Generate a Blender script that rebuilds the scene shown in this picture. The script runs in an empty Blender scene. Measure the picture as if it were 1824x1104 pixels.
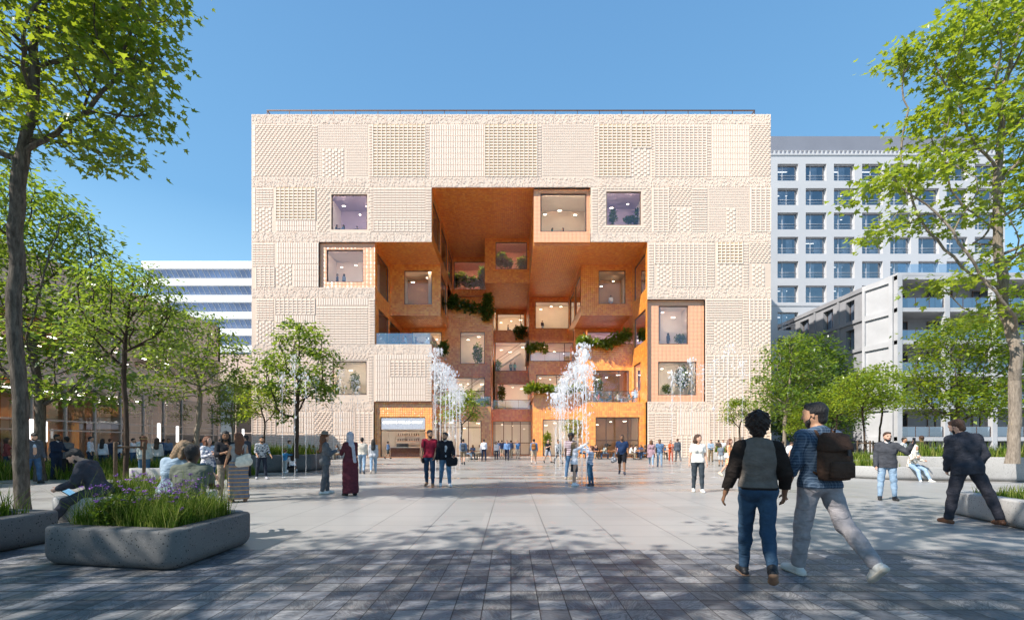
import bpy, math, random
import numpy as np
from mathutils import Vector, Matrix, Euler
R=math.radians
C=bpy.context.scene.collection
SC=bpy.context.scene
# ---------------------------------------------------------------- camera
cd=bpy.data.cameras.new('camera'); cam=bpy.data.objects.new('camera',cd); C.objects.link(cam)
CH=1.39; F=805.0; CX=910.0; HY=790.6
cam.location=(0,0,CH); cam.rotation_euler=(R(90),0,0)
cd.sensor_width=36; cd.lens=36*F/1824; cd.shift_x=(912-CX)/1824; cd.shift_y=(HY-552)/1824
cd.clip_end=3000; cd.clip_start=0.05
SC.camera=cam
# ---------------------------------------------------------------- light
SUN_EL=45.0; LDIR=(0.87,0.493)      # horizontal direction the light travels
w=bpy.data.worlds.new("World"); SC.world=w; w.use_nodes=True
nt=w.node_tree; bg=nt.nodes['Background']; sk=nt.nodes.new('ShaderNodeTexSky'); sk.sky_type='NISHITA'
sk.sun_disc=False; sk.sun_elevation=R(SUN_EL); sk.sun_rotation=math.atan2(-LDIR[0],-LDIR[1])
sk.air_density=1.0; sk.dust_density=0.3; sk.ozone_density=1.0; sk.altitude=0
tcw=nt.nodes.new('ShaderNodeTexCoord'); spw=nt.nodes.new('ShaderNodeSeparateXYZ'); nt.links.new(tcw.outputs['Generated'],spw.inputs[0])
rpw=nt.nodes.new('ShaderNodeValToRGB'); nt.links.new(spw.outputs[2],rpw.inputs[0])
for i,(p,c) in enumerate(((0.0,(4.8,5.9,6.6)),(.18,(2.7,5.1,6.9)),(.42,(1.15,2.85,4.9)),(1.0,(.55,1.5,3.4)))):
    e=rpw.color_ramp.elements[i] if i<2 else rpw.color_ramp.elements.new(p)
    e.position=p; e.color=(*c,1)
mxw=nt.nodes.new('ShaderNodeMix'); mxw.data_type='RGBA'; mxw.inputs[0].default_value=.8
nt.links.new(sk.outputs[0],mxw.inputs[6]); nt.links.new(rpw.outputs[0],mxw.inputs[7])
nt.links.new(mxw.outputs[2],bg.inputs[0]); bg.inputs[1].default_value=0.115
sl=bpy.data.lights.new('sun','SUN'); so=bpy.data.objects.new('sun',sl); C.objects.link(so)
sl.energy=5.0; sl.angle=R(0.55); sl.color=(1.0,0.94,0.86)
so.rotation_euler=Vector((LDIR[0]*math.cos(R(SUN_EL)),LDIR[1]*math.cos(R(SUN_EL)),-math.sin(R(SUN_EL)))).to_track_quat('-Z','Y').to_euler()
SC.view_settings.view_transform='Standard'; SC.view_settings.look='None'; SC.view_settings.exposure=0.68; SC.view_settings.gamma=1
SC.cycles.max_bounces=9; SC.cycles.diffuse_bounces=6; SC.cycles.glossy_bounces=3; SC.cycles.transparent_max_bounces=24; SC.cycles.transmission_bounces=4
SC.cycles.sample_clamp_indirect=6; SC.cycles.caustics_reflective=False; SC.cycles.caustics_refractive=False
# ---------------------------------------------------------------- helpers
def W(px,py,Y): return ((px-CX)*Y/F, Y, CH+(HY-py)*Y/F)      # photo measurement -> metres at distance Y
def G(px,pf):                                                   # measured foot point on the ground
    Y=CH*F/(pf-HY); return ((px-CX)*Y/F, Y)
def tag(o,label=None,cat=None,group=None,kind=None):
    if label: o['label']=label
    if cat: o['category']=cat
    if group: o['group']=group
    if kind: o['kind']=kind
    return o
def empty(name,loc=(0,0,0),rz=0,label=None,cat=None,group=None):
    o=bpy.data.objects.new(name,None); C.objects.link(o); o.location=loc; o.rotation_euler=(0,0,rz); o.empty_display_size=.2
    return tag(o,label,cat,group)
def link(name,me,mats,parent=None,loc=None,rz=0):
    o=bpy.data.objects.new(name,me); C.objects.link(o)
    if not isinstance(mats,(list,tuple)): mats=[mats]
    if len(me.materials)==0:
        for m in mats: me.materials.append(m)
    if parent: o.parent=parent
    if loc is not None: o.location=loc
    if rz: o.rotation_euler=(0,0,rz)
    return o
def mesh_np(name,v,f,mi=None,smooth=False):
    v=np.asarray(v,dtype=np.float32).reshape(-1,3); f=np.asarray(f,dtype=np.int32); n,k=f.shape
    me=bpy.data.meshes.new(name); me.vertices.add(len(v)); me.vertices.foreach_set('co',v.ravel())
    me.loops.add(n*k); me.loops.foreach_set('vertex_index',f.ravel()); me.polygons.add(n)
    me.polygons.foreach_set('loop_start',np.arange(0,n*k,k,dtype=np.int32))
    me.polygons.foreach_set('loop_total',np.full(n,k,dtype=np.int32))
    if mi is not None: me.polygons.foreach_set('material_index',np.asarray(mi,dtype=np.int32))
    me.polygons.foreach_set('use_smooth',np.full(n,bool(smooth)))
    me.update(calc_edges=True); return me
class MB:
    def __init__(s): s.v=[]; s.f=[]; s.m=[]; s.sm=[]
    def quad(s,a,b,c,d,m=0):
        i=len(s.v); s.v+=[a,b,c,d]; s.f.append((i,i+1,i+2,i+3)); s.m.append(m); s.sm.append(False)
    def poly(s,pts,m=0):
        i=len(s.v); s.v+=list(pts); s.f.append(tuple(range(i,i+len(pts)))); s.m.append(m); s.sm.append(False)
    def box(s,x0,x1,y0,y1,z0,z1,m=0,M=None):
        if x0>x1: x0,x1=x1,x0
        if y0>y1: y0,y1=y1,y0
        if z0>z1: z0,z1=z1,z0
        p=[(x0,y0,z0),(x1,y0,z0),(x1,y1,z0),(x0,y1,z0),(x0,y0,z1),(x1,y0,z1),(x1,y1,z1),(x0,y1,z1)]
        if M is not None: p=[tuple(M@Vector(q)) for q in p]
        i=len(s.v); s.v+=p
        for q in ((0,3,2,1),(4,5,6,7),(0,1,5,4),(1,2,6,5),(2,3,7,6),(3,0,4,7)):
            s.f.append(tuple(i+j for j in q)); s.m.append(m); s.sm.append(False)
        return s
    def rings(s,rs,m=0,cap=True,smooth=True,closed=True):
        i=len(s.v); n=len(rs[0])
        for r in rs: s.v+=[tuple(p) for p in r]
        for k in range(len(rs)-1):
            for j in range(n if closed else n-1):
                j2=(j+1)%n
                s.f.append((i+k*n+j,i+k*n+j2,i+(k+1)*n+j2,i+(k+1)*n+j)); s.m.append(m); s.sm.append(smooth)
        if cap:
            s.f.append(tuple(i+j for j in reversed(range(n)))); s.m.append(m); s.sm.append(False)
            e=i+(len(rs)-1)*n; s.f.append(tuple(e+j for j in range(n))); s.m.append(m); s.sm.append(False)
        return s
    def tube(s,pts,rad,n=8,m=0,cap=True):
        pts=[Vector(p) for p in pts]; rs=[]
        if not isinstance(rad,(list,tuple)): rad=[rad]*len(pts)
        for k,p in enumerate(pts):
            t=(pts[min(k+1,len(pts)-1)]-pts[max(k-1,0)]).normalized()
            a=Vector((0,0,1)) if abs(t.z)<.9 else Vector((1,0,0))
            u=t.cross(a).normalized(); v=t.cross(u)
            rs.append([p+(u*math.cos(2*math.pi*j/n)+v*math.sin(2*math.pi*j/n))*rad[k] for j in range(n)])
        return s.rings(rs,m,cap)
    def lathe(s,prof,c=(0,0,0),n=16,m=0):
        return s.rings([[(c[0]+r*math.cos(2*math.pi*j/n),c[1]+r*math.sin(2*math.pi*j/n),c[2]+z) for j in range(n)] for r,z in prof],m)
    def mesh(s,name):
        me=bpy.data.meshes.new(name); me.from_pydata([tuple(p) for p in s.v],[],s.f)
        me.polygons.foreach_set('material_index',np.array(s.m,dtype=np.int32)); me.polygons.foreach_set('use_smooth',np.array(s.sm,dtype=bool)); me.update(); return me
    def obj(s,name,mats,parent=None,loc=None,rz=0): return link(name,s.mesh(name),mats,parent,loc,rz)
# ---------------------------------------------------------------- materials
class NT:
    def __init__(s,name):
        s.m=bpy.data.materials.new(name); s.m.use_nodes=True; s.t=s.m.node_tree; s.b=s.t.nodes['Principled BSDF']; s.out=s.t.nodes['Material Output']
    def n(s,typ,ins=None,**kw):
        o=s.t.nodes.new('ShaderNode'+typ)
        for k,v in kw.items(): setattr(o,k,v)
        for k,v in (ins or {}).items(): s.put(o.inputs[k],v)
        return o
    def put(s,inp,v):
        if hasattr(v,'is_output') or v.__class__.__name__.startswith('NodeSocket'): s.t.links.new(v,inp)
        elif hasattr(v,'outputs'): s.t.links.new(v.outputs[0],inp)
        else: inp.default_value=v
    def math(s,op,a,b=0.0,c=0.0): return s.n('Math',{0:a,1:b,2:c},operation=op).outputs[0]
    def pos(s): return s.n('NewGeometry').outputs['Position']
    def objc(s): return s.n('TexCoord').outputs['Object']
    def noise(s,vec,scale,detail=3,rough=.55): return s.n('TexNoise',{'Vector':vec,'Scale':scale,'Detail':detail,'Roughness':rough}).outputs[0]
    def ramp(s,fac,stops):
        r=s.n('ValToRGB',{0:fac}); e=r.color_ramp.elements
        while len(e)<len(stops): e.new(.5)
        for i,(p,c) in enumerate(stops): e[i].position=p; e[i].color=(*c,1) if len(c)==3 else c
        return r.outputs[0]
    def mix(s,f,a,b,bt='MIX'):
        n=s.n('Mix',data_type='RGBA',blend_type=bt)
        s.put(n.inputs[0],f); s.put(n.inputs[6],(*a,1) if isinstance(a,tuple) and len(a)==3 else a); s.put(n.inputs[7],(*b,1) if isinstance(b,tuple) and len(b)==3 else b)
        return n.outputs[2]
    def set(s,**k):
        mp={'col':'Base Color','rough':'Roughness','metal':'Metallic','nor':'Normal','spec':'Specular IOR Level','coat':'Coat Weight','coatr':'Coat Roughness','em':'Emission Color','ems':'Emission Strength'}
        for a,v in k.items():
            if a in('col','em') and isinstance(v,tuple) and len(v)==3: v=(*v,1)
            s.put(s.b.inputs[mp[a]],v)
        return s
    def bump(s,h,strength=.3,dist=.02): return s.n('Bump',{'Height':h,'Strength':strength,'Distance':dist}).outputs[0]
_mc={}
def M(name,col,rough=.7,metal=0,var=.12,scale=6,spec=.4,bump=0,bscale=40,coat=0):
    key=(name,col,rough)
    if key in _mc: return _mc[key]
    t=NT(name); P=t.objc()
    nz=t.noise(P,scale,4)
    c2=tuple(min(1,c*(1+var)) for c in col); c1=tuple(c*(1-var*1.4) for c in col)
    t.set(col=t.ramp(nz,[(.3,c1),(.7,c2)]),rough=rough,metal=metal,spec=spec,coat=coat)
    if bump: t.set(nor=t.bump(t.noise(P,bscale,4),bump,.02))
    _mc[key]=t.m; return t.m
def Emit(name,col,s):
    t=NT(name); t.set(col=(0.8,.8,.8),em=col,ems=s); return t.m
def Glass(name,tint=(.85,.9,.95),refl=.10,gcol=(.9,.93,1)):
    t=NT(name); t.t.nodes.remove(t.b)
    tr=t.n('BsdfTransparent',{'Color':(*tint,1)}); gl=t.n('BsdfGlossy',{'Color':(*gcol,1),'Roughness':0.01})
    fr=t.n('Fresnel',{'IOR':1.5}).outputs[0]
    f=t.math('ADD',t.math('MULTIPLY',fr,1.1),refl)
    mx=t.n('MixShader',{0:f}); t.put(mx.inputs[1],tr.outputs[0]); t.put(mx.inputs[2],gl.outputs[0]); t.put(t.out.inputs[0],mx.outputs[0]); return t.m
MAT={}
# brick facade
def brick_mat(name,c1,c2,c3):
    t=NT(name); P=t.pos(); sp=t.n('SeparateXYZ',{0:P}); xz=t.n('CombineXYZ',{0:sp.outputs[0],1:sp.outputs[2],2:sp.outputs[1]}).outputs[0]
    br=t.n('TexBrick',{'Vector':xz,'Color1':(*c1,1),'Color2':(*c2,1),'Mortar':(*c3,1),'Scale':1.0,'Mortar Size':.012,'Mortar Smooth':.3,'Bias':0.0,'Brick Width':.42,'Row Height':.10})
    nz=t.noise(P,.22,4); n2=t.noise(P,2.5,5)
    c=t.mix(t.math('MULTIPLY',nz,.5),br.outputs[0],(c2[0]*.95,c2[1]*.92,c2[2]*.88)); c=t.mix(t.math('MULTIPLY',n2,.25),c,(c1[0]*1.05,c1[1]*1.05,c1[2]*1.05))
    t.set(col=c,rough=.8,spec=.25,nor=t.bump(n2,.10,.02)); return t.m
MAT['beige']=brick_mat('beige_brick',(.79,.635,.515),(.74,.58,.465),(.73,.57,.455))
MAT['beige_bar']=brick_mat('beige_relief_brick',(.90,.755,.64),(.85,.70,.585),(.86,.71,.595))
MAT['tan']=brick_mat('tan_brick',(.70,.54,.35),(.60,.44,.27),(.55,.42,.28))
def tile_mat(name='orange_glazed_tile',pale=0,per=.46,bs=.30):
    t=NT(name); P=t.pos(); sp=t.n('SeparateXYZ',{0:P})
    k=math.pi/per*2; h=0.0
    s=[t.math('SINE',t.math('MULTIPLY',sp.outputs[i],k)) for i in range(3)]
    hx=t.math('ADD',t.math('ADD',t.math('ABSOLUTE',s[0]),t.math('ABSOLUTE',s[1])),t.math('ABSOLUTE',s[2]))
    cell=t.n('VectorMath',{0:P},operation='SCALE'); cell.inputs['Scale'].default_value=1/.23
    fl=t.n('VectorMath',{0:cell.outputs[0]},operation='FLOOR').outputs[0]
    wn=t.n('TexWhiteNoise',{0:fl}).outputs['Value']
    big=t.noise(P,.35,3)
    c=t.ramp(wn,[(0,(.72,.22,.034)),(.35,(.82,.29,.042)),(.7,(.88,.355,.05)),(1,(.93,.45,.07))])
    c=t.mix(t.math('MULTIPLY',big,.45),c,(.80,.23,.035))
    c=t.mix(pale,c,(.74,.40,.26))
    # tiles tilt a little, each its own way
    wc=t.n('TexWhiteNoise',{0:fl}).outputs['Color']
    tilt=t.n('VectorMath',{0:wc,1:(.5,.5,.5)},operation='SUBTRACT').outputs[0]
    ts=t.n('VectorMath',{0:tilt},operation='SCALE'); ts.inputs['Scale'].default_value=.12
    bn=t.bump(t.math('ADD',hx,t.math('MULTIPLY',t.noise(P,9,2),.4)),.30,.05)
    t2=t.n('VectorMath',{0:ts.outputs[0],1:(0,0,.20)},operation='ADD').outputs[0]
    nn=t.n('VectorMath',{0:t.n('VectorMath',{0:bn,1:t2},operation='ADD').outputs[0]},operation='NORMALIZE').outputs[0]
    t.set(col=c,rough=.35,spec=.5,coat=.9,coatr=.2,nor=nn); t.b.inputs['Coat IOR'].default_value=1.9; t.put(t.b.inputs['Coat Normal'],nn); return t.m
MAT['tile']=tile_mat()
MAT['tilesheen']=tile_mat('sky_sheen_glazed_tile',.78,.8,.22); MAT['tilesheen'].node_tree.nodes['Principled BSDF'].inputs['Coat Weight'].default_value=.25  # pinkish sky reflection of the front bays put into a paler glaze colour
MAT['glass']=Glass('window_glass',(.95,.95,.96),.015)
MAT['glass_sky']=Glass('sky_mirroring_glass',(.92,.90,.97),.09,(.92,.86,1))
MAT['glass_blue']=Glass('blue_glass',(.55,.68,.80),.25,(.75,.85,1))
MAT['glass_pale']=Glass('pale_balustrade_glass',(.80,.86,.95),.16)
MAT['frame']=M('bronze_frame',(.16,.105,.085),.45,.5)
MAT['room']=M('room_plaster',(.62,.54,.45),.9,var=.06,scale=.6)
MAT['roomwhite']=M('room_white_plaster',(.78,.75,.71),.9,var=.05,scale=.6)
MAT['roombrown']=M('room_brown_panelling',(.34,.21,.12),.8,var=.12,scale=.8)
MAT['roompink']=M('pink_brick_room',(.62,.33,.22),.9,var=.12,scale=3)
MAT['roomlilac']=M('room_lilac_plaster',(.52,.46,.60),.9,var=.06,scale=.6)
MAT['lamp']=Emit('warm_lamp',(1,.86,.66),5)
MAT['hidden_fill']=Emit('hidden_fill_light',(1,.80,.56),34)  # added glow for brightening the rooms, not a visible fitting
MAT['lampw']=Emit('white_lamp',(1,.93,.84),6)
SC.cycles.use_denoising=True; SC.cycles.denoiser='OPENIMAGEDENOISE'; SC.cycles.denoising_input_passes='RGB_ALBEDO_NORMAL'; SC.cycles.denoising_prefilter='ACCURATE'
MAT['darkmetal']=M('dark_metal',(.035,.035,.04),.45,.7)
MAT['white']=M('white_paint',(.80,.81,.83),.6,var=.04)
MAT['wood']=M('orange_wood',(.48,.20,.07),.55,var=.2,scale=12)
MAT['stakewood']=M('stake_wood',(.10,.065,.04),.85,var=.3,scale=15)
MAT['plantpot']=M('pale_pot',(.6,.58,.55),.7)
# ---------------------------------------------------------------- ground
def plaza_mat():
    t=NT('pale_stone_slabs'); P=t.pos(); sp=t.n('SeparateXYZ',{0:P}); X,Y=sp.outputs[0],sp.outputs[1]
    def joint(v,off,pitch,wd):
        a=t.math('ADD',v,off); m=t.math('PINGPONG',a,pitch/2); return t.math('LESS_THAN',m,wd*1.5)
    jx=joint(X,-.44+93,.96,.006); jy=joint(Y,-6.3+96,.965,.005)
    j=t.math('MAXIMUM',jx,jy)
    fx=t.math('FLOOR',t.math('DIVIDE',t.math('ADD',X,-.44),.96)); fy=t.math('FLOOR',t.math('DIVIDE',t.math('ADD',Y,-6.3),.965))
    wn=t.n('TexWhiteNoise',{0:t.n('CombineXYZ',{0:fx,1:fy,2:0.0}).outputs[0]}).outputs['Value']
    fine=t.noise(P,60,4,.7); cl=t.noise(P,1.1,4)
    st=t.n('Mapping',{'Vector':P,'Scale':(.16,.85,1)}).outputs[0]
    wet=t.ramp(t.noise(st,1.0,5,.6),[(.49,(0,0,0)),(.57,(1,1,1))]); wetb=t.ramp(t.noise(P,.09,2),[(.34,(0,0,0)),(.5,(1,1,1))])
    far=t.ramp(t.math('DIVIDE',Y,40.0),[(.22,(0,0,0)),(.42,(1,1,1))])
    we=t.math('MULTIPLY',t.math('MULTIPLY',wet,wetb),far)
    base=t.ramp(wn,[(0,(.295,.288,.278)),(.5,(.325,.316,.303)),(1,(.355,.345,.33))])
    base=t.mix(t.math('MULTIPLY',t.ramp(t.noise(P,.35,6,.65),[(.42,(0,0,0)),(.62,(1,1,1))]),.30),base,(.235,.225,.215)); base=t.mix(t.math('MULTIPLY',cl,.3),base,(.34,.33,.31)); base=t.mix(t.math('MULTIPLY',fine,.18),base,(.25,.25,.25))
    base=t.mix(t.math('MULTIPLY',we,.55),base,(.17,.135,.105)); base=t.mix(t.math('MULTIPLY',j,.75),base,(.10,.10,.10))
    rg=t.math('ADD',t.math('MULTIPLY',fine,.2),.30); rg=t.math('MULTIPLY_ADD',we,-.26,rg)
    t.set(col=base,rough=rg,spec=.5,nor=t.bump(t.math('ADD',t.math('MULTIPLY',fine,.3),t.math('MULTIPLY',j,-1.0)),.10,.006)); return t.m
def paver_mat():
    t=NT('slate_pavers'); P=t.pos(); sp=t.n('SeparateXYZ',{0:P}); X,Y=sp.outputs[0],sp.outputs[1]; q=.2405
    jx=t.math('LESS_THAN',t.math('PINGPONG',t.math('ADD',X,q*400),q/2),.0045); jy=t.math('LESS_THAN',t.math('PINGPONG',t.math('ADD',Y,-5.96+q*400),q/2),.0080); j=t.math('MAXIMUM',jx,jy)
    fx=t.math('FLOOR',t.math('DIVIDE',X,q)); fy=t.math('FLOOR',t.math('DIVIDE',t.math('ADD',Y,-5.96),q))
    wn=t.n('TexWhiteNoise',{0:t.n('CombineXYZ',{0:fx,1:fy,2:3.0}).outputs[0]}); wv=wn.outputs['Value']
    # each slate has its own veins: shift and turn the vein noise by cell
    vm=t.n('VectorMath',{0:wn.outputs['Color'],1:(37,51,29)},operation='MULTIPLY').outputs[0]
    rot=t.n('VectorRotate',{'Vector':P,'Angle':t.math('MULTIPLY',wv,6.28)},rotation_type='Z_AXIS').outputs[0]
    vv=t.n('VectorMath',{0:t.n('Mapping',{'Vector':rot,'Scale':(3,14,3)}).outputs[0],1:vm},operation='ADD').outputs[0]
    vein=t.n('TexNoise',{'Vector':vv,'Scale':1.0,'Detail':5,'Roughness':.6,'Distortion':1.2}).outputs[0]
    base=t.ramp(wv,[(0,(.06,.07,.09)),(.2,(.12,.135,.16)),(.5,(.19,.20,.225)),(.75,(.165,.16,.155)),(1,(.27,.275,.285))])
    dk=t.ramp(vein,[(.40,(1.1,1.1,1.1)),(.47,(.28,.29,.33)),(.53,(1.1,1.1,1.1)),(.60,(.6,.58,.6)),(.66,(1.5,1.42,1.3))])
    base=t.mix(1.0,base,dk,'MULTIPLY'); fine=t.noise(P,45,5,.7)
    base=t.mix(t.math('MULTIPLY',fine,.25),base,(.30,.29,.28)); base=t.mix(j,base,(.010,.010,.012))
    rg=t.math('ADD',t.math('MULTIPLY',vein,.35),.30)
    h=t.math('ADD',t.math('ADD',t.math('MULTIPLY',vein,.5),t.math('MULTIPLY',fine,.25)),t.math('MULTIPLY',j,-1.2))
    t.set(col=base,rough=rg,spec=.28,nor=t.bump(h,.25,.008)); return t.m
mg=MB(); mg.quad((-900,-300,-.004),(900,-300,-.004),(900,1500,-.004),(-900,1500,-.004)); tag(mg.obj('ground',M('far_paving',(.33,.33,.32),.8,scale=.05)),kind='structure')
mg=MB(); mg.quad((-60,5.96,0),(90,5.96,0),(90,110,0),(-60,110,0)); tag(mg.obj('plaza_paving',plaza_mat()),kind='structure')
mg=MB(); mg.quad((-60,-40,0),(90,-40,0),(90,5.96,0),(-60,5.96,0)); tag(mg.obj('paver_pavement',paver_mat()),kind='structure')
# drain line slots curving over the plaza
# ---------------------------------------------------------------- main building
S=17.5
def fx(p): return (p-910)/S
def fz(p): return CH+(HY-p)/S
def fy(d): return 46+5.75*d
bld=empty('brick_building',(0,46,0),0,'pale brick cultural building with stepped orange tiled hollow and large picture windows','building')
bm_inv=Matrix.Translation((0,-46,0))
def bpart(mb,name,mats,par=None):
    o=mb.obj(name,mats,par or bld)
    if par is None: o.location=(0,-46,0)
    return o
ROOMN=0
def panel(mb,O,u,n,w,z0,z1,holes,m=0,reveal=.35,reveal_m=None):
    """wall at plane through O, horizontal dir u, outward normal n, with rectangular holes (a0,a1,z0,z1)"""
    O=Vector(O); u=Vector(u); n=Vector(n)
    xs=sorted(set([0,w]+[max(0,min(w,h[0])) for h in holes]+[max(0,min(w,h[1])) for h in holes]))
    zs=sorted(set([z0,z1]+[max(z0,min(z1,h[2])) for h in holes]+[max(z0,min(z1,h[3])) for h in holes]))
    def P(a,z,d=0): p=O+u*a-n*d; return (p.x,p.y,z)
    for i in range(len(xs)-1):
        for k in range(len(zs)-1):
            a,b=(xs[i]+xs[i+1])/2,(zs[k]+zs[k+1])/2
            if any(h[0]<a<h[1] and h[2]<b<h[3] for h in holes): continue
            mb.quad(P(xs[i],zs[k]),P(xs[i+1],zs[k]),P(xs[i+1],zs[k+1]),P(xs[i],zs[k+1]),m)
    rm=m if reveal_m is None else reveal_m
    for h in holes:
        if len(h)>4 and h[4]=='open': continue
        a0,a1,b0,b1=max(0,h[0]),min(w,h[1]),max(z0,h[2]),min(z1,h[3])
        for q in ((P(a0,b0),P(a0,b1),P(a0,b1,reveal),P(a0,b0,reveal)),(P(a1,b0),P(a1,b0,reveal),P(a1,b1,reveal),P(a1,b1)),(P(a0,b1),P(a1,b1),P(a1,b1,reveal),P(a0,b1,reveal)),(P(a0,b0),P(a0,b0,reveal),P(a1,b0,reveal),P(a1,b0))): mb.quad(*q,rm)
def window(O,u,n,a0,a1,z0,z1,parent,mull=(),trans=(),gl='glass',room='room',depth=3.2,inset=.15,fw=.09,lamps=True,name='window',floor_ext=0,loc=None):
    O=Vector(O); u=Vector(u); n=Vector(n)
    fr=MB()
    def bar(p0,p1,q0,q1,d0,d1,mb=fr,m=0):
        pts=[]
        for (a,z) in ((p0,q0),(p1,q0),(p1,q1),(p0,q1)):
            for d in (d0,d1):
                p=O+u*a-n*d; pts.append((p.x,p.y,z))
        i=len(mb.v); mb.v+=pts
        for q in ((0,2,4,6),(1,7,5,3),(0,1,3,2),(2,3,5,4),(4,5,7,6),(6,7,1,0)): mb.f.append(tuple(i+j for j in q)); mb.m.append(m); mb.sm.append(False)
    e=.012
    bar(a0+e,a0+fw,z0+e,z1-e,inset-.05,inset+.06); bar(a1-fw,a1-e,z0+e,z1-e,inset-.05,inset+.06)
    bar(a0+fw,a1-fw,z1-fw,z1-e,inset-.05,inset+.06); bar(a0+fw,a1-fw,z0+e,z0+fw,inset-.05,inset+.06)
    for mx in mull: bar(a0+(a1-a0)*mx-.045,a0+(a1-a0)*mx+.045,z0+fw,z1-fw,inset-.04,inset+.05)
    for tz in trans: bar(a0+fw,a1-fw,z0+(z1-z0)*tz-.045,z0+(z1-z0)*tz+.045,inset-.035,inset+.045)
    wo=bpart(fr,name,MAT['frame'],None) if parent is bld else fr.obj(name,MAT['frame'],parent)
    g=MB(); P=lambda a,z,d:tuple((O+u*a-n*d)[:2])+(z,)
    g.quad(P(a0+e,z0+e,inset),P(a1-e,z0+e,inset),P(a1-e,z1-e,inset),P(a0+e,z1-e,inset)); g.obj('pane',MAT[gl] if isinstance(gl,str) else gl,wo)
    if room:
        rm=MB(); q0,q1,r0,r1=a0-.5,a1+.5,z0-.02,z1+.3; d0,d1=.36,depth
        if abs(u.y)>.5: q0,q1=a0-.05,a1+.05; d1=min(depth,1.5); lamps=False; room='brown'
        rm.quad(P(q0,r0,d1),P(q1,r0,d1),P(q1,r1,d1),P(q0,r1,d1),0)
        rm.quad(P(q0,r0,d0),P(q0,r0,d1),P(q0,r1,d1),P(q0,r1,d0),1); rm.quad(P(q1,r0,d0),P(q1,r1,d0),P(q1,r1,d1),P(q1,r0,d1),1)
        rm.quad(P(q0,r1,d0),P(q0,r1,d1),P(q1,r1,d1),P(q1,r1,d0),2); rm.quad(P(q0,r0,d0),P(q1,r0,d0),P(q1,r0,d1),P(q0,r0,d1),3)
        rmat={'room':('room','roomwhite','roomwhite','room'),'white':('roomwhite','roomwhite','roomwhite','room'),'brown':('roombrown','room','room','roombrown'),'pink':('roompink','roompink','roompink','room'),'lilac':('roomlilac','roomwhite','roomlilac','room')}[room]
        rr=rm.obj('room',[MAT[x] for x in rmat],wo)
        if lamps:
            lb=MB(); rnd=random.Random(int(abs(O.x)*7+a0*13+z0*5+O.y*3))
            nl=max(2,int((a1-a0)/1.2))
            for i in range(nl):
                a=a0+(a1-a0)*(i+.5+rnd.uniform(-.2,.2))/nl; dd=rnd.uniform(.9,depth-.6); zz=z1-rnd.uniform(.1,.9) if lamps!='row' else z1+.2
                p=O+u*a-n*dd; L=rnd.uniform(.08,.22)
                lb.box(p.x-(L if abs(u.x)>.5 else .07),p.x+(L if abs(u.x)>.5 else .07),p.y-(L if abs(u.y)>.5 else .07),p.y+(L if abs(u.y)>.5 else .07),zz-.05,zz)
            if lamps=='hidden_fill': lb=MB()
            cv=MB(); p0=O+u*(a0+.1)-n*.44; p1=O+u*(a1-.1)-n*.60
            cv.box(p0.x,p1.x,p0.y,p1.y,z1+.20,z1+.24); cv.obj('hidden_fill_light',MAT['hidden_fill'],wo)  # unseen strip added behind the header to light the room
            if lb.v: lb.obj('ceiling_lamp',MAT['lamp'],wo)
    return wo
FR=(0,-1,0)
def front(rect,d,holes,name,mat='tile',thick=None):
    """front facing wall in facade pixels rect=(x0,x1,ytop,ybot) at depth d; holes=list of dict(x0,x1,yt,yb,...)"""
    x0,x1,yt,yb=rect; X0,X1,Z1,Z0=fx(x0),fx(x1),fz(yt),max(0,fz(yb)); y=fy(d)
    hs=[(fx(h['r'][0])-X0,fx(h['r'][1])-X0,max(0.03,fz(h['r'][3])),fz(h['r'][2])) for h in holes]
    mb=MB(); panel(mb,(X0,y,0),(1,0,0),FR,X1-X0,Z0,Z1,hs)
    bpart(mb,name,MAT[mat])
    for h,hh in zip(holes,hs):
        kw={k:v for k,v in h.items() if k!='r'}
        if kw.get('name')=='none': continue
        window((X0,y,0),(1,0,0),FR,hh[0],hh[1],hh[2],hh[3],bld,**kw)
def side(px,d0,d1,yt,yb,holes,name='side_wall',nx=1,mat='tile'):
    """wall in plane x; nx=+1 faces right (+x), -1 faces left"""
    X=fx(px); Z1,Z0=fz(yt),max(0,fz(yb)); 
    if nx>0: O=(X,fy(d0),0); u=(0,1,0); a=lambda q:(q-d0)*5.75
    else: O=(X,fy(d0),0); u=(0,1,0); a=lambda q:(q-d0)*5.75
    hs=[(a(h['r'][0]),a(h['r'][1]),fz(h['r'][3]),fz(h['r'][2])) for h in holes]
    mb=MB(); panel(mb,O,u,(nx,0,0),(d1-d0)*5.75,Z0,Z1,hs); bpart(mb,name,MAT[mat])
    for h,hh in zip(holes,hs):
        kw={k:v for k,v in h.items() if k!='r'}; kw.setdefault('lamps','hidden_fill')
        window(O,u,(nx,0,0),hh[0],hh[1],hh[2],hh[3],bld,**kw)
def slab(x0,x1,d0,d1,y,name='soffit',mat='tile'):
    mb=MB(); mb.quad((fx(x0),fy(d0),fz(y)),(fx(x1),fy(d0),fz(y)),(fx(x1),fy(d1),fz(y)),(fx(x0),fy(d1),fz(y))); bpart(mb,name,MAT[mat])
def w(x0,x1,yt,yb,**k): return dict(r=(x0,x1,yt,yb),**k)
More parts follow.
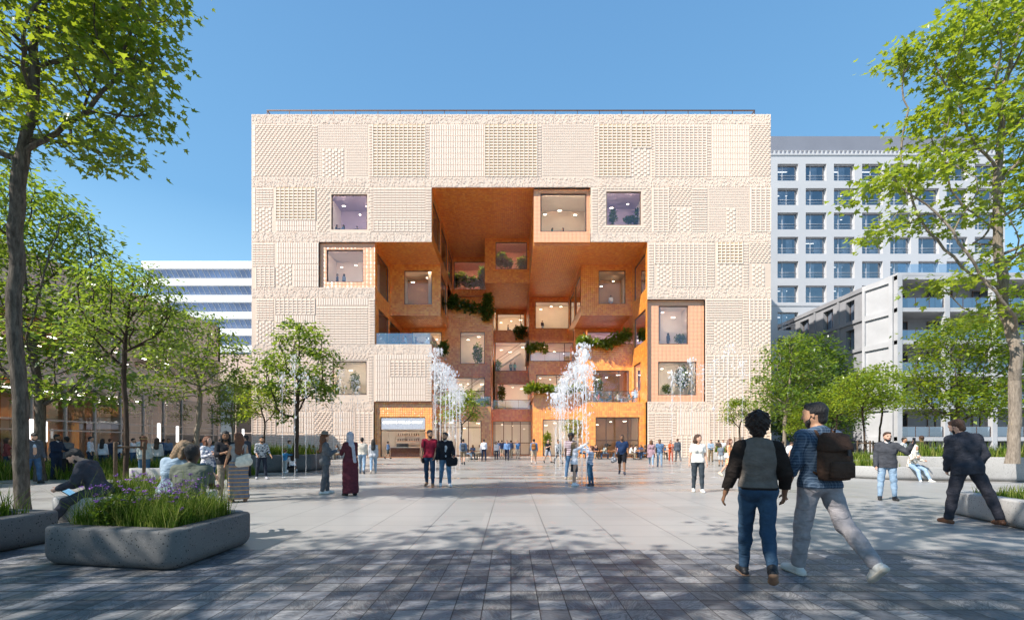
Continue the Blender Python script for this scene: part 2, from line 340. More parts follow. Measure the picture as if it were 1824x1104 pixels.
# beige facade sheet
X0,X1=fx(448),fx(1373)
H=[]   # open parts of the sheet
for r in ((769,1052,334,434),(568,1153,431,512.01),(668,1153,512,613.01),(769,1153,613,715.01),(1153,1256,533,715),(666,1153,715,830)): H.append((fx(r[0])-X0,fx(r[1])-X0,max(-.1,fz(r[3])),fz(r[2]),'open'))
BW=[w(590,654,346,409,gl='glass_sky',room='lilac',depth=4),w(1080,1142,341,401,gl='glass_sky',room='lilac',depth=4),w(592,653,643,703,room='white',depth=3.4)]
mb=MB(); hs=list(H)
for h in BW: r=h['r']; hs.append((fx(r[0])-X0,fx(r[1])-X0,fz(r[3]),fz(r[2])))
panel(mb,(X0,46,0),(1,0,0),FR,X1-X0,0,fz(204),hs)
bpart(mb,'facade_wall',MAT['beige'])
for h in BW:
    r=h['r']; kw={k:v for k,v in h.items() if k!='r'}
    window((X0,46,0),(1,0,0),FR,fx(r[0])-X0,fx(r[1])-X0,fz(r[3]),fz(r[2]),bld,**kw)
# shell: sides, back, roof
mb=MB(); yb=fy(6.2); zt=fz(204)
mb.quad((X0,46,0),(X0,46,zt),(X0,yb,zt),(X0,yb,0)); mb.quad((X1,46,0),(X1,yb,0),(X1,yb,zt),(X1,46,zt)); mb.quad((X0,yb,0),(X1,yb,0),(X1,yb,zt),(X0,yb,zt)); mb.quad((X0,46,zt),(X1,46,zt),(X1,yb,zt),(X0,yb,zt))
bpart(mb,'outer_wall',MAT['beige'])
# roof rail
mb=MB(); rx0,rx1=fx(470),fx(1350); rz=zt+.80
for i in range(23):
    x=rx0+(rx1-rx0)*i/22; mb.box(x-.03,x+.03,46.6,46.66,zt,rz)
mb.box(rx0-.04,rx1+.04,46.58,46.68,rz,rz+.10); mb.box(rx0-.04,rx0+.06,46.69,60,rz,rz+.08); mb.box(rx1-.04,rx1+.06,46.69,60,rz,rz+.08)
bpart(mb,'roof_rail',MAT['frame'])
# reveal strips on the openings (thickness of beige slab)
# relief brickwork
def relief():
    rects=[]  # x0,x1,z0,z1,depth in facade px
    rnd=random.Random(5)
    opening=[(769,1052,334,434),(568,1153,431,512),(668,1153,512,613),(769,1153,613,715),(1153,1256,533,715),(666,1153,715,830),(588,656,344,411),(1078,1144,339,403),(590,655,641,705)]
    def blocked(x0,x1,y0,y1): return any(x1>o[0]+.3 and x0<o[1]-.3 and y1>o[2]+.3 and y0<o[3]-.3 for o in opening)
    def add(x0,x1,y0,y1,d,m=0):
        if not blocked(x0,x1,y0,y1): rects.append((x0,x1,y0,y1,d,m))
    def band(x0,x1,y0,y1):
        x=x0
        while x<x1-1:
            y=y0+rnd.uniform(-3,1)
            while y<y1:
                h=rnd.uniform(4.2,5.2)
                add(x+.25,min(x1,x+1.5),max(y0,y),min(y1,y+h),rnd.choice((.03,.07,.12)))
                y+=h+rnd.uniform(.8,2.0)
            x+=2.05
    def grid(x0,x1,y0,y1,px=8.0,py=5.2,d=.16,rib=True,hb=.45):
        nx=max(1,round((x1-x0)/px)); ny=max(1,round((y1-y0)/py)); px=(x1-x0)/nx; py=(y1-y0)/ny
        for j in range(ny):
            for i in range(nx): add(x0+i*px+(1.3 if rib else .5),x0+(i+1)*px-.2,y0+j*py+py*(1-hb),y0+(j+1)*py,d)
        if rib:
            for i in range(nx+1): 
                y=y0
                while y<y1-.5: add(x0+i*px-.1,x0+i*px+1.1,y,min(y1,y+py*2-.15),d+.06); y+=py*2
    def diag(x0,x1,y0,y1):
        j=0; y=y0
        while y<y1-2:
            x=x0-(j%3)*2.4
            while x<x1:
                a,b=max(x0,x),min(x1,x+4.6)
                if b-a>1: add(a,b,y+.6,y+2.4,.13)
                x+=7.2
            y+=3.3; j+=1
    def fine(x0,x1,y0,y1):
        y=y0
        while y<y1-1:
            x=x0
            while x<x1-1: add(x+.2,min(x1,x+3.3),y,y+1.5,.06); x+=3.7
            y+=2.9
    def vert(x0,x1,y0,y1,px=4.2,py=10):
        nx=max(1,round((x1-x0)/px)); ny=max(1,round((y1-y0)/py)); px=(x1-x0)/nx; py=(y1-y0)/ny
        for i in range(nx):
            for j in range(ny): add(x0+i*px+1.3,x0+(i+1)*px,y0+j*py+.4,y0+(j+1)*py-.3,.10)
    def dash(x0,x1,y0,y1):
        x=x0;k=0
        while x<x1-2:
            y=y0+(k%2)*3.5
            while y<y1-3: add(x+.4,min(x1,x+4.4),y,y+5.0,.12); y+=7.5
            x+=5.6; k+=1
    tans=[]
    def G(x0,x1,y0,y1): tans.append((x0,x1,y0,y1)); grid(x0,x1,y0,y1)
    def Hh(x0,x1,y0,y1): grid(x0,x1,y0,y1,6.5,4.4,.12,False,.5)
    for a,b in ((204,221),(316,333),(413.5,431),(512,530),(613,630),(715,732)):
        band(449,1372.5,a,b)
    # top storey
    def row(y0,y1,items):
        for it in items:
            k,x0,x1=it[0],it[1],it[2]; a=it[3] if len(it)>3 else y0; b=it[4] if len(it)>4 else y1
            {'G':G,'H':Hh,'D':diag,'F':fine,'V':vert,'S':dash,'N':lambda p,q,r,s:grid(p,q,r,s,2.6,4.8,.12,False,.6),'L':lambda p,q,r,s:grid(p,q,r,s,8,4.6,.13,True,.5)}[k](x0,x1,a,b)
    row(222,315,[('V',449,455),('D',456,556),('N',557,565),('F',566,655,222,264),('S',574,615,265,314),('F',616,655,265,314),('F',566,573,265,314),('N',657,664),('G',664,757),('N',758,764),('V',765,861,222,315),('G',863,956),('N',957,964),('F',966,1057),('N',1058,1065),('G',1066,1122),('G',1124,1159,222,264),('S',1124,1159,265,314),('N',1160,1165),('L',1166,1258),('N',1259,1266),('V',1267,1334),('D',1336,1372)])
    row(334,413,[('V',449,455),('H',456,486,334,369),('S',456,486,370,412),('G',491,561,334,392),('V',491,561,393,412),('D',565,658),('N',659,664),('H',665,757,334,392),('L',665,757,393,412),('N',758,768),('N',1054,1064),('D',1066,1159),('L',1163,1190),('D',1191,1231,334,369),('S',1206,1231,370,412),('D',1191,1205,370,412),('H',1232,1259),('F',1262,1334,334,369),('F',1262,1293,370,412),('S',1294,1311,370,412),('F',1312,1334,370,412),('L',1337,1372)])
    row(432,511,[('H',449,488,432,474),('L',456,488,475,511),('V',492,567,432,470),('S',492,520,471,511),('V',521,567,471,511),('N',1155,1164),('L',1166,1258,432,470),('S',1170,1195,471,511),('L',1196,1258,471,511),('N',1259,1272),('G',1277,1322,432,470),('S',1277,1322,471,511),('N',1323,1333),('D',1335,1372,432,470),('S',1340,1362,471,511)])
    row(531,612,[('H',456,487,531,570),('S',456,487,571,612),('L',490,560,531,560),('V',490,560,561,575),('H',490,560,576,612),('V',563,655,531,544),('H',563,655,545,612),('N',657,667),('H',1257.5,1322,531,570),('S',1272,1320,571,612),('H',1257.5,1271,571,612),('N',1323,1333),('L',1335,1372,531,570),('S',1335,1372,571,612)])
    row(631,714,[('V',449,488),('H',490,540,631,670),('L',490,586,671,714),('D',541,588,631,670),('D',589,656,631,641),('N',656,664),('V',668,692),('V',693,758,631,640),('G',694,757,641,670),('V',694,757,671,714),('N',758,768),('N',1257.5,1270),('L',1272,1322,631,670),('S',1272,1322,671,714),('N',1323,1333),('L',1335,1372)])
    row(733,814,[('L',449,490),('V',492,540,733,770),('H',492,540,771,814),('D',560,592),('V',541,559),('V',594,630,733,775),('L',594,630,776,814),('L',632,664,733,814),('N',1154,1166),('H',1167,1196),('N',1197,1204),('V',1205,1232,733,775),('L',1205,1232,776,814),('V',1233,1262),('L',1263,1330),('V',1331,1372,733,770),('L',1331,1372,771,814)])
    return rects,tans
rects,tans=relief()
A=np.array([r[:5] for r in rects],dtype=np.float64)
x0=(A[:,0]-910)/S; x1=(A[:,1]-910)/S; z1=CH+(HY-A[:,2])/S; z0=CH+(HY-A[:,3])/S; yf=-A[:,4]*.36; yk=np.full(len(A),-.001)
V8=np.stack([np.stack(p,1) for p in ((x0,yf,z0),(x1,yf,z0),(x1,yf,z1),(x0,yf,z1),(x0,yk,z0),(x1,yk,z0),(x1,yk,z1),(x0,yk,z1))],1)
q=np.array([(0,1,2,3),(0,4,5,1),(1,5,6,2),(2,6,7,3),(3,7,4,0)])
Fq=(np.arange(len(A))[:,None,None]*8+q[None]).reshape(-1,4)
link('relief_brickwork',mesh_np('relief_brickwork',V8.reshape(-1,3),Fq),MAT['beige_bar'],bld)
for a,b,c,d in tans:
    if d<480: mb=MB(); mb.quad((fx(a),-.004,fz(d)),(fx(b),-.004,fz(d)),(fx(b),-.004,fz(c)),(fx(a),-.004,fz(c))); mb.obj('tan_brick_panel',MAT['tan'],bld)
# orange pieces ------------------------------------------------------
front((568,668,431,512),.04,[w(580,646,443,501,gl='glass_sky',room='white',depth=4)],'tiled_bay','tilesheen')
front((951,1052,334,434),.06,[w(963,1046,341,410,room='room',depth=4.2,fw=.12)],'tiled_bay','tilesheen')
front((1153,1256,533,715),.05,[w(1175,1228,543,612,gl='glass_sky',room='white'),w(1174,1243,643,703,room='white',depth=3.6)],'tiled_bay','tilesheen')
front((666,769,715,830),.05,[w(676,757,742,816,name='shop_window',room='white',depth=5,mull=(),trans=(.66,),lamps='row')],'tiled_bay')
front((1046,1153,715,830),.10,[w(1063,1142,742,818,name='glazed_door',room='brown',depth=5,mull=(.25,.75),trans=(.42,),inset=.3)],'tiled_bay')
front((769,870,715,835),1,[w(769.2,851,743,826,name='glazed_door',room='white',depth=4.5,mull=(.35,.68),trans=(.80,),inset=.2)],'tiled_bay')
front((870,955,715,840),1.75,[w(871,954,741,836,name='entrance_door',room='white',depth=6,mull=(.05,.28,.5,.72,.95),trans=(.36,.93),inset=.15)],'tiled_bay')
front((955,1063,689,835),1,[w(974,1062,741,826,name='shop_window',room='white',depth=4.5,mull=(.60,),inset=.15)],'tiled_bay')
front((1051,1153,590,715),1,[w(1075,1147,643,714,name='window',room='brown',depth=4.5,mull=(.72,),inset=.12,gl='glass_sky')],'tiled_bay')
front((1051,1153,431,533),1,[w(1086,1140,443,510,room='brown',depth=4)],'tiled_bay')
front((668,769,431,533),1,[w(696,752,443,511,room='brown',depth=4)],'tiled_bay')
front((769,870,491,715),2,[w(797,852,541,612,room='room',depth=3.4),w(776,852,642,703,room='white',depth=4,mull=(.62,),trans=(.5,))],'tiled_bay')
front((668,769.1,533,613),2,[w(690,756,541,613,room='room',depth=3)],'tiled_bay')
front((1051,1153,533,600),2,[w(1071,1150,541,600,room='lilac',depth=3,gl='glass_sky')],'tiled_bay')
front((951,1051,561,715),2,[w(953,1049,565,606,room='room',depth=4,mull=(.8,)),w(966,1049,636,692,room='room',depth=4,mull=(.55,))],'tiled_bay')
front((769,852,333,491),3,[w(770,851,344,413,room='pink',depth=4,lamps='hidden_fill',gl='glass_pale',name='terrace_opening')],'tiled_bay')
front((852,951,333,432),2,[w(876,946,341,402,room='pink',depth=4,lamps='hidden_fill',gl='glass_pale',name='terrace_opening')],'tiled_bay')
front((870,951,431,512),4,[w(874,946,443,488,room='room',depth=3,mull=(.86,))],'tiled_bay')
front((951,1053,431,562),3,[w(970,1052,442,508,room='room',depth=3.2)],'tiled_bay')
front((870,955,512,613),3,[w(871,949,541,612,room='white',depth=4.2)],'tiled_bay')
front((870,955,613,716),3,[w(876,953,643,703,room='white',depth=4.2)],'tiled_bay')
front((852,870,431,492),3,[],'tiled_bay')
side(769,0,3,333,431,[w(.14,1.0,345,413),w(1.12,2.0,345,413),w(2.12,2.9,345,413)])
side(769,1,2,431,533,[w(1.12,1.9,443,512,depth=2.5)])
side(668,0,2,431,613,[w(.14,.92,442,512,depth=3),w(.22,.9,543,612,depth=3),w(1.0,1.85,543,612,depth=3)])
side(769,0,2,613,715,[w(.2,1.8,643,714,depth=2.6,mull=(.5,))])
side(769,.05,1,715,830,[w(.25,.9,743,812,depth=2.6)])
side(870,2,4,491,715,[]); side(870,1,1.75,715,835,[]); side(870,1,3,600,716,[])
side(852,2,4,333,432,[])
side(951,.06,2,333,431,[],nx=-1); side(951,2,4,431,512,[],nx=-1); side(955,3,2,562,716,[],nx=-1); side(955,1,1.75,689,835,[],nx=-1)
side(951,2,3,512,562,[],nx=-1)
side(1051,1,3,431,533,[w(1.15,1.95,443,511,depth=2.4),w(2.05,2.85,443,511,depth=2.4)],nx=-1)
side(1153,0,2,431,715,[w(.1,.88,444,511,depth=2.8),w(.1,.88,546,603,depth=2.8),w(.42,.9,636,690,depth=2.6)],nx=-1)
side(1046,.10,1,715,830,[],nx=-1); side(1063,1,2,561,690,[],nx=1); side(1051,1,2,590,715,[],nx=-1)
side(951,2,3,562,716,[],nx=1); side(1051,2,3,533,600,[],nx=-1)
slab(769,951,0,3,333); slab(668,769,0,1,431); slab(769,870,2.9,3,431); slab(951,1051,0,3,431.5); slab(1051,1153,0,1,431.5)
slab(852,951,2,4,432); slab(668,769,1,2,533); slab(1051,1153,1,2,533)
slab(769,870,0,4,332,'roof_slab','beige')
for a in ((668,769,0,2,613),(769,870,1,2,715),(870,955,1.75,3,715),(951,1063,1,2,700),(1046,1153,.1,1,715),(1051,1153,1,2,600),(769,870,2,3,498),(870,955,3,4,512),(951,1051,2,3,561),(769,870,0,1,814.9)): slab(*a,name='terrace_floor',mat='room')
# balustrades
def balus(pts,z,h,name='balustrade',gl='glass_pale',rail=True,post=True):
    mb=MB(); 
    for i in range(len(pts)-1):
        a,b=pts[i],pts[i+1]; mb.quad((a[0],a[1],z),(b[0],b[1],z),(b[0],b[1],z+h),(a[0],a[1],z+h))
    o=bpart(mb,name,MAT[gl])
    if rail:
        r=MB()
        for i in range(len(pts)-1):
            a,b=Vector((*pts[i],z+h)),Vector((*pts[i+1],z+h)); r.tube([a,b],.03,6)
            n=max(1,int((b-a).length/1.5))
            for k in range(n+1):
                p=a.lerp(b,k/n); r.tube([(p.x,p.y,z),(p.x,p.y,z+h)],.018,5)
        r.obj('rail',MAT['frame'],o)
balus([(fx(670),fy(.02)),(fx(766),fy(.02)),(fx(766),fy(1.9))],fz(613),1.15,gl='glass_blue',rail=False)
balus([(fx(775),fy(1.03)),(fx(869),fy(1.03)),(fx(869),fy(1.95))],fz(715),1.15)
balus([(fx(871),fy(1.78)),(fx(954),fy(1.78))],fz(715),1.15)
balus([(fx(1047),fy(.9)),(fx(1047),fy(.13)),(fx(1138),fy(.13))],fz(715),1.15)
balus([(fx(953),fy(1.97)),(fx(1050),fy(1.97))],fz(606),1.1)
# shop sign
mb=MB(); mb.box(fx(678),fx(756),46.32,46.40,fz(764),fz(744)); sg=tag(mb.obj('shop_sign',M('sign_board',(.50,.53,.60),.5)),'pale grey signboard with glowing letters over the coffee counter','sign')
def text(s,size,loc,mat,parent,ext=.01,rz=0,al='CENTER'):
    cu=bpy.data.curves.new('lettering','FONT'); cu.body=s; cu.size=size; cu.extrude=ext; cu.align_x=al; cu.align_y='CENTER'
    cu.space_character=1.05; to=bpy.data.objects.new('t_',cu); me=bpy.data.meshes.new_from_object(to); bpy.data.objects.remove(to); me.materials.clear(); me.materials.append(mat); o=bpy.data.objects.new('lettering',me); C.objects.link(o); o.parent=parent; o.location=loc; o.rotation_euler=(R(90),0,rz); return o
tx=text('OSBOMS WELLD ONLIT',.37,(fx(716),46.305,fz(752)),Emit('sign_light',(1,.93,.75),1.6),sg)
# coffee bar inside the shop
cb=empty('coffee_counter',(fx(722),48.5,0),0,'brown panelled coffee counter with pale top inside the ground floor shop','counter')
MB().box(-2.1,2.1,-.3,.35,0,1.0).obj('base',M('bar_panelling',(.16,.07,.05),.5),cb); MB().box(-2.2,2.2,-.38,.4,1.002,1.07).obj('top',MAT['white'],cb)
em=MB(); em.box(-1.5,-.3,-.15,.3,1.075,1.45); em.box(-1.45,-.35,-.25,-.16,1.3,1.42); em.tube([(-1.2,-.2,1.3),(-1.2,-.2,1.15)],.03); em.tube([(-.7,-.2,1.3),(-.7,-.2,1.15)],.03)
em.obj('espresso_machine',M('machine_steel',(.08,.08,.09),.3,.6),None,(fx(722),48.5,0)); tag(bpy.data.objects['espresso_machine'],'dark espresso machine standing on the coffee counter','coffee machine')
sh=empty('wall_shelf',(fx(722),50.6,0),0,'wooden shelves with cups and jars on the coffee shop back wall','shelf')
for z in (1.7,2.3): 
    MB().box(-2.0,2.2,-.15,.15,z,z+.05).obj('shelf_board',MAT['wood'],sh)
    cups=MB(); rr=random.Random(int(z*10))
    for i in range(16): 
        x=-1.9+i*.26+rr.uniform(-.05,.05); cups.lathe([(.04,0),(.055,.08),(.05,rr.uniform(.12,.24)),(.02,.25)],(x,0,z+.052),8,0)
    cups.obj('cup_row',M('cups',(.2,.15,.12),.5,var=.6,scale=3),sh)
# ---------------------------------------------------------------- neighbouring buildings
MAT['towerwhite']=M('pale_render',(.52,.52,.53),.75,var=.03,scale=.3)
MAT['tower_dark']=M('grey_roof_cladding',(.22,.23,.27),.6,var=.05,scale=.3)
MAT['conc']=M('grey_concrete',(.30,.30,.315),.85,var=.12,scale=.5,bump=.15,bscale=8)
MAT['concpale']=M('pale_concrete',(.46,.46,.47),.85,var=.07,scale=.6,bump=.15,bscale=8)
MAT['steelfr']=M('pale_frame',(.66,.67,.70),.5,.2)
def gpart(mb,name,mats,par): return mb.obj(name,mats,par)
# white tower behind on the right
tw=empty('office_tower',(42,66,0),0,'tall white office block with a regular grid of deep square windows and grey roof storey','building')
YT=65.0; s=F/YT
def tx_(p): return (p-CX)/s-42
def tz_(p): return CH+(HY-p)/s
cols=[(1385+50.2*i) for i in range(9)]; rows=[292+43.3*i for i in range(6)]+[556+i*46 for i in range(5)]
holes=[]
x0=tx_(1340); x1=tx_(1850-60)
for r in rows:
    for c in cols[:8]: holes.append((tx_(c)-x0,tx_(c+37)-x0,tz_(r+(30 if r<540 else 32)),tz_(r)))
mb=MB(); panel(mb,(x0,-1,0),(1,0,0),FR,x1-x0,0,tz_(277),holes,reveal=.55)
mb.box(x0,x1,-.4,22,tz_(277)-.3,tz_(277)+.002); mb.quad((x1,-1,0),(x1,22,0),(x1,22,tz_(277)),(x1,-1,tz_(277))); mb.quad((x0,-1,0),(x0,-1,tz_(277)),(x0,22,tz_(277)),(x0,22,0))
mb.box(x0,x1,-1.08,-1.0,tz_(545),tz_(541)); gpart(mb,'wall',MAT['towerwhite'],tw)
mb=MB(); mb.box(x0+.3,x1-.3,.2,20,tz_(276),CH+(HY-243)*66.2/F); gpart(mb,'roof_storey',MAT['tower_dark'],tw)
mb=MB(); mb.box(x0,x1,-1.1,.1,tz_(277),tz_(274.5))
x=x0
while x<x1: mb.box(x,x+.22,-1.0,-.8,tz_(274.5),tz_(268.5)); x+=.62
mb.box(x0,x1,-1.0,-.8,tz_(268.5),tz_(268)); gpart(mb,'cornice_rail',MAT['towerwhite'],tw)
MAT['curtain']=M('pale_curtain',(.50,.52,.55),.9,var=.35,scale=1.2)
MAT['towerroom']=M('office_interior',(.30,.31,.34),.9,var=.4,scale=.35)
MAT['towerglass']=Glass('tower_glass',(.85,.88,.92),.22,(.85,.9,1))
rr=random.Random(3); proto=None
for k,h in enumerate(holes):
    a0,a1,b0,b1=h; fr=MB(); ww,hh=a1-a0,b1-b0
    if proto is None or k in(3,9,22,31):
        xx=rr.choice((.3,.5,.7))*ww
        for q in ((0,.07,0,hh),(ww-.07,ww,0,hh),(.07,ww-.07,0,.07),(.07,ww-.07,hh-.07,hh),(xx-.03,xx+.03,.07,hh-.07)): fr.box(q[0],q[1],0,.08,q[2],q[3])
        fr.tube([(.07,-.1,.9),(ww-.07,-.1,.9)],.025,5); fr.tube([(.07,-.1,.5),(ww-.07,-.1,.5)],.012,5)
        rm=MB(); rm.quad((0,2.4,0),(ww,2.4,0),(ww,2.4,hh),(0,2.4,hh)); rm.quad((0,.2,0),(0,2.4,0),(0,2.4,hh),(0,.2,hh)); rm.quad((ww,.2,0),(ww,.2,hh),(ww,2.4,hh),(ww,2.4,0)); rm.quad((0,.2,hh),(0,2.4,hh),(ww,2.4,hh),(ww,.2,hh)); rm.quad((0,.2,0),(ww,.2,0),(ww,2.4,0),(0,2.4,0))
        cu=MB(); cx=rr.uniform(.1,.6)*ww; n=14
        cu.rings([[(cx+i*.07,.35+.05*math.sin(i*2.1),z) for i in range(n)] for z in (.05,hh-.05)],0,False,True,False)
        la=MB(); la.box(ww*.2,ww*.75,1.0,1.15,hh-.35,hh-.3)
        gm=MB(); gm.quad((.02,.04,.02),(ww-.02,.04,.02),(ww-.02,.04,hh-.02),(.02,.04,hh-.02))
        proto=[fr.mesh('window'),gm.mesh('pane'),rm.mesh('room'),cu.mesh('curtain'),la.mesh('ceiling_lamp')]
        for me,m in zip(proto,(MAT['steelfr'],MAT['towerglass'],MAT['towerroom'],MAT['curtain'],Emit('office_lamp',(1,.97,.9),1.4))): me.materials.append(m)
    wo=link('window',proto[0],[],tw,(x0+a0,-.6,b0)); wo.scale=((1,1,hh/(tz_(292)-tz_(322))) )
    for nm,me in zip(('pane','room','curtain','ceiling_lamp'),proto[1:]):
        if nm=='curtain' and rr.random()<.35: continue
        if nm=='ceiling_lamp' and rr.random()<.6: continue
        link(nm,me,[],wo)
# white terraced building behind on the left
wb=empty('terraced_office',(-60,100,0),0,'white office building with long glazed bands behind the left trees','building')
s8=F/100.0
def lx(p): return (p-CX)/s8+60
def lz(p): return CH+(HY-p)/s8
mb=MB(); g=MB(); mu=MB()
for i in range(8):
    t=471+29.3*i; zt_,zb=lz(t if i else 470),lz(t+12); 
    mb.box(lx(262-8*(i%2)),lx(470),-1.6,16,zb,zt_)
    g.quad((lx(270),.2,lz(t+29.3)),(lx(455),.2,lz(t+29.3)),(lx(455),-.9,zb),(lx(270),-.9,zb))
    for k in range(20):
        xx=lx(272+9.3*k); mu.tube([(xx+.5,.12,lz(t+29.3)),(xx,-.98,zb)],.05,4)
    for k in range(5): xx=lx(291+38*k); mu.box(xx,xx+.7,.3,.5,lz(t+29.3),zb)
gpart(mb,'floor_band',M('white_fascia',(.82,.83,.82),.5,var=.02),wb); gpart(g,'glazing',M('blue_glazing',(.16,.25,.44),.12,var=.25,scale=.2,spec=.8),wb); gpart(mu,'mullion',M('white_mullion',(.75,.76,.74),.5,var=.02,scale=1),wb)
MB().box(lx(275),lx(470),1.5,16,lz(640),lz(480)).obj('inner_core',M('blue_grey_interior',(.26,.34,.50),.9,var=.3,scale=.15),wb)
# glazed wing on the left
XW=-26.5
wg=empty('glazed_wing',(XW,30,0),0,'low brown wing with tall timber framed glass wall running along the left','building')
def wing():
    y0,y1=-24.,11.2; brown=MAT['wingbrown']; fr=MB(); 
    zs=(0,2.15,2.72,5.0)
    wl=MB(); wl.box(-12,-.0,y0,y1,5.0,6.7); wl.box(-12,-.0,y0,y1,8.6,12.0); wl.box(-12,.25,y0,y1,8.55,8.75); wl.box(-12,-11.6,y0,y1,0,8.6); wl.box(-12,0,y1-.3,y1,0,12); gpart(wl,'wall',brown,wg)
    y=y0
    while y<y1+.01:
        fr.box(-.12,.06,y-.045,y+.045,0,5.0); 
        if int((y-y0)/1.9)%2==0: fr.box(-.12,.04,y-.05,y+.05,6.7,8.55)
        y+=1.9
    for z in (.02,2.15,2.72,4.9): fr.box(-.10,.03,y0,y1,z,z+.08)
    for z in (6.7,8.45): fr.box(-.10,.03,y0,y1,z,z+.08)
    gpart(fr,'mullion',M('wing_mullion',(.50,.42,.36),.5),wg)
    g=MB(); g.quad((-.03,y0,.05),(-.03,y1,.05),(-.03,y1,5.0),(-.03,y0,5.0)); g.quad((-.03,y0,6.7),(-.03,y1,6.7),(-.03,y1,8.5),(-.03,y0,8.5)); gpart(g,'glazing',Glass('wing_glass',(.88,.88,.86),.10),wg)
    ti=MB(); y=y0+1
    while y<y1: ti.box(-1.6,-1.2,y,y+.45,0,5.0); y+=5.7
    gpart(ti,'timber_column',M('red_timber',(.42,.19,.10),.6,var=.2),wg)
    fl=MB(); fl.box(-11.5,-.1,y0,y1,4.9,4.98); fl.box(-11.5,-.1,y0,y1,6.65,6.698); gpart(fl,'ceiling',MAT['roomwhite'],wg)
    la=MB(); y=y0+.8; k=0
    while y<y1-1:
        for xx in (-3,-6.5): la.box(xx-.06,xx+.06,y,y+.7,4.7,4.76); la.box(xx-.06,xx+.06,y+.4,y+.9,8.2,8.26)
        y+=2.4
    gpart(la,'ceiling_lamp',MAT['lampw'],wg)
    pt=MB(); rr=random.Random(8); y=y0+2
    while y<y1-3: pt.box(-9,-6.9,y,y+rr.uniform(.8,2.0),0,4.5); y+=rr.uniform(3.5,6)
    gpart(pt,'partition',MAT['room'],wg)
    rb=MB(); rb.box(-26,-.3,22,34,8.3,11.7); rb.box(-26,-25,22,34,0,8.3); rb.box(-26,-.3,30,34,0,8.3); rb.box(-.6,-.3,22,30,0,8.3); gpart(rb,'rear_wall',brown,wg)
    rf=MB(); x=-26.
    while x<-.2: rf.box(x-.05,x+.05,21.9,22.0,0,8.3); x+=1.9
    for z in (.02,2.6,5.2,8.1): rf.box(-26,-.3,21.85,21.95,z,z+.1)
    gpart(rf,'rear_mullion',M('wing_mullion',(.50,.42,.36),.5),wg)
    g=MB(); g.quad((-26,22.0,.05),(-.3,22.0,.05),(-.3,22.0,8.3),(-26,22.0,8.3)); gpart(g,'rear_glazing',Glass('wing_glass2',(.80,.82,.86),.12),wg)
MAT['wingbrown']=M('brown_metal_cladding',(.60,.47,.39),.55,.1,var=.08,scale=.4)
wing()
# concrete apartment building on the right
cb=empty('concrete_apartments',(42,49,0),0,'grey concrete apartment building with deep loggias and glass balcony railings','building')
zc=19.7; fh=3.5
zs=[zc-.25-fh*i for i in range(6)]   # slab tops
mb=MB()
# side wall in plane x=-.8..0, from y=3.8 to 21 ; dark niches
holes=[]
for i in range(5):
    for (p,q) in (((5.2,6.6)) ,((8.8,10.6)),((13.5,15.4)),((17.5,19))):
        if (i+int(p))%2==0 or i<1: holes.append((p-3.8,q-3.8,zs[i+1]+.25 if i<5 else 0,zs[i]-.75))
panel(mb,(-.8,3.8,0),(0,1,0),(-1,0,0),17.2,0,zc,holes,reveal=.7)
for i in range(1,6): mb.box(-.98,-.803,3.8,21,zs[i]-.15,zs[i]+.25)
mb.box(-.95,-.803,3.8,21,zc-.5,zc); mb.box(-.8,32,20.9,21.2,0,zc); mb.quad((-.8,3.8,zc),(32,0,zc),(32,21,zc),(-.8,21,zc))
for y in (7.6,12,16.6): mb.box(-.93,-.803,y,y+.35,0,zc-.5)
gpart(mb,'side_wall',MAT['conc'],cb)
for h in holes:
    f=MB(); y0,y1=h[0]+3.8,h[1]+3.8; f.box(-.3,-.22,y0,y0+.08,h[2],h[3]); f.box(-.3,-.22,y1-.08,y1,h[2],h[3]); f.box(-.3,-.22,(y0+y1)/2-.04,(y0+y1)/2+.04,h[2],h[3]); o=gpart(f,'window',MAT['frame'],cb)
    g=MB(); g.quad((-.26,y0,h[2]),(-.26,y1,h[2]),(-.26,y1,h[3]),(-.26,y0,h[3])); g.obj('pane',MAT['glass_blue'],o); g=MB(); g.quad((.5,y0-.2,h[2]),(.5,y1+.2,h[2]),(.5,y1+.2,h[3]+.3),(.5,y0-.2,h[3]+.3)); g.obj('room',MAT['room'],o)
# pale end wall with framed panels
mb=MB(); A0=Vector((-.8,3.8,0)); A1=Vector((0,0.3,0)); d=(A1-A0); L=d.length; u=d.normalized(); n=Vector((-u.y,u.x,0)); n=-n if n.x>0 else n
def Q(a,z,o=0): p=A0+u*a+n*o; return (p.x,p.y,z)
mb.quad(Q(0,0),Q(L-.6,0),Q(L-.6,zc),Q(0,zc))
def qbox(a0,a1,z0,z1,o0,o1):
    pts=[Q(a0,z0,o0),Q(a1,z0,o0),Q(a1,z0,o1),Q(a0,z0,o1),Q(a0,z1,o0),Q(a1,z1,o0),Q(a1,z1,o1),Q(a0,z1,o1)]; i=len(mb.v); mb.v+=pts
    for f in ((0,3,2,1),(4,5,6,7),(0,1,5,4),(1,2,6,5),(2,3,7,6),(3,0,4,7)): mb.f.append(tuple(i+j for j in f)); mb.m.append(0); mb.sm.append(False)
qbox(0,.3,0,zc,.003,.22); qbox(L-.6,L-.2,0,zc,.003,.22)
for z in zs: qbox(.3,L-.6,z-.35,z+.25,.003,.20)
gpart(mb,'end_wall',MAT['concpale'],cb)
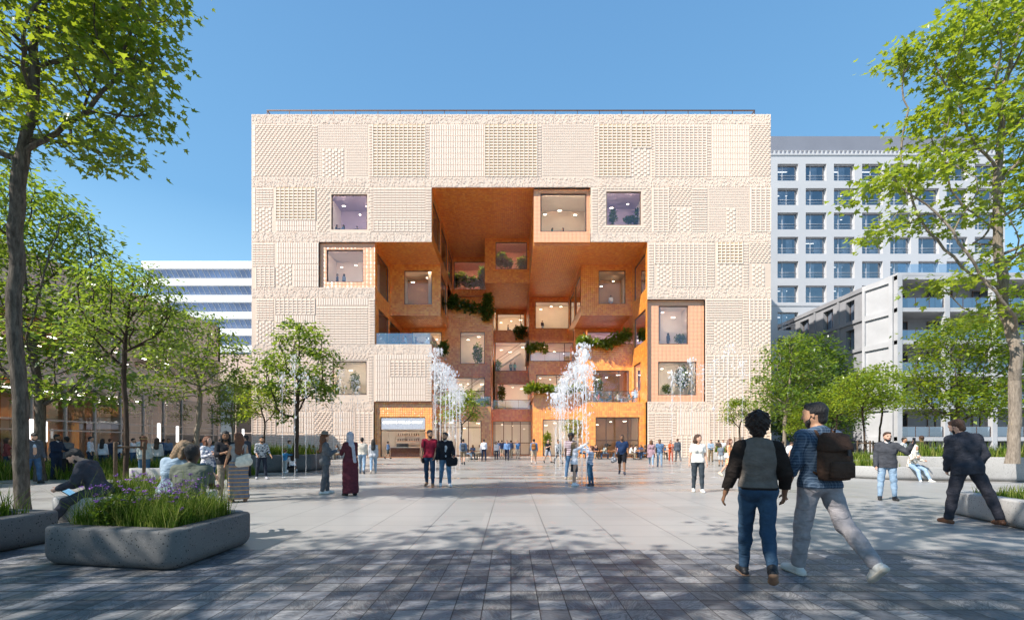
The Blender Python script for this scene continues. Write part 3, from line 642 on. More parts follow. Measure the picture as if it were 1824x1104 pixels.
# loggia front at y=0 .. x 0->32
mb=MB(); bay=5.15
for z in zs: mb.box(-.1,32,0,3.2,z-.22,z+.22)
mb.box(-.1,32,-.02,3.2,zc-.05,zc+.25)
for i in range(7): mb.box(i*bay-.1,i*bay+.42,-.04,.45,0,zc)
gpart(mb,'loggia_frame',MAT['concpale'],cb)
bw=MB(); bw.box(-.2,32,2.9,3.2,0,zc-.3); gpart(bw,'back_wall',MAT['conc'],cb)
MAT['dglass']=M('dark_reflecting_glass',(.05,.065,.08),.08,var=.6,scale=.5,spec=.9)
for i in range(6):
    for k,z in enumerate(zs[1:]+[-.22]):
        gl=MB(); fr=MB(); pa=MB()
        zb=z+.22; x=i*bay+.5
        pa.quad((x,.12,zb+.05),(x+bay-.7,.12,zb+.05),(x+bay-.7,.12,zb+1.1),(x,.12,zb+1.1))
        fr.box(x,x+bay-.7,.10,.15,zb+1.1,zb+1.14)
        for q in range(4): fr.box(x+q*(bay-.7)/3-.02,x+q*(bay-.7)/3+.02,.09,.13,zb,zb+1.1)
        gl.quad((x+.1,2.86,zb),(x+2.9,2.86,zb),(x+2.9,2.86,zb+2.7),(x+.1,2.86,zb+2.7))
        for q in (0,.9,1.9,2.8): fr.box(x+.1+q,x+.18+q,2.78,2.85,zb,zb+2.7)
        fr.box(x+.1,x+2.98,2.78,2.85,zb+2.65,zb+2.75)
        gpart(pa,'balcony_glass',MAT['glass_blue'],cb); gpart(fr,'railing',MAT['frame'],cb); gpart(gl,'glass_door',MAT['dglass'],cb)
mb=MB(); 
for z in (zc+.25,): mb.quad((.3,.4,z),(20,.4,z),(20,.4,z+1.1),(.3,.4,z+1.1))
gpart(mb,'roof_glass',MAT['glass_blue'],cb)
# lamp posts
def lamp_post(x,y,h,label,first=[None]):
    if first[0] is None:
        r=empty('lamp_post',(x,y,0)); p=MB(); p.lathe([(.09,0),(.09,.05),(.055,.06),(.05,h-1.0),(.05,h-1.0)],(0,0,0),10); p.obj('pole',MAT['darkmetal'],r)
        l=MB(); l.lathe([(.05,h-1.0),(.075,h-.98),(.075,h-.02),(.05,h)],(0,0,0),12); l.obj('lamp_tube',Emit('lamp_tube',(1,.98,.95),1.1),r)
        r2=r; first[0]=r
    else:
        r2=first[0].copy(); C.objects.link(r2); r2.location=(x,y,0)
        for ch in first[0].children: c=ch.copy(); C.objects.link(c); c.parent=r2
    tag(r2,label,'lamp post','slim lamp posts on the left of the square')
for px,pt,Y,lb in ((56,746,20,'slim dark lamp post with glowing tube just right of the big left trunk'),(81,741,22,'slim lamp post rising behind the man in blue jeans and blazer'),(283,735,24,'slim lamp post behind the woman in a straw hat'),(316,742,28,'slim lamp post behind the blonde woman seated on the planter'),(433,745,33,'slim lamp post near the left corner of the brick building')):
    lamp_post((px-CX)*Y/F,Y,CH+(HY-pt)*Y/F,lb)
# ---------------------------------------------------------------- trees
def leaf_mat(name,cols,trans=(.30,.45,.04)):
    t=NT(name); t.t.nodes.remove(t.b)
    rnd=t.n('NewGeometry').outputs['Random Per Island']
    c=t.ramp(rnd,[(0,cols[0]),(.45,cols[1]),(.8,cols[2]),(1,cols[3])])
    big=t.noise(t.pos(),.8,2); c=t.mix(t.math('MULTIPLY',big,.5),c,cols[0])
    d=t.n('BsdfDiffuse',{'Color':c}); tr=t.n('BsdfTranslucent',{'Color':t.mix(.6,c,trans)}); gl=t.n('BsdfGlossy',{'Color':(1,1,1,1),'Roughness':.38})
    m1=t.n('MixShader',{0:.5}); t.put(m1.inputs[1],d.outputs[0]); t.put(m1.inputs[2],tr.outputs[0])
    m2=t.n('MixShader',{0:.045}); t.put(m2.inputs[1],m1.outputs[0]); t.put(m2.inputs[2],gl.outputs[0]); t.put(t.out.inputs[0],m2.outputs[0]); return t.m
LM={'maple':leaf_mat('maple_leaf',[(.03,.07,.008),(.075,.15,.013),(.17,.27,.022),(.38,.46,.035)],(.62,.72,.03)),
    'dark':leaf_mat('dark_leaf',[(.018,.05,.008),(.04,.09,.012),(.08,.15,.018),(.17,.25,.03)],(.30,.44,.03)),
    'bright':leaf_mat('spring_leaf',[(.05,.10,.01),(.12,.21,.015),(.24,.34,.025),(.42,.50,.04)],(.66,.76,.04)),
    'mid':leaf_mat('mid_leaf',[(.035,.08,.01),(.08,.155,.016),(.16,.26,.028),(.32,.42,.045)],(.50,.64,.05))}
def bark(name,c1,c2,sc=18):
    t=NT(name); P=t.objc(); mp=t.n('Mapping',{'Vector':P,'Scale':(1,1,.22)}).outputs[0]
    n=t.noise(mp,sc,6,.7); n2=t.noise(P,3,3)
    t.set(col=t.mix(t.math('MULTIPLY',n2,.5),t.ramp(n,[(.35,c1),(.65,c2)]),c1),rough=.95,spec=.2,nor=t.bump(n,.9,.03)); return t.m
BK={'grey':bark('grey_bark',(.05,.04,.032),(.19,.16,.13)),'dark':bark('dark_bark',(.03,.02,.015),(.10,.07,.05)),'pale':bark('pale_bark',(.16,.13,.10),(.36,.30,.24))}
def leaf_shape(kind):
    if kind=='maple':
        a=[(0,0),(.13,.05),(.42,.02),(.28,.22),(.50,.48),(.20,.44),(.0,.95),(-.20,.44),(-.50,.48),(-.28,.22),(-.42,.02),(-.13,.05)]
        v=np.array([(x,y,-.25*abs(x)-.12*y*y) for x,y in a],float); f=[(0,1,2,3),(0,3,4,5),(0,5,6,7),(0,7,8,9),(0,9,10,11)]; return v,np.array(f)
    v=np.array([(0,0,0),(.24,.35,-.06),(0,1,-.14),(-.24,.35,-.06)],float); return v,np.array([(0,1,2,3)])
def grow(base,att,D,seed,trunk_top,infl=9,lean=(0,0),forks=None,maxn=2600):
    rng=np.random.default_rng(seed); pos=[np.array(base,float)]; par=[-1]; wob=rng.normal(0,.05,2)
    H=trunk_top-base[2]; n=max(2,int(H/D))
    for i in range(n):
        t=(i+1)/n; p=pos[-1]+np.array([lean[0]/n+rng.normal(0,.04)*D,lean[1]/n+rng.normal(0,.04)*D,H/n]); par.append(len(pos)-1); pos.append(p)
    att=np.array(att); nd=np.full(len(att),1e9); ni=np.zeros(len(att),int); start=max(1,int(n*.55))
    def upd(i0):
        P=np.array(pos[i0:]); 
        d=np.linalg.norm(att[:,None]-P[None],axis=2); j=d.argmin(1); dm=d[np.arange(len(att)),j]; b=dm<nd; nd[b]=dm[b]; ni[b]=j[b]+i0
    upd(start); alive=np.ones(len(att),bool)
    for it in range(160):
        act=alive&(nd<infl)
        if not act.any() or len(pos)>maxn: break
        ids=ni[act]; dirs=att[act]-np.array(pos)[ids]; dirs/=np.linalg.norm(dirs,axis=1)[:,None]+1e-9
        u,inv=np.unique(ids,return_inverse=True); s=np.zeros((len(u),3)); np.add.at(s,inv,dirs)
        i0=len(pos); ch={}
        for k,nn in enumerate(u):
            v=s[k]; l=np.linalg.norm(v)
            if l<.15: v=rng.normal(0,1,3); l=np.linalg.norm(v)
            v=v/l+rng.normal(0,.16,3)
            if par[nn]>=0:
                pv=pos[nn]-pos[par[nn]]; v+=.55*pv/(np.linalg.norm(pv)+1e-9)
            v/=np.linalg.norm(v); pos.append(pos[nn]+v*D); par.append(int(nn))
        upd(i0); alive&=nd>D*1.25
    return np.array(pos),np.array(par)
def tree_meshes(base,att,D,seed,trunk_top,r0,kind,leafsize,perleaf,lean=(0,0),rtip=.008,sides=6,spread=.30,trim=4,flat=.5,infl=9,maxn=2600):
    pos,par=grow(base,att,D,seed,trunk_top,infl,lean,maxn=maxn); n=len(pos); rng=np.random.default_rng(seed+1)
    cnt=np.zeros(n); 
    for i in range(n-1,0,-1):
        cnt[i]+=1; cnt[par[i]]+=cnt[i]
    rad=rtip*(np.maximum(cnt,1))**.5; sc=r0/rad[0] if rad[0]>0 else 1; ex=math.log(r0/rtip)/math.log(max(2,cnt[0])); rad=rtip*np.maximum(cnt,1)**ex
    rad[0]*=1.25; rad[0]=min(rad[0],r0*1.3)
    idx=np.arange(1,n); p0=pos[par[idx]]; p1=pos[idx]; ra=np.where(cnt[par[idx]]>cnt[idx]*1.9,rad[idx]*1.15,rad[par[idx]]); rb=rad[idx]
    # direction of the ring at a node: mean of in and out
    dirn=np.zeros((n,3)); dirn[idx]=(p1-p0)/np.linalg.norm(p1-p0,axis=1)[:,None]; dirn[0]=(0,0,1)
    def ring(P,Dv,r):
        a=np.where(np.abs(Dv[:,2:3])<.9,np.array([[0,0,1.]]),np.array([[1.,0,0]])); a=np.array([[.31,.95,.02]])*np.ones_like(a)
        u=np.cross(Dv,a); u/=np.linalg.norm(u,axis=1)[:,None]+1e-9; v=np.cross(Dv,u); th=np.arange(sides)*2*np.pi/sides
        return P[:,None]+(u[:,None]*np.cos(th)[None,:,None]+v[:,None]*np.sin(th)[None,:,None])*r[:,None,None]
    A=ring(p0,np.where((cnt[par[idx]]>cnt[idx]*1.9)[:,None],dirn[idx],dirn[par[idx]]),ra); B=ring(p1,dirn[idx],rb)
    V=np.concatenate([A,B],1).reshape(-1,3); j=np.arange(sides); j2=(j+1)%sides; q=np.stack([j,j2,j2+sides,j+sides],1)
    Fc=(np.arange(len(idx))[:,None,None]*2*sides+q[None]).reshape(-1,4)
    trunk=mesh_np('trunk',V,Fc,smooth=True)
    # leaves
    tips=np.where((cnt<=trim)&(np.arange(n)>3))[0]; tips=tips[pos[tips][:,2]>base[2]+.35*(trunk_top-base[2])]
    m=perleaf; c=np.repeat(pos[tips],m,axis=0)+rng.normal(0,1,(len(tips)*m,3))*np.array([spread,spread,spread*flat])
    N=len(c); s=leafsize*rng.uniform(.65,1.25,N); yaw=rng.uniform(0,2*np.pi,N); out=c-np.repeat(pos[tips],m,axis=0)
    yaw=np.where(rng.random(N)<.7,np.arctan2(out[:,1],out[:,0])+rng.normal(0,.7,N),yaw)
    dn=rng.normal(-.45,.40,N); roll=rng.normal(0,.45,N)
    lv,lf=leaf_shape(kind)
    fwd=np.stack([np.cos(yaw)*np.cos(dn),np.sin(yaw)*np.cos(dn),np.sin(dn)],1); sid=np.stack([-np.sin(yaw),np.cos(yaw),np.zeros(N)],1)
    up=np.cross(fwd,sid)*-1; up=np.cross(sid,fwd)*-1; sid2=sid*np.cos(roll)[:,None]+up*np.sin(roll)[:,None]; up2=np.cross(sid2,fwd)
    LV=c[:,None]+(sid2[:,None]*lv[None,:,0:1]+fwd[:,None]*lv[None,:,1:2]+up2[:,None]*lv[None,:,2:3])*s[:,None,None]
    LF=(np.arange(N)[:,None,None]*len(lv)+lf[None]).reshape(-1,4)
    return trunk,mesh_np('crown',LV.reshape(-1,3),LF)
def blobs(specs,n,seed,jit=0):
    """attractors through a set of ellipsoid volumes (x,y,z,rx,ry,rz)"""
    rng=np.random.default_rng(seed); vol=np.array([s[3]*s[4]*s[5] for s in specs])**.85; vol/=vol.sum(); out=[]
    for s,v in zip(specs,vol):
        k=max(6,int(n*v)); p=rng.normal(0,1,(k,3)); p/=np.linalg.norm(p,axis=1)[:,None]; p*=rng.uniform(.25,1,(k,1))**.5
        out.append(p*np.array(s[3:6])+np.array(s[:3]))
    return np.concatenate(out)
def tree(name,label,x,y,z,specs,natt,D,seed,top,r0,kind,leafsize,per,lmat,bmat,group=None,cat='tree',**k):
    """specs relative to the base"""
    att=blobs(specs,natt,seed); tr,cr=tree_meshes((0,0,0),att,D,seed,top,r0,kind,leafsize,per,**k)
    r=empty(name,(x,y,z),0,label,cat,group); link('trunk',tr,BK[bmat],r); link('crown',cr,LM[lmat],r); return r
def tcopy(src,x,y,z,rz,sc,label,group=None):
    r=src.copy(); C.objects.link(r); r.location=(x,y,z); r.rotation_euler=(0,0,rz); r.scale=(sc,)*3; r['label']=label
    if group: r['group']=group
    for ch in src.children: c=ch.copy(); C.objects.link(c); c.parent=r
    return r
def rel(px,py,Y,bx,by,bz=0,rx=1,ry=None,rz=None,rp=None):
    p=W(px,py,Y); k=Y/F; rx=rp[0]*k if rp else rx; rz=(rp[1]*k if rp else rz or rx); ry=ry or rx
    return (p[0]-bx,p[1]-by,p[2]-bz,rx,ry,rz)
# T1 big near maple on the left
bx,by=(40-CX)*9.0/F,9.0
sp=[rel(-60,60,9,bx,by,rp=(130,100),ry=1.6),rel(60,40,9,bx,by,rp=(90,90),ry=1.6),rel(170,40,9,bx,by,rp=(90,60),ry=1.3),rel(150,150,9,bx,by,rp=(110,60),ry=1.3),rel(240,70,9,bx,by,rp=(55,55),ry=.9),rel(225,165,9,bx,by,rp=(60,48),ry=.9),rel(170,255,9,bx,by,rp=(60,40),ry=.9),rel(95,230,9,bx,by,rp=(50,50),ry=1.1),rel(100,-110,9,bx,by,rp=(210,110),ry=2),rel(-100,200,9,bx,by,rp=(90,90),ry=1.5)]
tree('maple_tree','large near maple with grey trunk and broad backlit crown filling the upper left corner',bx,by,0,sp,1250,.25,11,4.4,.125,'maple',.145,30,'maple','grey',spread=.25,trim=4,flat=.4,lean=(-.12,0),infl=12,rtip=.0055,sides=8)
# T2 bushy tree behind it
Y=17.; bx,by=(72-CX)*Y/F,Y
sp=[rel(40,400,Y,bx,by,rp=(110,80)),rel(110,430,Y,bx,by,rp=(70,60)),rel(20,520,Y,bx,by,rp=(100,60)),rel(125,520,Y,bx,by,rp=(80,60)),rel(80,620,Y,bx,by,rp=(110,50)),rel(150,680,Y,bx,by,rp=(80,42)),rel(20,660,Y,bx,by,rp=(60,50)),rel(-60,450,Y,bx,by,rp=(80,120))]
tree('maple_tree','bushy green tree on the left with low branches, behind the large near maple',bx,by,0,sp,1500,.36,23,3.2,.16,'leaf',.22,34,'mid','grey',spread=.36,trim=3,flat=.45,infl=14)
# T3 young tree with stakes
Y=13.; bx,by=(223-CX)*Y/F,Y
sp=[rel(225,520,Y,bx,by,rp=(70,52)),rel(180,560,Y,bx,by,rp=(50,62)),rel(275,570,Y,bx,by,rp=(52,55)),rel(230,590,Y,bx,by,rp=(80,40)),rel(165,630,Y,bx,by,rp=(36,26)),rel(300,620,Y,bx,by,rp=(30,22))]
tree('young_tree','slender dark stemmed tree held by stakes, behind the seated couple',bx,by,0,sp,700,.22,31,2.7,.062,'leaf',.14,30,'mid','dark',spread=.24,trim=3,flat=.5)
# T4 multi stem
Y=25.; bx,by=(352-CX)*Y/F,Y
sp=[rel(345,590,Y,bx,by,rp=(50,42)),rel(400,620,Y,bx,by,rp=(45,28)),rel(310,640,Y,bx,by,rp=(55,35)),rel(375,670,Y,bx,by,rp=(60,35)),rel(295,690,Y,bx,by,rp=(50,28)),rel(425,680,Y,bx,by,rp=(30,24))]
T4=tree('young_tree','loose many stemmed tree in front of the glazed wing, left of the brick building',bx,by,0,sp,640,.36,41,1.8,.13,'leaf',.24,26,'mid','pale',spread=.32,trim=3,flat=.4)
tcopy(T4,(415-CX)*34/F,34,0,1.9,.72,'thin pale tree beside the left corner of the brick building')
tcopy(T4,(268-CX)*36/F,36,0,3.9,.85,'small airy tree standing close to the glass of the low brown wing')
# T7/T6 in the planter
Y=22.; bx,by,bz=(527-CX)*Y/F,Y,.7
sp=[rel(535,605,Y,bx,by,bz,rp=(42,36)),rel(500,650,Y,bx,by,bz,rp=(48,26)),rel(560,650,Y,bx,by,bz,rp=(44,34)),rel(530,690,Y,bx,by,bz,rp=(60,30)),rel(465,668,Y,bx,by,bz,rp=(20,12)),rel(515,738,Y,bx,by,bz,rp=(22,14)),rel(580,700,Y,bx,by,bz,rp=(20,20))]
tree('young_tree','open tree in the planter left of the fountain, in front of the brick facade',bx,by,bz,sp,430,.27,53,1.9,.12,'leaf',.22,30,'mid','dark',spread=.26,trim=3,flat=.4)
Y=23.5; bx,by,bz=(471-CX)*Y/F,Y,.7
sp=[rel(471,712,Y,bx,by,bz,rp=(34,26)),rel(452,735,Y,bx,by,bz,rp=(18,14)),rel(492,735,Y,bx,by,bz,rp=(16,14))]
T6=tree('small_tree','small dense green tree on a thin stem in the left planter',bx,by,bz,sp,260,.22,61,1.15,.045,'leaf',.17,26,'bright','dark',spread=.2,trim=3)
# right side small trees
Y=38.; T8=tcopy(T6,(1318-CX)*Y/F,Y,.3,2.0,1.35,'small round tree in a planter before the right part of the brick facade')
tcopy(T6,(822-CX)*40/F,40,0,.5,1.7,'small tree beside the left fountain group, in front of the ground floor glass')
tcopy(T6,(1022-CX)*50.2/F,50.2,0,4.1,1.15,'small indoor tree behind the glass right of the entrance')
Y=33.; bx,by=(1397-CX)*Y/F,Y
sp=[rel(1410,625,Y,bx,by,rp=(40,30)),rel(1385,670,Y,bx,by,rp=(42,32)),rel(1440,660,Y,bx,by,rp=(38,36)),rel(1400,715,Y,bx,by,rp=(48,32)),rel(1360,690,Y,bx,by,rp=(22,14))]
T9=tree('tree','pale stemmed tree beside the right corner of the brick building',bx,by,0,sp,560,.42,71,3.0,.13,'leaf',.30,26,'mid','pale',spread=.38,trim=3,flat=.45)
Y=44.; bx,by=(1450-CX)*Y/F,Y
sp=[rel(1450,650,Y,bx,by,rp=(46,58)),rel(1415,700,Y,bx,by,rp=(45,60)),rel(1490,690,Y,bx,by,rp=(42,60)),rel(1455,745,Y,bx,by,rp=(70,35))]
TD=tree('broad_tree','broad dark tree in the shade between the two buildings on the right',bx,by,0,sp,900,.55,81,2.6,.22,'leaf',.40,34,'dark','grey',spread=.5,trim=3,flat=.6)
tcopy(TD,(1420-CX)*52/F,52,0,2.2,.95,'dark leafy tree deep in the gap beside the brick building')
Y=27.; bx,by,bz=(1540-CX)*Y/F,Y,.3
sp=[rel(1535,690,Y,bx,by,bz,rp=(38,32)),rel(1510,715,Y,bx,by,bz,rp=(26,22)),rel(1560,715,Y,bx,by,bz,rp=(28,24))]
T12=tree('small_tree','yellow green young tree, middle of three staked ones before the concrete apartments',bx,by,bz,sp,360,.27,91,1.9,.055,'leaf',.21,28,'bright','dark',group=None,spread=.25,trim=3)
tcopy(T12,(1490-CX)*30/F,30,.2,2.4,.93,'yellow green young tree standing nearest the walking man with the backpack')
tcopy(T12,(1567-CX)*29/F,29,.3,4.4,1.12,'yellow green young tree with the tallest crown, right of the other staked young trees')
tcopy(T12,(1432-CX)*31/F,31,.1,5.2,.66,'low light green sapling in front of the dark trees on the right')
Y=33.; bx,by=(1708-CX)*Y/F,Y
sp=[rel(1710,610,Y,bx,by,rp=(70,40)),rel(1670,670,Y,bx,by,rp=(52,45)),rel(1750,660,Y,bx,by,rp=(60,50)),rel(1700,715,Y,bx,by,rp=(70,40)),rel(1775,715,Y,bx,by,rp=(40,34)),rel(1640,705,Y,bx,by,rp=(24,20))]
T14=tree('round_tree','large dense round tree in front of the concrete balconies',bx,by,0,sp,1150,.45,101,2.4,.20,'leaf',.32,34,'maple','grey',spread=.42,trim=3,flat=.55)
# T15 near right tree with pale forked trunk
Y=16.; bx,by,bz=(1803-CX)*Y/F,Y,.7
sp=[rel(1800,60,Y,bx,by,bz,rp=(95,80)),rel(1730,110,Y,bx,by,bz,rp=(85,60)),rel(1650,95,Y,bx,by,bz,rp=(62,36)),rel(1660,210,Y,bx,by,bz,rp=(55,42)),rel(1740,240,Y,bx,by,bz,rp=(80,60)),rel(1640,310,Y,bx,by,bz,rp=(70,32)),rel(1560,340,Y,bx,by,bz,rp=(50,24)),rel(1680,380,Y,bx,by,bz,rp=(85,36)),rel(1560,420,Y,bx,by,bz,rp=(40,14)),rel(1790,420,Y,bx,by,bz,rp=(60,70)),rel(1720,500,Y,bx,by,bz,rp=(80,24)),rel(1900,250,Y,bx,by,bz,rp=(100,200)),rel(1850,-60,Y,bx,by,bz,rp=(120,80)),rel(1790,560,Y,bx,by,bz,rp=(60,34))]
tree('maple_tree','tall tree with pale forked trunk and light green layered branches at the right edge',bx,by,bz,sp,1600,.42,113,2.5,.19,'maple',.23,28,'bright','pale',spread=.36,trim=3,flat=.35,infl=16,lean=(.1,0))
# trees beside and behind the camera: they shade the foreground paving
sp=[(0,0,9.0,3.0,2.4,1.6),(-1.5,1.0,10.6,2.2,2.0,1.2),(1.8,-.6,10.2,2.4,1.7,1.3)]
TS=tree('shade_tree','tall tree beside the viewer whose crown shades the paving',-8.6,-.6,0,sp,300,.42,127,4.5,.17,'maple',.21,19,'mid','grey',spread=.40,trim=3,flat=.4)
for i,(x,y,rz,s_) in enumerate(((-2.6,1.6,1.3,1.05),(-14.5,.4,2.6,1.0),(-3.2,-3.0,4.0,1.0))): tcopy(TS,x,y,0,rz,s_,['tall shade tree just behind the viewer','tall shade tree left of the near planters, outside the view','tall shade tree well behind the viewer'][i])
# ---------------------------------------------------------------- planters, grass, flowers
def conc_mat(name,c1,c2,pit):
    t=NT(name); P=t.objc(); n1=t.noise(P,1.6,5); n2=t.noise(P,38,4,.7)
    v=t.n('TexVoronoi',{'Vector':t.n('VectorMath',{0:P,1:t.n('VectorMath',{0:t.n('TexNoise',{'Vector':P,'Scale':9.0}).outputs[1],1:(.06,.06,.06)},operation='MULTIPLY').outputs[0]},operation='ADD').outputs[0],'Scale':27.0,'Randomness':1.0}).outputs['Distance']
    sz=t.n('TexVoronoi',{'Vector':P,'Scale':17.0,'Randomness':1.0}).outputs['Color']
    pits=t.math('LESS_THAN',v,t.math('MULTIPLY',t.noise(P,5,3),.36))
    v2=t.n('TexVoronoi',{'Vector':P,'Scale':42.0}).outputs['Distance']; sp=t.math('LESS_THAN',v2,.20)
    c=t.ramp(n1,[(.3,c1),(.7,c2)]); c=t.mix(t.math('MULTIPLY',n2,.35),c,(c2[0]*1.3,c2[1]*1.3,c2[2]*1.3))
    c=t.mix(t.math('MULTIPLY',sp,.5),c,(min(1,c2[0]*1.7),)*3); c=t.mix(t.math('MULTIPLY',pits,.88),c,pit)
    h=t.math('ADD',t.math('MULTIPLY',pits,-1.0),t.math('MULTIPLY',n2,.35)); t.set(col=c,rough=.8,spec=.3,nor=t.bump(h,.5,.012)); return t.m
MAT['pdark']=conc_mat('dark_pitted_concrete',(.075,.075,.08),(.135,.133,.13),(.012,.012,.012))
MAT['plight']=conc_mat('light_pitted_concrete',(.30,.295,.285),(.37,.36,.35),(.07,.065,.06))
MAT['soil']=M('soil',(.05,.035,.022),.95,var=.4,scale=8)
def rounded(core,r,n=7):
    """offset polygon: each corner of a counter-clockwise core becomes an arc of radius r"""
    out=[]; k=len(core)
    for i in range(k):
        p0,p,p1=Vector(core[i-1]),Vector(core[i]),Vector(core[(i+1)%k]); a=(p-p0); b=(p1-p)
        t0=math.atan2(a.y,a.x)-math.pi/2; t1=math.atan2(b.y,b.x)-math.pi/2
        while t1<t0: t1+=2*math.pi
        for j in range(n): t=t0+(t1-t0)*j/(n-1); out.append((p.x+r*math.cos(t),p.y+r*math.sin(t)))
    return out
def inset(poly,d):
    """shrink a ccw convex polygon by d"""
    k=len(poly); lines=[]
    for i in range(k):
        p,q=Vector(poly[i]),Vector(poly[(i+1)%k]); e=(q-p).normalized(); nrm=Vector((-e.y,e.x)); lines.append((p+nrm*d,e))
    out=[]
    for i in range(k):
        p,e=lines[i-1]; q,f=lines[i]; den=e.x*f.y-e.y*f.x; t=((q.x-p.x)*f.y-(q.y-p.y)*f.x)/den; out.append((p.x+e.x*t,p.y+e.y*t))
    return out
PL={}
def planter(name,poly,h,mat,label,R0=.32,rim=.24,base=.16,group=None):
    core=inset(poly,R0); cx=sum(p[0] for p in poly)/len(poly); cy=sum(p[1] for p in poly)/len(poly); core=[(x-cx,y-cy) for x,y in core]
    mb=MB(); levels=[(0.0,R0-base)]
    for k in range(1,7): a=k/6*math.pi/2; levels.append((base*1.15*(1-math.cos(a)),R0-base+base*math.sin(a)))
    levels+=[(h-.03,R0),(h-.012,R0-.006),(h,R0-.022),(h,R0-rim),(h-.02,R0-rim-.01),(h-.10,R0-rim-.012)]
    rs=[]
    for z,r in levels:
        if r>=0: rs.append([(x,y,z) for x,y in rounded(core,max(r,.002))])
        else: rs.append([(x,y,z) for x,y in rounded(inset(core,-r),.002)])
    mb.rings(rs,0,False)
    o=mb.obj(name,[MAT[mat]],None,(cx,cy,0)); tag(o,label,'planter',group)
    s=MB(); ins=[(x,y,h-.085) for x,y in (rounded(core,R0-rim) if R0-rim>0 else inset(core,rim-R0))]; s.poly(ins); s.obj('soil',MAT['soil'],o)
    PL[label]=([(x+cx,y+cy) for x,y,_ in ins],h-.085,o); return o
def inpoly(poly,x,y):
    c=np.zeros(len(x),bool); n=len(poly)
    for i in range(n):
        x0,y0=poly[i]; x1,y1=poly[(i+1)%n]
        if y0!=y1: c^=((y0>y)!=(y1>y))&(x<(x1-x0)*(y-y0)/(y1-y0)+x0)
    return c
def blade_mat(name,c0,c1,c2):
    t=NT(name); t.t.nodes.remove(t.b); r=t.n('NewGeometry').outputs['Random Per Island']; c=t.ramp(r,[(0,c0),(.6,c1),(1,c2)])
    d=t.n('BsdfDiffuse',{'Color':c}); tr=t.n('BsdfTranslucent',{'Color':c}); m=t.n('MixShader',{0:.4}); t.put(m.inputs[1],d.outputs[0]); t.put(m.inputs[2],tr.outputs[0]); t.put(t.out.inputs[0],m.outputs[0]); return t.m
GM=blade_mat('grass_blade',(.05,.10,.012),(.15,.23,.03),(.42,.42,.12)); GM2=blade_mat('dark_grass_blade',(.04,.09,.012),(.10,.17,.02),(.20,.24,.05))
def grass(label,poly,z,n,h,wd,seed,mat=GM,lean=.5,mask=None):
    rng=np.random.default_rng(seed); P=np.array(poly); lo,hi=P.min(0),P.max(0)
    nt_=max(6,n//22); tc=rng.uniform(lo,hi,(nt_,2)); ti=rng.integers(0,nt_,n); loose=rng.random(n)<.35
    x=np.where(loose,rng.uniform(lo[0],hi[0],n),tc[ti,0]+rng.normal(0,.06,n)); y=np.where(loose,rng.uniform(lo[1],hi[1],n),tc[ti,1]+rng.normal(0,.06,n)); ok=inpoly(poly,x,y)
    if mask is not None: ok&=mask(x,y)
    x,y,ti=x[ok],y[ok],ti[ok]; n=len(x); th=rng.uniform(.55,1.25,nt_)
    H=h*rng.uniform(.45,1.15,n)*th[ti]; az=rng.uniform(0,2*np.pi,n); L=lean*rng.uniform(.15,1,n)*H; w=wd*rng.uniform(.6,1.3,n)
    dx,dy=np.cos(az),np.sin(az); sx,sy=-dy,dx; V=[]
    for t,ww in ((0,1),(.4,.85),(.75,.5),(1,.06)):
        cx=x+dx*L*t**2; cy=y+dy*L*t**2; cz=z+H*(t-.28*t**2.5*(L/H)); 
        V+= [np.stack([cx-sx*w*ww/2,cy-sy*w*ww/2,cz],1),np.stack([cx+sx*w*ww/2,cy+sy*w*ww/2,cz],1)]
    V=np.stack(V,1).reshape(-1,3); q=np.array([(0,1,3,2),(2,3,5,4),(4,5,7,6)]); Fc=(np.arange(n)[:,None,None]*8+q[None]).reshape(-1,4)
    o=link('ornamental_grass',mesh_np('ornamental_grass',V,Fc),mat); tag(o,label,'grass',kind='stuff'); return o
# front left planter
P1=[(-5.46,5.18),(-3.62,4.86),(-3.60,6.36),(-5.15,6.60)]
planter('concrete_planter',P1,.445,'pdark','large dark pitted concrete planter with purple flowers, nearest on the left',R0=.20,rim=.20,base=.13)
P1b=[(-8.15,7.85),(-6.0,7.75),(-5.9,9.3),(-8.0,9.6)]
planter('concrete_planter',P1b,.46,'plight','pale concrete planter on which the man with the tablet sits',R0=.3,rim=.3,base=.14)
P0=[(-10.5,4.2),(-6.55,4.6),(-6.42,6.5),(-10.5,7.3)]
planter('concrete_planter',P0,.44,'pdark','dark concrete planter cut by the left edge, beside the flower planter',R0=.2,rim=.25,base=.13)
P2=[(-14.6,20.2),(-10.1,23.0),(-10.3,25.6),(-14.8,25.0)]
planter('concrete_planter',P2,.86,'pdark','tall grey planter with two trees in front of the left part of the brick facade',R0=.4,rim=.3,base=.25)
P2b=[(-14.2,16.6),(-12.2,16.9),(-12.4,19.5),(-14.4,19.5)]
planter('concrete_planter',P2b,.5,'plight','low pale planter behind the woman in the striped dress',R0=.3,rim=.25)
P5=[(8.0,6.5),(11.6,6.3),(11.8,9.2),(8.8,9.2)]
planter('concrete_planter',P5,.46,'plight','pale pitted concrete planter beside the man in the dark suit',R0=.33,rim=.28,base=.13)
P3=[(15.9,17.9),(22,15.2),(25,21),(16.6,21)]
planter('concrete_planter',P3,.90,'plight','long tall pale planter with the forked tree at the right edge',R0=.3,rim=.25,base=.15)
P4=[(12.6,20.3),(14.9,17.5),(17.3,16.9),(16.0,20.9)]
planter('concrete_planter',P4,.5,'plight','low pale planter on which the woman in a headscarf sits',R0=.3,rim=.25,base=.14)
P4b=[(18.6-2,25.2),(21.4,23.2),(22.5,27),(17.5,28.3)]
planter('concrete_planter',P4b,.55,'plight','pale planter with the three staked young trees',R0=.3,rim=.25,base=.14)
P6=[(17.2,36.8),(19.6,36.8),(19.6,39),(17.2,39)]
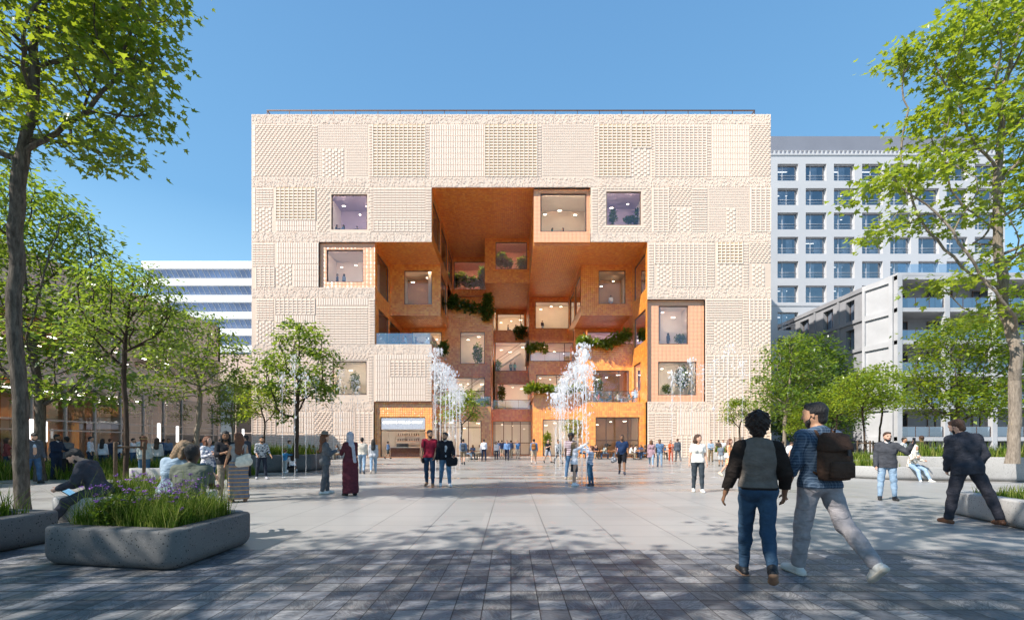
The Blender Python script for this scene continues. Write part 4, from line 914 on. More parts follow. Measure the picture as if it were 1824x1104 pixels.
planter('concrete_planter',P6,.7,'plight','small pale planter with a round tree by the right end of the brick facade',R0=.3,rim=.2,base=.12)
def PG(k): return PL[k][0],PL[k][1]
p,z=PG('large dark pitted concrete planter with purple flowers, nearest on the left')
grass('bright grass filling the large flower planter at the left',p,z,9500,.38,.010,1,lean=.6)
grass('taller tufts of grass among the purple flowers',p,z,1500,.62,.007,2,lean=.85)
p,z=PG('pale concrete planter on which the man with the tablet sits')
grass('yellow green grass behind the seated man',p,z,5200,.40,.011,3,mask=lambda x,y:(y>8.25))
p,z=PG('dark concrete planter cut by the left edge, beside the flower planter'); grass('long dark grass in the planter cut by the left edge',p,z,5200,.52,.012,4,GM2,lean=.8)
p,z=PG('tall grey planter with two trees in front of the left part of the brick facade'); grass('feathery grass around the two trees before the brick facade',p,z,5000,.60,.03,5)
p,z=PG('low pale planter behind the woman in the striped dress'); grass('soft grass in the low planter behind the striped dress',p,z,2200,.5,.02,6)
p,z=PG('pale pitted concrete planter beside the man in the dark suit'); grass('short grass in the planter beside the dark suited man',p,z,4200,.22,.014,7)
p,z=PG('long tall pale planter with the forked tree at the right edge'); grass('tall meadow grass under the forked tree',p,z,7500,.62,.026,8)
p,z=PG('low pale planter on which the woman in a headscarf sits'); grass('green grass behind the woman in the headscarf',p,z,3600,.5,.022,9,mask=lambda x,y:(y>18.6))
p,z=PG('pale planter with the three staked young trees'); grass('grass below the three staked trees',p,z,4200,.55,.03,10)
p,z=PG('small pale planter with a round tree by the right end of the brick facade'); grass('grass in the small planter by the right end of the facade',p,z,1200,.6,.05,11)
grass('band of planting along the glass of the brown wing',[(-26,14),(-19,14),(-21,30),(-26,30)],0,9000,.7,.04,12)
grass('bright grass bed behind the standing men on the left',[(-19.5,17.5),(-11,17.8),(-11.5,20.5),(-20,20.5)],0,7500,.5,.03,13)
grass('planting strip before the concrete apartments',[(24,30),(46,30),(46,36),(24,36)],0,9000,.7,.05,14)
# purple verbena and leafy stems in the near planter
FLM=M('purple_petal',(.30,.11,.46),.7,var=.35,scale=30); STM=M('flower_stem',(.08,.12,.03),.8)
def verbena(x,y,z,h,rnd,leaves=True,col=None,name='flowering_plant'):
    st=MB(); fl=[]; lf=[]
    top=Vector((x+rnd.uniform(-.12,.12),y+rnd.uniform(-.1,.1),z+h)); b=Vector((x,y,z)); mid=b.lerp(top,.5)+Vector((rnd.uniform(-.03,.03),rnd.uniform(-.03,.03),0))
    st.tube([b,mid,top],[.004,.003,.002],5); heads=[top]
    for k in range(rnd.randint(2,4)):
        q=mid.lerp(top,rnd.uniform(0,.8)); e=q+Vector((rnd.uniform(-.12,.12),rnd.uniform(-.1,.1),rnd.uniform(.05,.16))); st.tube([q,e],[.003,.0018],4); heads.append(e)
    fm=MB()
    for e in heads:
        for k in range(16):
            d=Vector((rnd.gauss(0,1),rnd.gauss(0,1),rnd.gauss(0,.45))).normalized()*rnd.uniform(.006,.028); c=e+d; s=.009; u=Vector((rnd.gauss(0,1),rnd.gauss(0,1),rnd.gauss(0,.5))).normalized(); v=u.cross(Vector((0,0,1))).normalized()
            fm.quad(tuple(c-u*s),tuple(c-v*s),tuple(c+u*s),tuple(c+v*s))
    lm=MB()
    for k in range(16 if leaves else 6):
        q=b.lerp(top,rnd.uniform(.05,.75)); az=rnd.uniform(0,6.28); L=rnd.uniform(.035,.085); u=Vector((math.cos(az),math.sin(az),rnd.uniform(-.3,.5))).normalized(); v=u.cross(Vector((0,0,1))).normalized()*L*.34
        lm.quad(tuple(q),tuple(q+u*L*.5+v),tuple(q+u*L),tuple(q+u*L*.5-v))
    r=empty(name,(0,0,0)); st.obj('stem',STM,r); fm.obj('flower_head',FLM,r); lm.obj('leaves',LM['mid'],r); return r
rnd=random.Random(21)
for i in range(34):
    x=rnd.uniform(-5.0,-3.85); y=rnd.uniform(5.2,6.2); z=.36; r=verbena(x,y,z,rnd.uniform(.38,.66),rnd)
    tag(r,'purple verbena with thin branching stems in the near flower planter','flower','purple verbena in the near planter')
def bushlet(x,y,z,rx,rz,n,seed,label,mat='dark',leaf=.05):
    rng=np.random.default_rng(seed); p=rng.normal(0,1,(n,3)); p/=np.linalg.norm(p,axis=1)[:,None]; p*=rng.uniform(.3,1,(n,1))**.4*np.array([rx,rx,rz]); p[:,2]+=rz*.8
    lv,lf=leaf_shape('leaf'); N=n; yaw=rng.uniform(0,6.28,N); dn=rng.normal(.1,.6,N); s=leaf*rng.uniform(.6,1.3,N)
    fwd=np.stack([np.cos(yaw)*np.cos(dn),np.sin(yaw)*np.cos(dn),np.sin(dn)],1); sid=np.stack([-np.sin(yaw),np.cos(yaw),np.zeros(N)],1); up=np.cross(sid,fwd)
    LV=p[:,None]+(sid[:,None]*lv[None,:,0:1]*1.5+fwd[:,None]*lv[None,:,1:2]+up[:,None]*lv[None,:,2:3])*s[:,None,None]
    o=link('shrub',mesh_np('shrub',LV.reshape(-1,3),(np.arange(N)[:,None,None]*4+lf[None]).reshape(-1,4)),LM[mat],None,(x,y,z)); tag(o,label,'shrub'); return o
bushlet(-4.72,5.45,.36,.26,.24,1500,5,'dark leafy shrub at the middle of the near flower planter','dark',.05)
bushlet(-4.2,5.75,.36,.22,.17,1000,6,'leafy green shrub beside the seated couple in the near flower planter','mid',.05)
# stakes round young trees
def stakes(x,y,z,label,h=1.3,d=.35,rot=.3):
    r=empty('tree_stakes',(x,y,z),rot,label,'tree stakes')
    for k in range(3):
        a=k*2*math.pi/3+.4; MB().lathe([(.045,0),(.045,h-.02),(.035,h)],(d*math.cos(a),d*math.sin(a),0),8).obj('post',MAT['stakewood'],r)
    for k in range(3):
        a=k*2*math.pi/3+.4; b=a+2*math.pi/3; m=MB(); m.tube([(d*math.cos(a),d*math.sin(a),h-.15),(d*math.cos(b),d*math.sin(b),h-.15)],.032,6); m.obj('crossbar',MAT['stakewood'],r)
    return r
stakes((223-CX)*13/F,13,0,'dark wooden stakes tied round the slender tree behind the seated couple',1.45,.42)
for Y,px,z,lb in ((27,1540,.3,'middle'),(29,1567,.3,'right'),(30,1490,.2,'left')): stakes((px-CX)*Y/F,Y,z,'wooden stakes around the %s of the three young trees on the right'%lb,1.3,.35)
stakes((1318-CX)*38/F,38,.6,'wooden stakes around the small round tree by the brick facade',1.4,.4)
# hanging plants and terrace greenery on the main building
def green(name,label,pts,n,leaf,mat,seed,cat='plant',group=None):
    """pts: list of ellipsoids in world coordinates"""
    rng=np.random.default_rng(seed); out=[]; vol=np.array([p[3]*p[4]*p[5] for p in pts])**.7; vol/=vol.sum()
    for p,v in zip(pts,vol):
        k=int(n*v)+5; q=rng.normal(0,1,(k,3)); q/=np.linalg.norm(q,axis=1)[:,None]; q*=(rng.uniform(.2,1.15,(k,1))**.5); out.append(q*np.array(p[3:6])+np.array(p[:3]))
    p=np.concatenate(out); c0=p.mean(0); p=p-c0; N=len(p); lv,lf=leaf_shape('leaf'); yaw=rng.uniform(0,6.28,N); dn=rng.normal(-.3,.7,N); s=leaf*rng.uniform(.6,1.4,N)
    fwd=np.stack([np.cos(yaw)*np.cos(dn),np.sin(yaw)*np.cos(dn),np.sin(dn)],1); sid=np.stack([-np.sin(yaw),np.cos(yaw),np.zeros(N)],1); up=np.cross(sid,fwd)
    LV=p[:,None]+(sid[:,None]*lv[None,:,0:1]*1.6+fwd[:,None]*lv[None,:,1:2]+up[:,None]*lv[None,:,2:3])*s[:,None,None]
    o=link(name,mesh_np(name,LV.reshape(-1,3),(np.arange(N)[:,None,None]*4+lf[None]).reshape(-1,4)),LM[mat],None,tuple(c0)); tag(o,label,cat,group); return o
def gw(px,py,d,rx,rz,ry=.5): 
    """ellipsoid seen at px,py at depth step d; radii in photo px"""
    Y=fy(d); p=W(px,py,Y); k=Y/F; return (p[0],p[1],p[2],rx*k,ry,rz*k)
green('hanging_plant','hanging greenery spilling over the upper left terrace parapet',[gw(815,542,1.93,22,10),gw(845,548,1.93,22,9),gw(868,552,1.93,12,20),gw(870,530,1.93,9,9),gw(808,533,1.93,10,9)],1900,.34,'dark',31)
green('hanging_plant','dark hanging plant below the window with two seated people',[gw(927,593,2.9,12,11),gw(926,585,2.9,12,5)],520,.32,'dark',32)
green('umbrella_tree','umbrella shaped tree on the terrace in the middle of the hollow',[gw(958,616,1.9,18,7),gw(945,622,1.9,9,6),gw(970,624,1.9,7,4)],700,.30,'mid',33)
green('hanging_plant','long row of planting on the right terrace parapet',[gw(1040,604,.93,13,8),gw(1062,610,.93,14,7),gw(1082,612,.93,13,9),gw(1100,603,.93,16,10),gw(1115,597,.93,9,10),gw(1036,610,.93,9,8)],1900,.34,'mid',34)
green('hanging_plant','bright planting on the low parapet right of the entrance',[gw(950,690,.93,12,9),gw(968,692,.93,16,7),gw(990,693,.93,16,7),gw(1012,693,.93,16,7),gw(1032,690,.93,12,9),gw(940,694,.93,8,5)],2000,.32,'maple',35)
green('hanging_plant','dark plant on the corner of the left terrace',[gw(790,620,.9,10,12)],420,.3,'dark',36)
green('terrace_plant','large leafy plants in the deep upper terrace',[gw(820,497,3.15,14,11,.8),gw(840,503,3.15,14,9,.8),gw(807,500,3.15,8,12,.6)],1000,.42,'mid',37)
green('terrace_plant','upright broad leaved plant at the right of the deep upper terrace',[gw(858,495,3.15,5,18,.5)],260,.55,'dark',38)
green('terrace_plant','dense plant at the left of the high projecting box opening',[gw(893,463,2.2,9,12,.8),gw(905,468,2.2,8,8,.8)],700,.38,'dark',39)
green('terrace_plant','fan shaped plant at the right of the high projecting box opening',[gw(931,468,2.2,9,10,.8)],380,.36,'mid',40)
green('indoor_plant','indoor tree behind the tall narrow window',[gw(851,628,2.25,9,17,.4)],520,.26,'dark',41)
green('indoor_plant','indoor plant in the left corner of the stair window',[gw(887,650,3.15,6,9,.4)],260,.26,'mid',42)
green('indoor_plant','dark plants behind the low balustrade of the left terrace',[gw(830,712,1.5,14,7,.5),gw(860,714,1.5,12,6,.5)],700,.28,'dark',43)
green('indoor_plant','plant at the left of the window above the entrance',[gw(893,700,2.2,7,14,.5)],380,.28,'dark',44)
green('indoor_plant','plants behind the lower window of the right orange bay',[gw(1215,672,.45,11,22,.5),gw(1187,692,.4,8,8,.4)],900,.24,'dark',45)
green('indoor_plant','seated area plants behind the upper window of the right orange bay',[gw(1212,602,.45,10,7,.4)],300,.22,'dark',46)
green('indoor_plant','big indoor plants in the upper right facade window',[gw(1125,392,.5,14,7,.4),gw(1092,385,.5,6,14,.3),gw(1136,378,.5,5,6,.3)],700,.24,'dark',47)
green('indoor_plant','plants on the right of the lower left facade window',[gw(632,680,.4,8,18,.4),gw(598,690,.4,5,9,.3)],600,.22,'dark',48)
green('indoor_plant','indoor shrub on the left of the lower right window behind the terrace diners',[gw(1066,692,1.25,8,20,.5)],600,.24,'dark',49)
green('hanging_plant','round green bush beside the black shirted man at the glass',[gw(975,783,.9,7,14,.5)],420,.24,'maple',50)
# ---------------------------------------------------------------- fountain
t=NT('white_water'); t.t.nodes.remove(t.b); d=t.n('BsdfDiffuse',{'Color':(.95,.95,.96,1)}); tr=t.n('BsdfTranslucent',{'Color':(.95,.95,.96,1)}); gl=t.n('BsdfGlossy',{'Color':(1,1,1,1),'Roughness':.2}); m1=t.n('MixShader',{0:.5}); t.put(m1.inputs[1],d.outputs[0]); t.put(m1.inputs[2],tr.outputs[0]); m2=t.n('MixShader',{0:.05}); t.put(m2.inputs[1],m1.outputs[0]); t.put(m2.inputs[2],gl.outputs[0]); tp=t.n('BsdfTransparent'); m3=t.n('MixShader',{0:.38}); t.put(m3.inputs[1],m2.outputs[0]); t.put(m3.inputs[2],tp.outputs[0]); t.put(t.out.inputs[0],m3.outputs[0]); MAT['water']=t.m
OCT=np.array([(1,0,0),(-1,0,0),(0,1,0),(0,-1,0),(0,0,1),(0,0,-1)],float); OF=np.array([(0,2,4),(2,1,4),(1,3,4),(3,0,4),(2,0,5),(1,2,5),(3,1,5),(0,3,5)])
def jet(px,ptop,pfoot,seed,big,label,group):
    X,Y=G(px,pfoot); H=CH+(HY-ptop)*Y/F; rng=np.random.default_rng(seed)
    r=empty('water_jet',(X,Y,0),0,label,'fountain jet',group)
    mb=MB(); n=26; pts=[]; rr=[]
    sway=rng.normal(0,.05,2)
    for i in range(n+1):
        t=i/n; pts.append((sway[0]*t*t+rng.normal(0,.006),sway[1]*t*t,H*.93*t)); rr.append((.003+.007*min(1,big)+.006*min(1,big)*rng.random())*(1+.9*t**3)*(1.3 if rng.random()<.25 else 1))
    mb.tube(pts,rr,5); mb.obj('column',MAT['water'],r)
    # spray: droplets bunch at the top and fall around the column
    N=int(800*big); t=rng.beta(5.5,1.6,N); fall=rng.random(N)<.40; t=np.where(fall,rng.uniform(.35,1,N),t*.45+.58)
    wid=(.04+.21*np.clip((t-.45)/.5,0,1)*(1.25-np.clip((t-.8)/.25,0,1)*.8))*(.65+.5*big)
    clump=rng.normal(0,1,(14,3)); ci=rng.integers(0,14,N)
    x=(clump[ci,0]*.45+rng.normal(0,.5,N))*wid+sway[0]*t*t; y=(clump[ci,1]*.6+rng.normal(0,.5,N))*wid; z=H*t+rng.normal(0,.05,N)+clump[ci,2]*.06
    z=np.minimum(z,H*1.0+rng.exponential(.03,N)); s=rng.lognormal(math.log(.0075),.6,N)*(1+.35*(t>.75))
    st=1+1.6*rng.random(N)
    base=np.stack([x,y,z],1); V=base[:,None]+OCT[None]*s[:,None,None]*np.stack([np.ones(N),np.ones(N),st],1)[:,None]
    # foam at the foot
    Fn=(np.arange(N)[:,None,None]*6+OF[None]).reshape(-1,3)
    o=link('spray',mesh_np('spray',V.reshape(-1,3),Fn),MAT['water'],r); o['kind']='stuff'
    # small foam on the ground
    K=60; a=rng.uniform(0,6.28,K); q=rng.exponential(.09,K); b2=np.stack([np.cos(a)*q,np.sin(a)*q,np.full(K,.008)],1); V=b2[:,None]+OCT[None]*(rng.uniform(.008,.02,K))[:,None,None]*np.array([1,1,.4])
    o=link('foam',mesh_np('foam',V.reshape(-1,3),(np.arange(K)[:,None,None]*6+OF[None]).reshape(-1,3)),MAT['water'],r); o['kind']='stuff'
k=0
def jets(rows,where,group):
    global k
    for i,(px,pt,pf,b) in enumerate(rows): k+=1; jet(px,pt,pf,100+k,b,where[i] if isinstance(where,list) else where,group)
ordn=['first','second','third','fourth','fifth','sixth','seventh','eighth','ninth','tenth']
LJ=[(776,622,848,1.1),(784,648,842,1.2),(793,652,838,1.1),(800,662,846,1.3),(806,674,836,1.2),(812,688,842,1.2),(819,700,834,1.0),(771,650,832,.7)]
jets(LJ,['tallest water jet, at the left of the left fountain group','wide spraying jet second in the left fountain group','jet in the left fountain group just right of the tallest pair','thick white jet in the middle of the left fountain group','jet of the left group falling before the dark glass','jet of the left group in front of the small tree','lowest jet at the right of the left fountain group','thin short jet against the beige block corner'],'left fountain group')
RJ=[(990,702,842,1.0),(997,690,836,1.1),(1005,676,848,1.1),(1013,664,838,1.2),(1021,652,846,1.2),(1029,642,838,1.1),(1037,616,866,1.2),(1045,655,868,1.0),(1000,720,832,.9)]
jets(RJ,['low jet at the far left of the right fountain group','jet second from the left in the right fountain group','jet in the right group in front of the orange parapet','tall spreading jet in the middle of the right fountain group','jet of the right group left of the girl with raised arms','jet of the right group just above the striped man','tallest jet of the right fountain group, beside the girl','jet beside the boy in the striped shirt','lowest jet of the right fountain group'],'right fountain group')
BJ=[(503,664,850,.2),(525,634,854,.28),(545,664,850,.22),(563,672,843,.25),(594,700,842,.2),(607,660,845,.28),(628,672,838,.25),(641,678,842,.2)]
jets(BJ,['thin jet in front of the left planter','tall thin jet before the open tree','thin jet just right of the open tree trunk','thin jet left of the woman in the grey suit','thin jet between the hat and the headscarf','thin jet rising above the headscarf woman','thin jet before the lower left window','faint jet at the right part of the lower left window'],'thin jets on the left')
CJ=[(1197,664,842,.4),(1213,656,836,.45),(1231,640,846,.35),(1251,652,838,.3),(1272,642,850,.22),(1297,617,854,.28),(1322,638,846,.22)]
jets(CJ,['thin jet in front of the woman in orange','thin jet before the lower right bay window','tall thin jet left of the woman in the white top','thin jet right of the dark haired woman','thin jet before the beige wall on the right','highest thin jet on the right, above the orange dress','rightmost thin jet beside the small round tree'],'thin jets on the right')
# ---------------------------------------------------------------- people: bodies and clothes grown as smooth surfaces round a posed skeleton
def nets(Vg,o,h):
    """surface nets: grid values -> vertices and quads of the zero surface"""
    s=Vg<0; nx,ny,nz=Vg.shape
    c=np.zeros((nx-1,ny-1,nz-1),np.int8)
    for i in (0,1):
        for j in (0,1):
            for k in (0,1): c+=s[i:nx-1+i,j:ny-1+j,k:nz-1+k]
    I=np.argwhere((c>0)&(c<8))
    if len(I)==0: return None
    idx=-np.ones(c.shape,np.int64); idx[I[:,0],I[:,1],I[:,2]]=np.arange(len(I))
    acc=np.zeros((len(I),3)); cnt=np.zeros(len(I))
    cor=[(i,j,k) for i in (0,1) for j in (0,1) for k in (0,1)]
    val={q:Vg[I[:,0]+q[0],I[:,1]+q[1],I[:,2]+q[2]] for q in cor}
    for q in cor:
        for ax in range(3):
            if q[ax]==0:
                r=list(q); r[ax]=1; r=tuple(r); a,b=val[q],val[r]; m=(a<0)!=(b<0); t=np.where(m,a/np.where(m,a-b,1),0)
                p=np.tile(np.array(q,float),(len(I),1)); p[:,ax]+=t; acc[m]+=p[m]; cnt[m]+=1
    V=(I+acc/cnt[:,None])*h+np.array(o); F=[]
    for ax in range(3):
        a1,a2=[(1,2),(2,0),(0,1)][ax]; sl0=[slice(1,-1)]*3; sl0[ax]=slice(0,-1); sl1=[slice(1,-1)]*3; sl1[ax]=slice(1,None)
        A,B=s[tuple(sl0)],s[tuple(sl1)]; E=np.argwhere(A!=B); 
        if len(E)==0: continue
        flip=A[E[:,0],E[:,1],E[:,2]]; base=E.copy()
        for t in range(3):
            if t!=ax: base[:,t]+=1
        def at(d1,d2): q=base.copy(); q[:,a1]-=d1; q[:,a2]-=d2; return idx[q[:,0],q[:,1],q[:,2]]
        Q=np.stack([at(0,0),at(1,0),at(1,1),at(0,1)],1); Q[~flip]=Q[~flip][:,::-1]; F.append(Q)
    F=np.concatenate(F); F=F[(F>=0).all(1)]; return V,F
def sdf_mesh(name,prims,h,cuts=(),noise=None,post=None):
    """prims: dict(a,b,ra,rb,n(flat axis),k,sm,sub) ; returns mesh"""
    lo=np.min([np.minimum(p['a'],p['b'])-max(p['ra'],p['rb'])-.03 for p in prims if not p.get('sub')],axis=0)-2*h; hi=np.max([np.maximum(p['a'],p['b'])+max(p['ra'],p['rb'])+.03 for p in prims if not p.get('sub')],axis=0)+2*h
    sh=np.ceil((hi-lo)/h).astype(int)+1; Vg=np.full(sh,.3,np.float32)
    ax=[(lo[i]+np.arange(sh[i])*h).astype(np.float32) for i in range(3)]
    for p in prims:
        a,b,ra,rb=np.array(p['a'],float),np.array(p['b'],float),p['ra'],p['rb']; sm=p.get('sm',.02); m=max(ra,rb)+sm+2*h+.02
        i0=np.maximum(0,np.floor((np.minimum(a,b)-m-lo)/h).astype(int)); i1=np.minimum(sh,np.ceil((np.maximum(a,b)+m-lo)/h).astype(int)+1)
        if (i1<=i0).any(): continue
        X=ax[0][i0[0]:i1[0]][:,None,None]; Y=ax[1][i0[1]:i1[1]][None,:,None]; Z=ax[2][i0[2]:i1[2]][None,None,:]
        d=b-a; L2=float(d@d)+1e-9; rx,ry,rz=X-a[0],Y-a[1],Z-a[2]
        t=np.clip((rx*d[0]+ry*d[1]+rz*d[2])/L2,0,1); rx=rx-t*d[0]; ry=ry-t*d[1]; rz=rz-t*d[2]
        q2=rx*rx+ry*ry+rz*rz
        if 'n' in p:
            nn=np.array(p['n'],float); nn/=np.linalg.norm(nn); dn=rx*nn[0]+ry*nn[1]+rz*nn[2]; q2=q2+(p['k']**2-1)*dn*dn
        D=np.sqrt(q2)-(ra+t*(rb-ra))
        sl=(slice(i0[0],i1[0]),slice(i0[1],i1[1]),slice(i0[2],i1[2])); V0=Vg[sl]
        if p.get('sub'): Vg[sl]=np.maximum(V0,-D)
        else:
            hh=np.clip(.5+.5*(V0-D)/sm,0,1); Vg[sl]=V0*(1-hh)+D*hh-sm*hh*(1-hh)
    X=ax[0][:,None,None]; Y=ax[1][None,:,None]; Z=ax[2][None,None,:]
    if noise is not None: Vg=Vg+noise(X,Y,Z)
    for n,c in cuts: Vg=np.maximum(Vg,(n[0]*X+n[1]*Y+n[2]*Z-c).astype(np.float32))
    Vg[0]=Vg[-1]=.3; Vg[:,0]=Vg[:,-1]=.3; Vg[:,:,0]=Vg[:,:,-1]=.3
    r=nets(Vg,lo,h)
    if r is None: return None
    return mesh_np(name,r[0],r[1],smooth=True)
def Vv(*a): return np.array(a,float)
def rotm(ax,deg):
    return np.array(Matrix.Rotation(R(deg),3,ax))
SKIN={'light':(.58,.34,.24),'olive':(.42,.23,.14),'brown':(.22,.11,.06),'dark':(.075,.038,.022)}
HAIRC={'darkbrown':(.022,.010,.006),'black':(.012,.010,.010),'brown':(.055,.026,.013),'auburn':(.13,.045,.018),'blond':(.22,.14,.075),'grey':(.30,.29,.28)}
def cloth(name,col,pat=None,col2=(.8,.8,.8)):
    key=('cloth',col,pat,col2)
    if key in _mc: return _mc[key]
    t=NT(name); P=t.objc(); sp=t.n('SeparateXYZ',{0:P}); n=t.noise(P,14,3)
    base=t.ramp(n,[(.3,tuple(c*.82 for c in col)),(.7,tuple(min(1,c*1.15) for c in col))])
    if pat=='check':
        q=t.math('ADD',sp.outputs[0],sp.outputs[1]); a=t.math('LESS_THAN',t.math('PINGPONG',q,.014),.0045); b=t.math('LESS_THAN',t.math('PINGPONG',sp.outputs[2],.014),.0045)
        base=t.mix(t.math('MULTIPLY',t.math('ADD',a,b),.20),base,col2)
    elif pat=='stripe': base=t.mix(t.math('LESS_THAN',t.math('PINGPONG',sp.outputs[2],.035),.014),base,col2)
    elif pat=='thin': base=t.mix(t.math('LESS_THAN',t.math('PINGPONG',sp.outputs[2],.05),.009),base,col2)
    elif pat=='floral':
        f=t.noise(P,16,3,.6); base=t.mix(t.ramp(f,[(.50,(0,0,0)),(.56,(1,1,1))]),base,col2)
    elif pat=='denim':
        f=t.noise(P,3.0,3); base=t.mix(t.ramp(f,[(.45,(0,0,0)),(.75,(.7,.7,.7))]),base,col2); base=t.mix(t.math('MULTIPLY',t.noise(P,180,2),.25),base,col2)
    wr=t.n('Mapping',{'Vector':P,'Scale':(1,1,1.9)}).outputs[0]
    w1=t.n('TexNoise',{'Vector':wr,'Scale':8.0,'Detail':3.0,'Distortion':1.0}).outputs[0]
    t.set(col=base,rough=.88,spec=.2,nor=t.bump(t.math('ADD',w1,t.math('MULTIPLY',t.noise(P,220,2),.06)),.75,.028)); _mc[key]=t.m; return t.m
def skinmat(k):
    key=('skin',k)
    if key in _mc: return _mc[key]
    c=SKIN[k]; t=NT('skin'); n=t.noise(t.objc(),30,3); t.set(col=t.ramp(n,[(.3,tuple(q*.88 for q in c)),(.7,tuple(q*1.1 for q in c))]),rough=.55,spec=.35)
    t.b.inputs['Subsurface Weight'].default_value=.08; t.b.inputs['Subsurface Radius'].default_value=(.02,.008,.004); _mc[key]=t.m; return t.m
def hairmat(k):
    key=('hair',k)
    if key in _mc: return _mc[key]
    c=HAIRC[k]; t=NT('hair'); P=t.objc(); wr=t.n('Mapping',{'Vector':P,'Scale':(1,1,.25)}).outputs[0]; n=t.noise(wr,90,4,.7)
    t.set(col=t.ramp(n,[(.3,tuple(q*.55 for q in c)),(.7,tuple(min(1,q*1.5) for q in c))]),rough=.5,spec=.4,nor=t.bump(n,.8,.02)); _mc[key]=t.m; return t.m
def person(label,x,y,H=1.75,face=0,z0=0.0,pose='stand',top=('tee',(.5,.5,.5)),bottom=('trousers',(.05,.06,.1)),shoes=(.03,.03,.03),hair=('short','black'),skin='olive',fem=False,
           res=.022,legs=None,armL=(4,7,12,0),armR=(4,7,12,0),lean=0,side_lean=0,head=(0,0),twist=0,extra=(),build=1.0,beard=False,seat=None,inner=None,belt=None,group=None,roll=0,cat='person',socks=None):
    k=H/1.75; f=build; P={}
    if legs is None:
        legs={'stand':((2,2,4,0),(-3,2,3,0)),'walk':((24,1,8,8),(-16,1,22,-30)),'walk2':((-16,1,24,-32),(22,1,7,8)),'sit':((86,6,88,0),(84,6,84,0)),'crouch':((105,8,140,-20),(80,8,150,-40))}[pose]
    hipw=.090*(1.04 if fem else 1); shw=(.160 if fem else .185)*f**.5
    pel=Vv(0,0,0); out={}
    T=rotm('X',-lean)@rotm('Y',side_lean)@rotm('Z',twist)     # torso turn (lean>0 = forward +y)
    fwd=T@Vv(0,1,0); rt=T@Vv(1,0,0); up=T@Vv(0,0,1)
    J={}
    legp={}
    for s,(fl,ab,kn,ft) in ((-1,legs[0]),(1,legs[1])):
        hip=Vv(s*hipw,0,-.02); a=R(fl); b=R(ab)*s; th=Vv(math.sin(b),math.sin(a)*math.cos(b),-math.cos(a)*math.cos(b)); kneej=hip+th*.435
        c=R(fl-kn); sh=Vv(math.sin(b)*.6,math.sin(c),-math.cos(c)); sh/=np.linalg.norm(sh); ank=kneej+sh*.43
        fa=R(ft); ftd=Vv(s*.16,math.cos(fa),math.sin(fa)); ftd/=np.linalg.norm(ftd); heel=ank-ftd*.045-Vv(0,0,.052)*1; 
        fn=Vv(0,-math.sin(fa),math.cos(fa)); sole=ank-fn*.055; toe=sole+ftd*.155; heel=sole-ftd*.05
        legp[s]=dict(hip=hip,knee=kneej,ank=ank,toe=toe,heel=heel,ftd=ftd,fn=fn,sh=sh,th=th)
    low=min(min(l['toe'][2],l['heel'][2]) for l in legp.values())-.030
    pz=-low if seat is None else (seat/k+.115)
    off=Vv(0,0,pz)
    for l in legp.values():
        for q in ('hip','knee','ank','toe','heel'): l[q]=l[q]+off
    def TP(x_,y_,z_): return off+T@Vv(x_,y_,z_)
    arms={}
    for s,(fl,ab,el,inn) in ((-1,armL),(1,armR)):
        S_=TP(s*shw*.97,-.005,.450); a=R(fl); b=R(ab)*s
        u=T@(Vv(math.sin(b)*1.0,math.sin(a)*math.cos(b),-math.cos(a)*math.cos(b))); E=S_+u*.285
        # forearm: bend forward by el, turned inwards by inn
        a2=R(fl+el); w_=Vv(math.sin(b)*.5-s*math.sin(R(inn)),math.sin(a2),-math.cos(a2)); w_=T@w_; w_/=np.linalg.norm(w_); Wr=E+w_*.25
        pn=T@Vv(-s,0,0); pn=pn-w_*(pn@w_); pn/=np.linalg.norm(pn)+1e-9
        arms[s]=dict(S=S_,E=E,W=Wr,u=u,w=w_,pn=pn)
    # head frame
    Hm=T@rotm('Z',-head[0])@rotm('X',head[1]); nb=TP(0,-.01,.50); hc=nb+ (T@Vv(0,.02,0)) + Hm@Vv(0,.015,.165)
    def HP(x_,y_,z_): return hc+Hm@Vv(x_,y_,z_)
    hx,hy,hz=Hm@Vv(1,0,0),Hm@Vv(0,1,0),Hm@Vv(0,0,1)
    def c(a,b,ra,rb=None,**kw): return dict(a=np.array(a,float),b=np.array(b,float),ra=ra,rb=ra if rb is None else rb,**kw)
    w=f
    torso=[c(TP(-.055,0,.02),TP(.055,0,.02),.125*w,n=fwd,k=1.22,sm=.04),c(TP(-.045,0,.15),TP(.045,0,.15),(.100 if fem else .112)*w,n=fwd,k=1.15,sm=.05),
           c(TP(-.065,.0,.29),TP(.065,.0,.29),(.106 if fem else .118)*w,n=fwd,k=1.12,sm=.05),c(TP(-shw*.50,-.005,.385),TP(shw*.50,-.005,.385),.080*w**.5,n=fwd,k=1.0,sm=.05),
           c(TP(-shw*.86,-.005,.435),TP(shw*.86,-.005,.435),.050,n=fwd,k=1.0,sm=.04),c(TP(0,-.015,.505),TP(-shw*.85,-.01,.448),.045,.040,sm=.04),c(TP(0,-.015,.505),TP(shw*.85,-.01,.448),.045,.040,sm=.04),
           c(TP(-.07,-.055,-.03),TP(-.07,-.055,-.03),.092*w,sm=.04),c(TP(.07,-.055,-.03),TP(.07,-.055,-.03),.092*w,sm=.04)]
    if fem: torso+=[c(TP(s*.075,.075,.315),TP(s*.075,.08,.305),.06,sm=.04) for s in (-1,1)]
    if f>1.08: torso.append(c(TP(0,.05,.13),TP(0,.05,.17),.10*f,sm=.06))
    neck=[c(nb-Vv(0,0,.04),hc-hz*.07-hy*.01,.056 if not fem else .046,.052 if not fem else .043,sm=.03)]
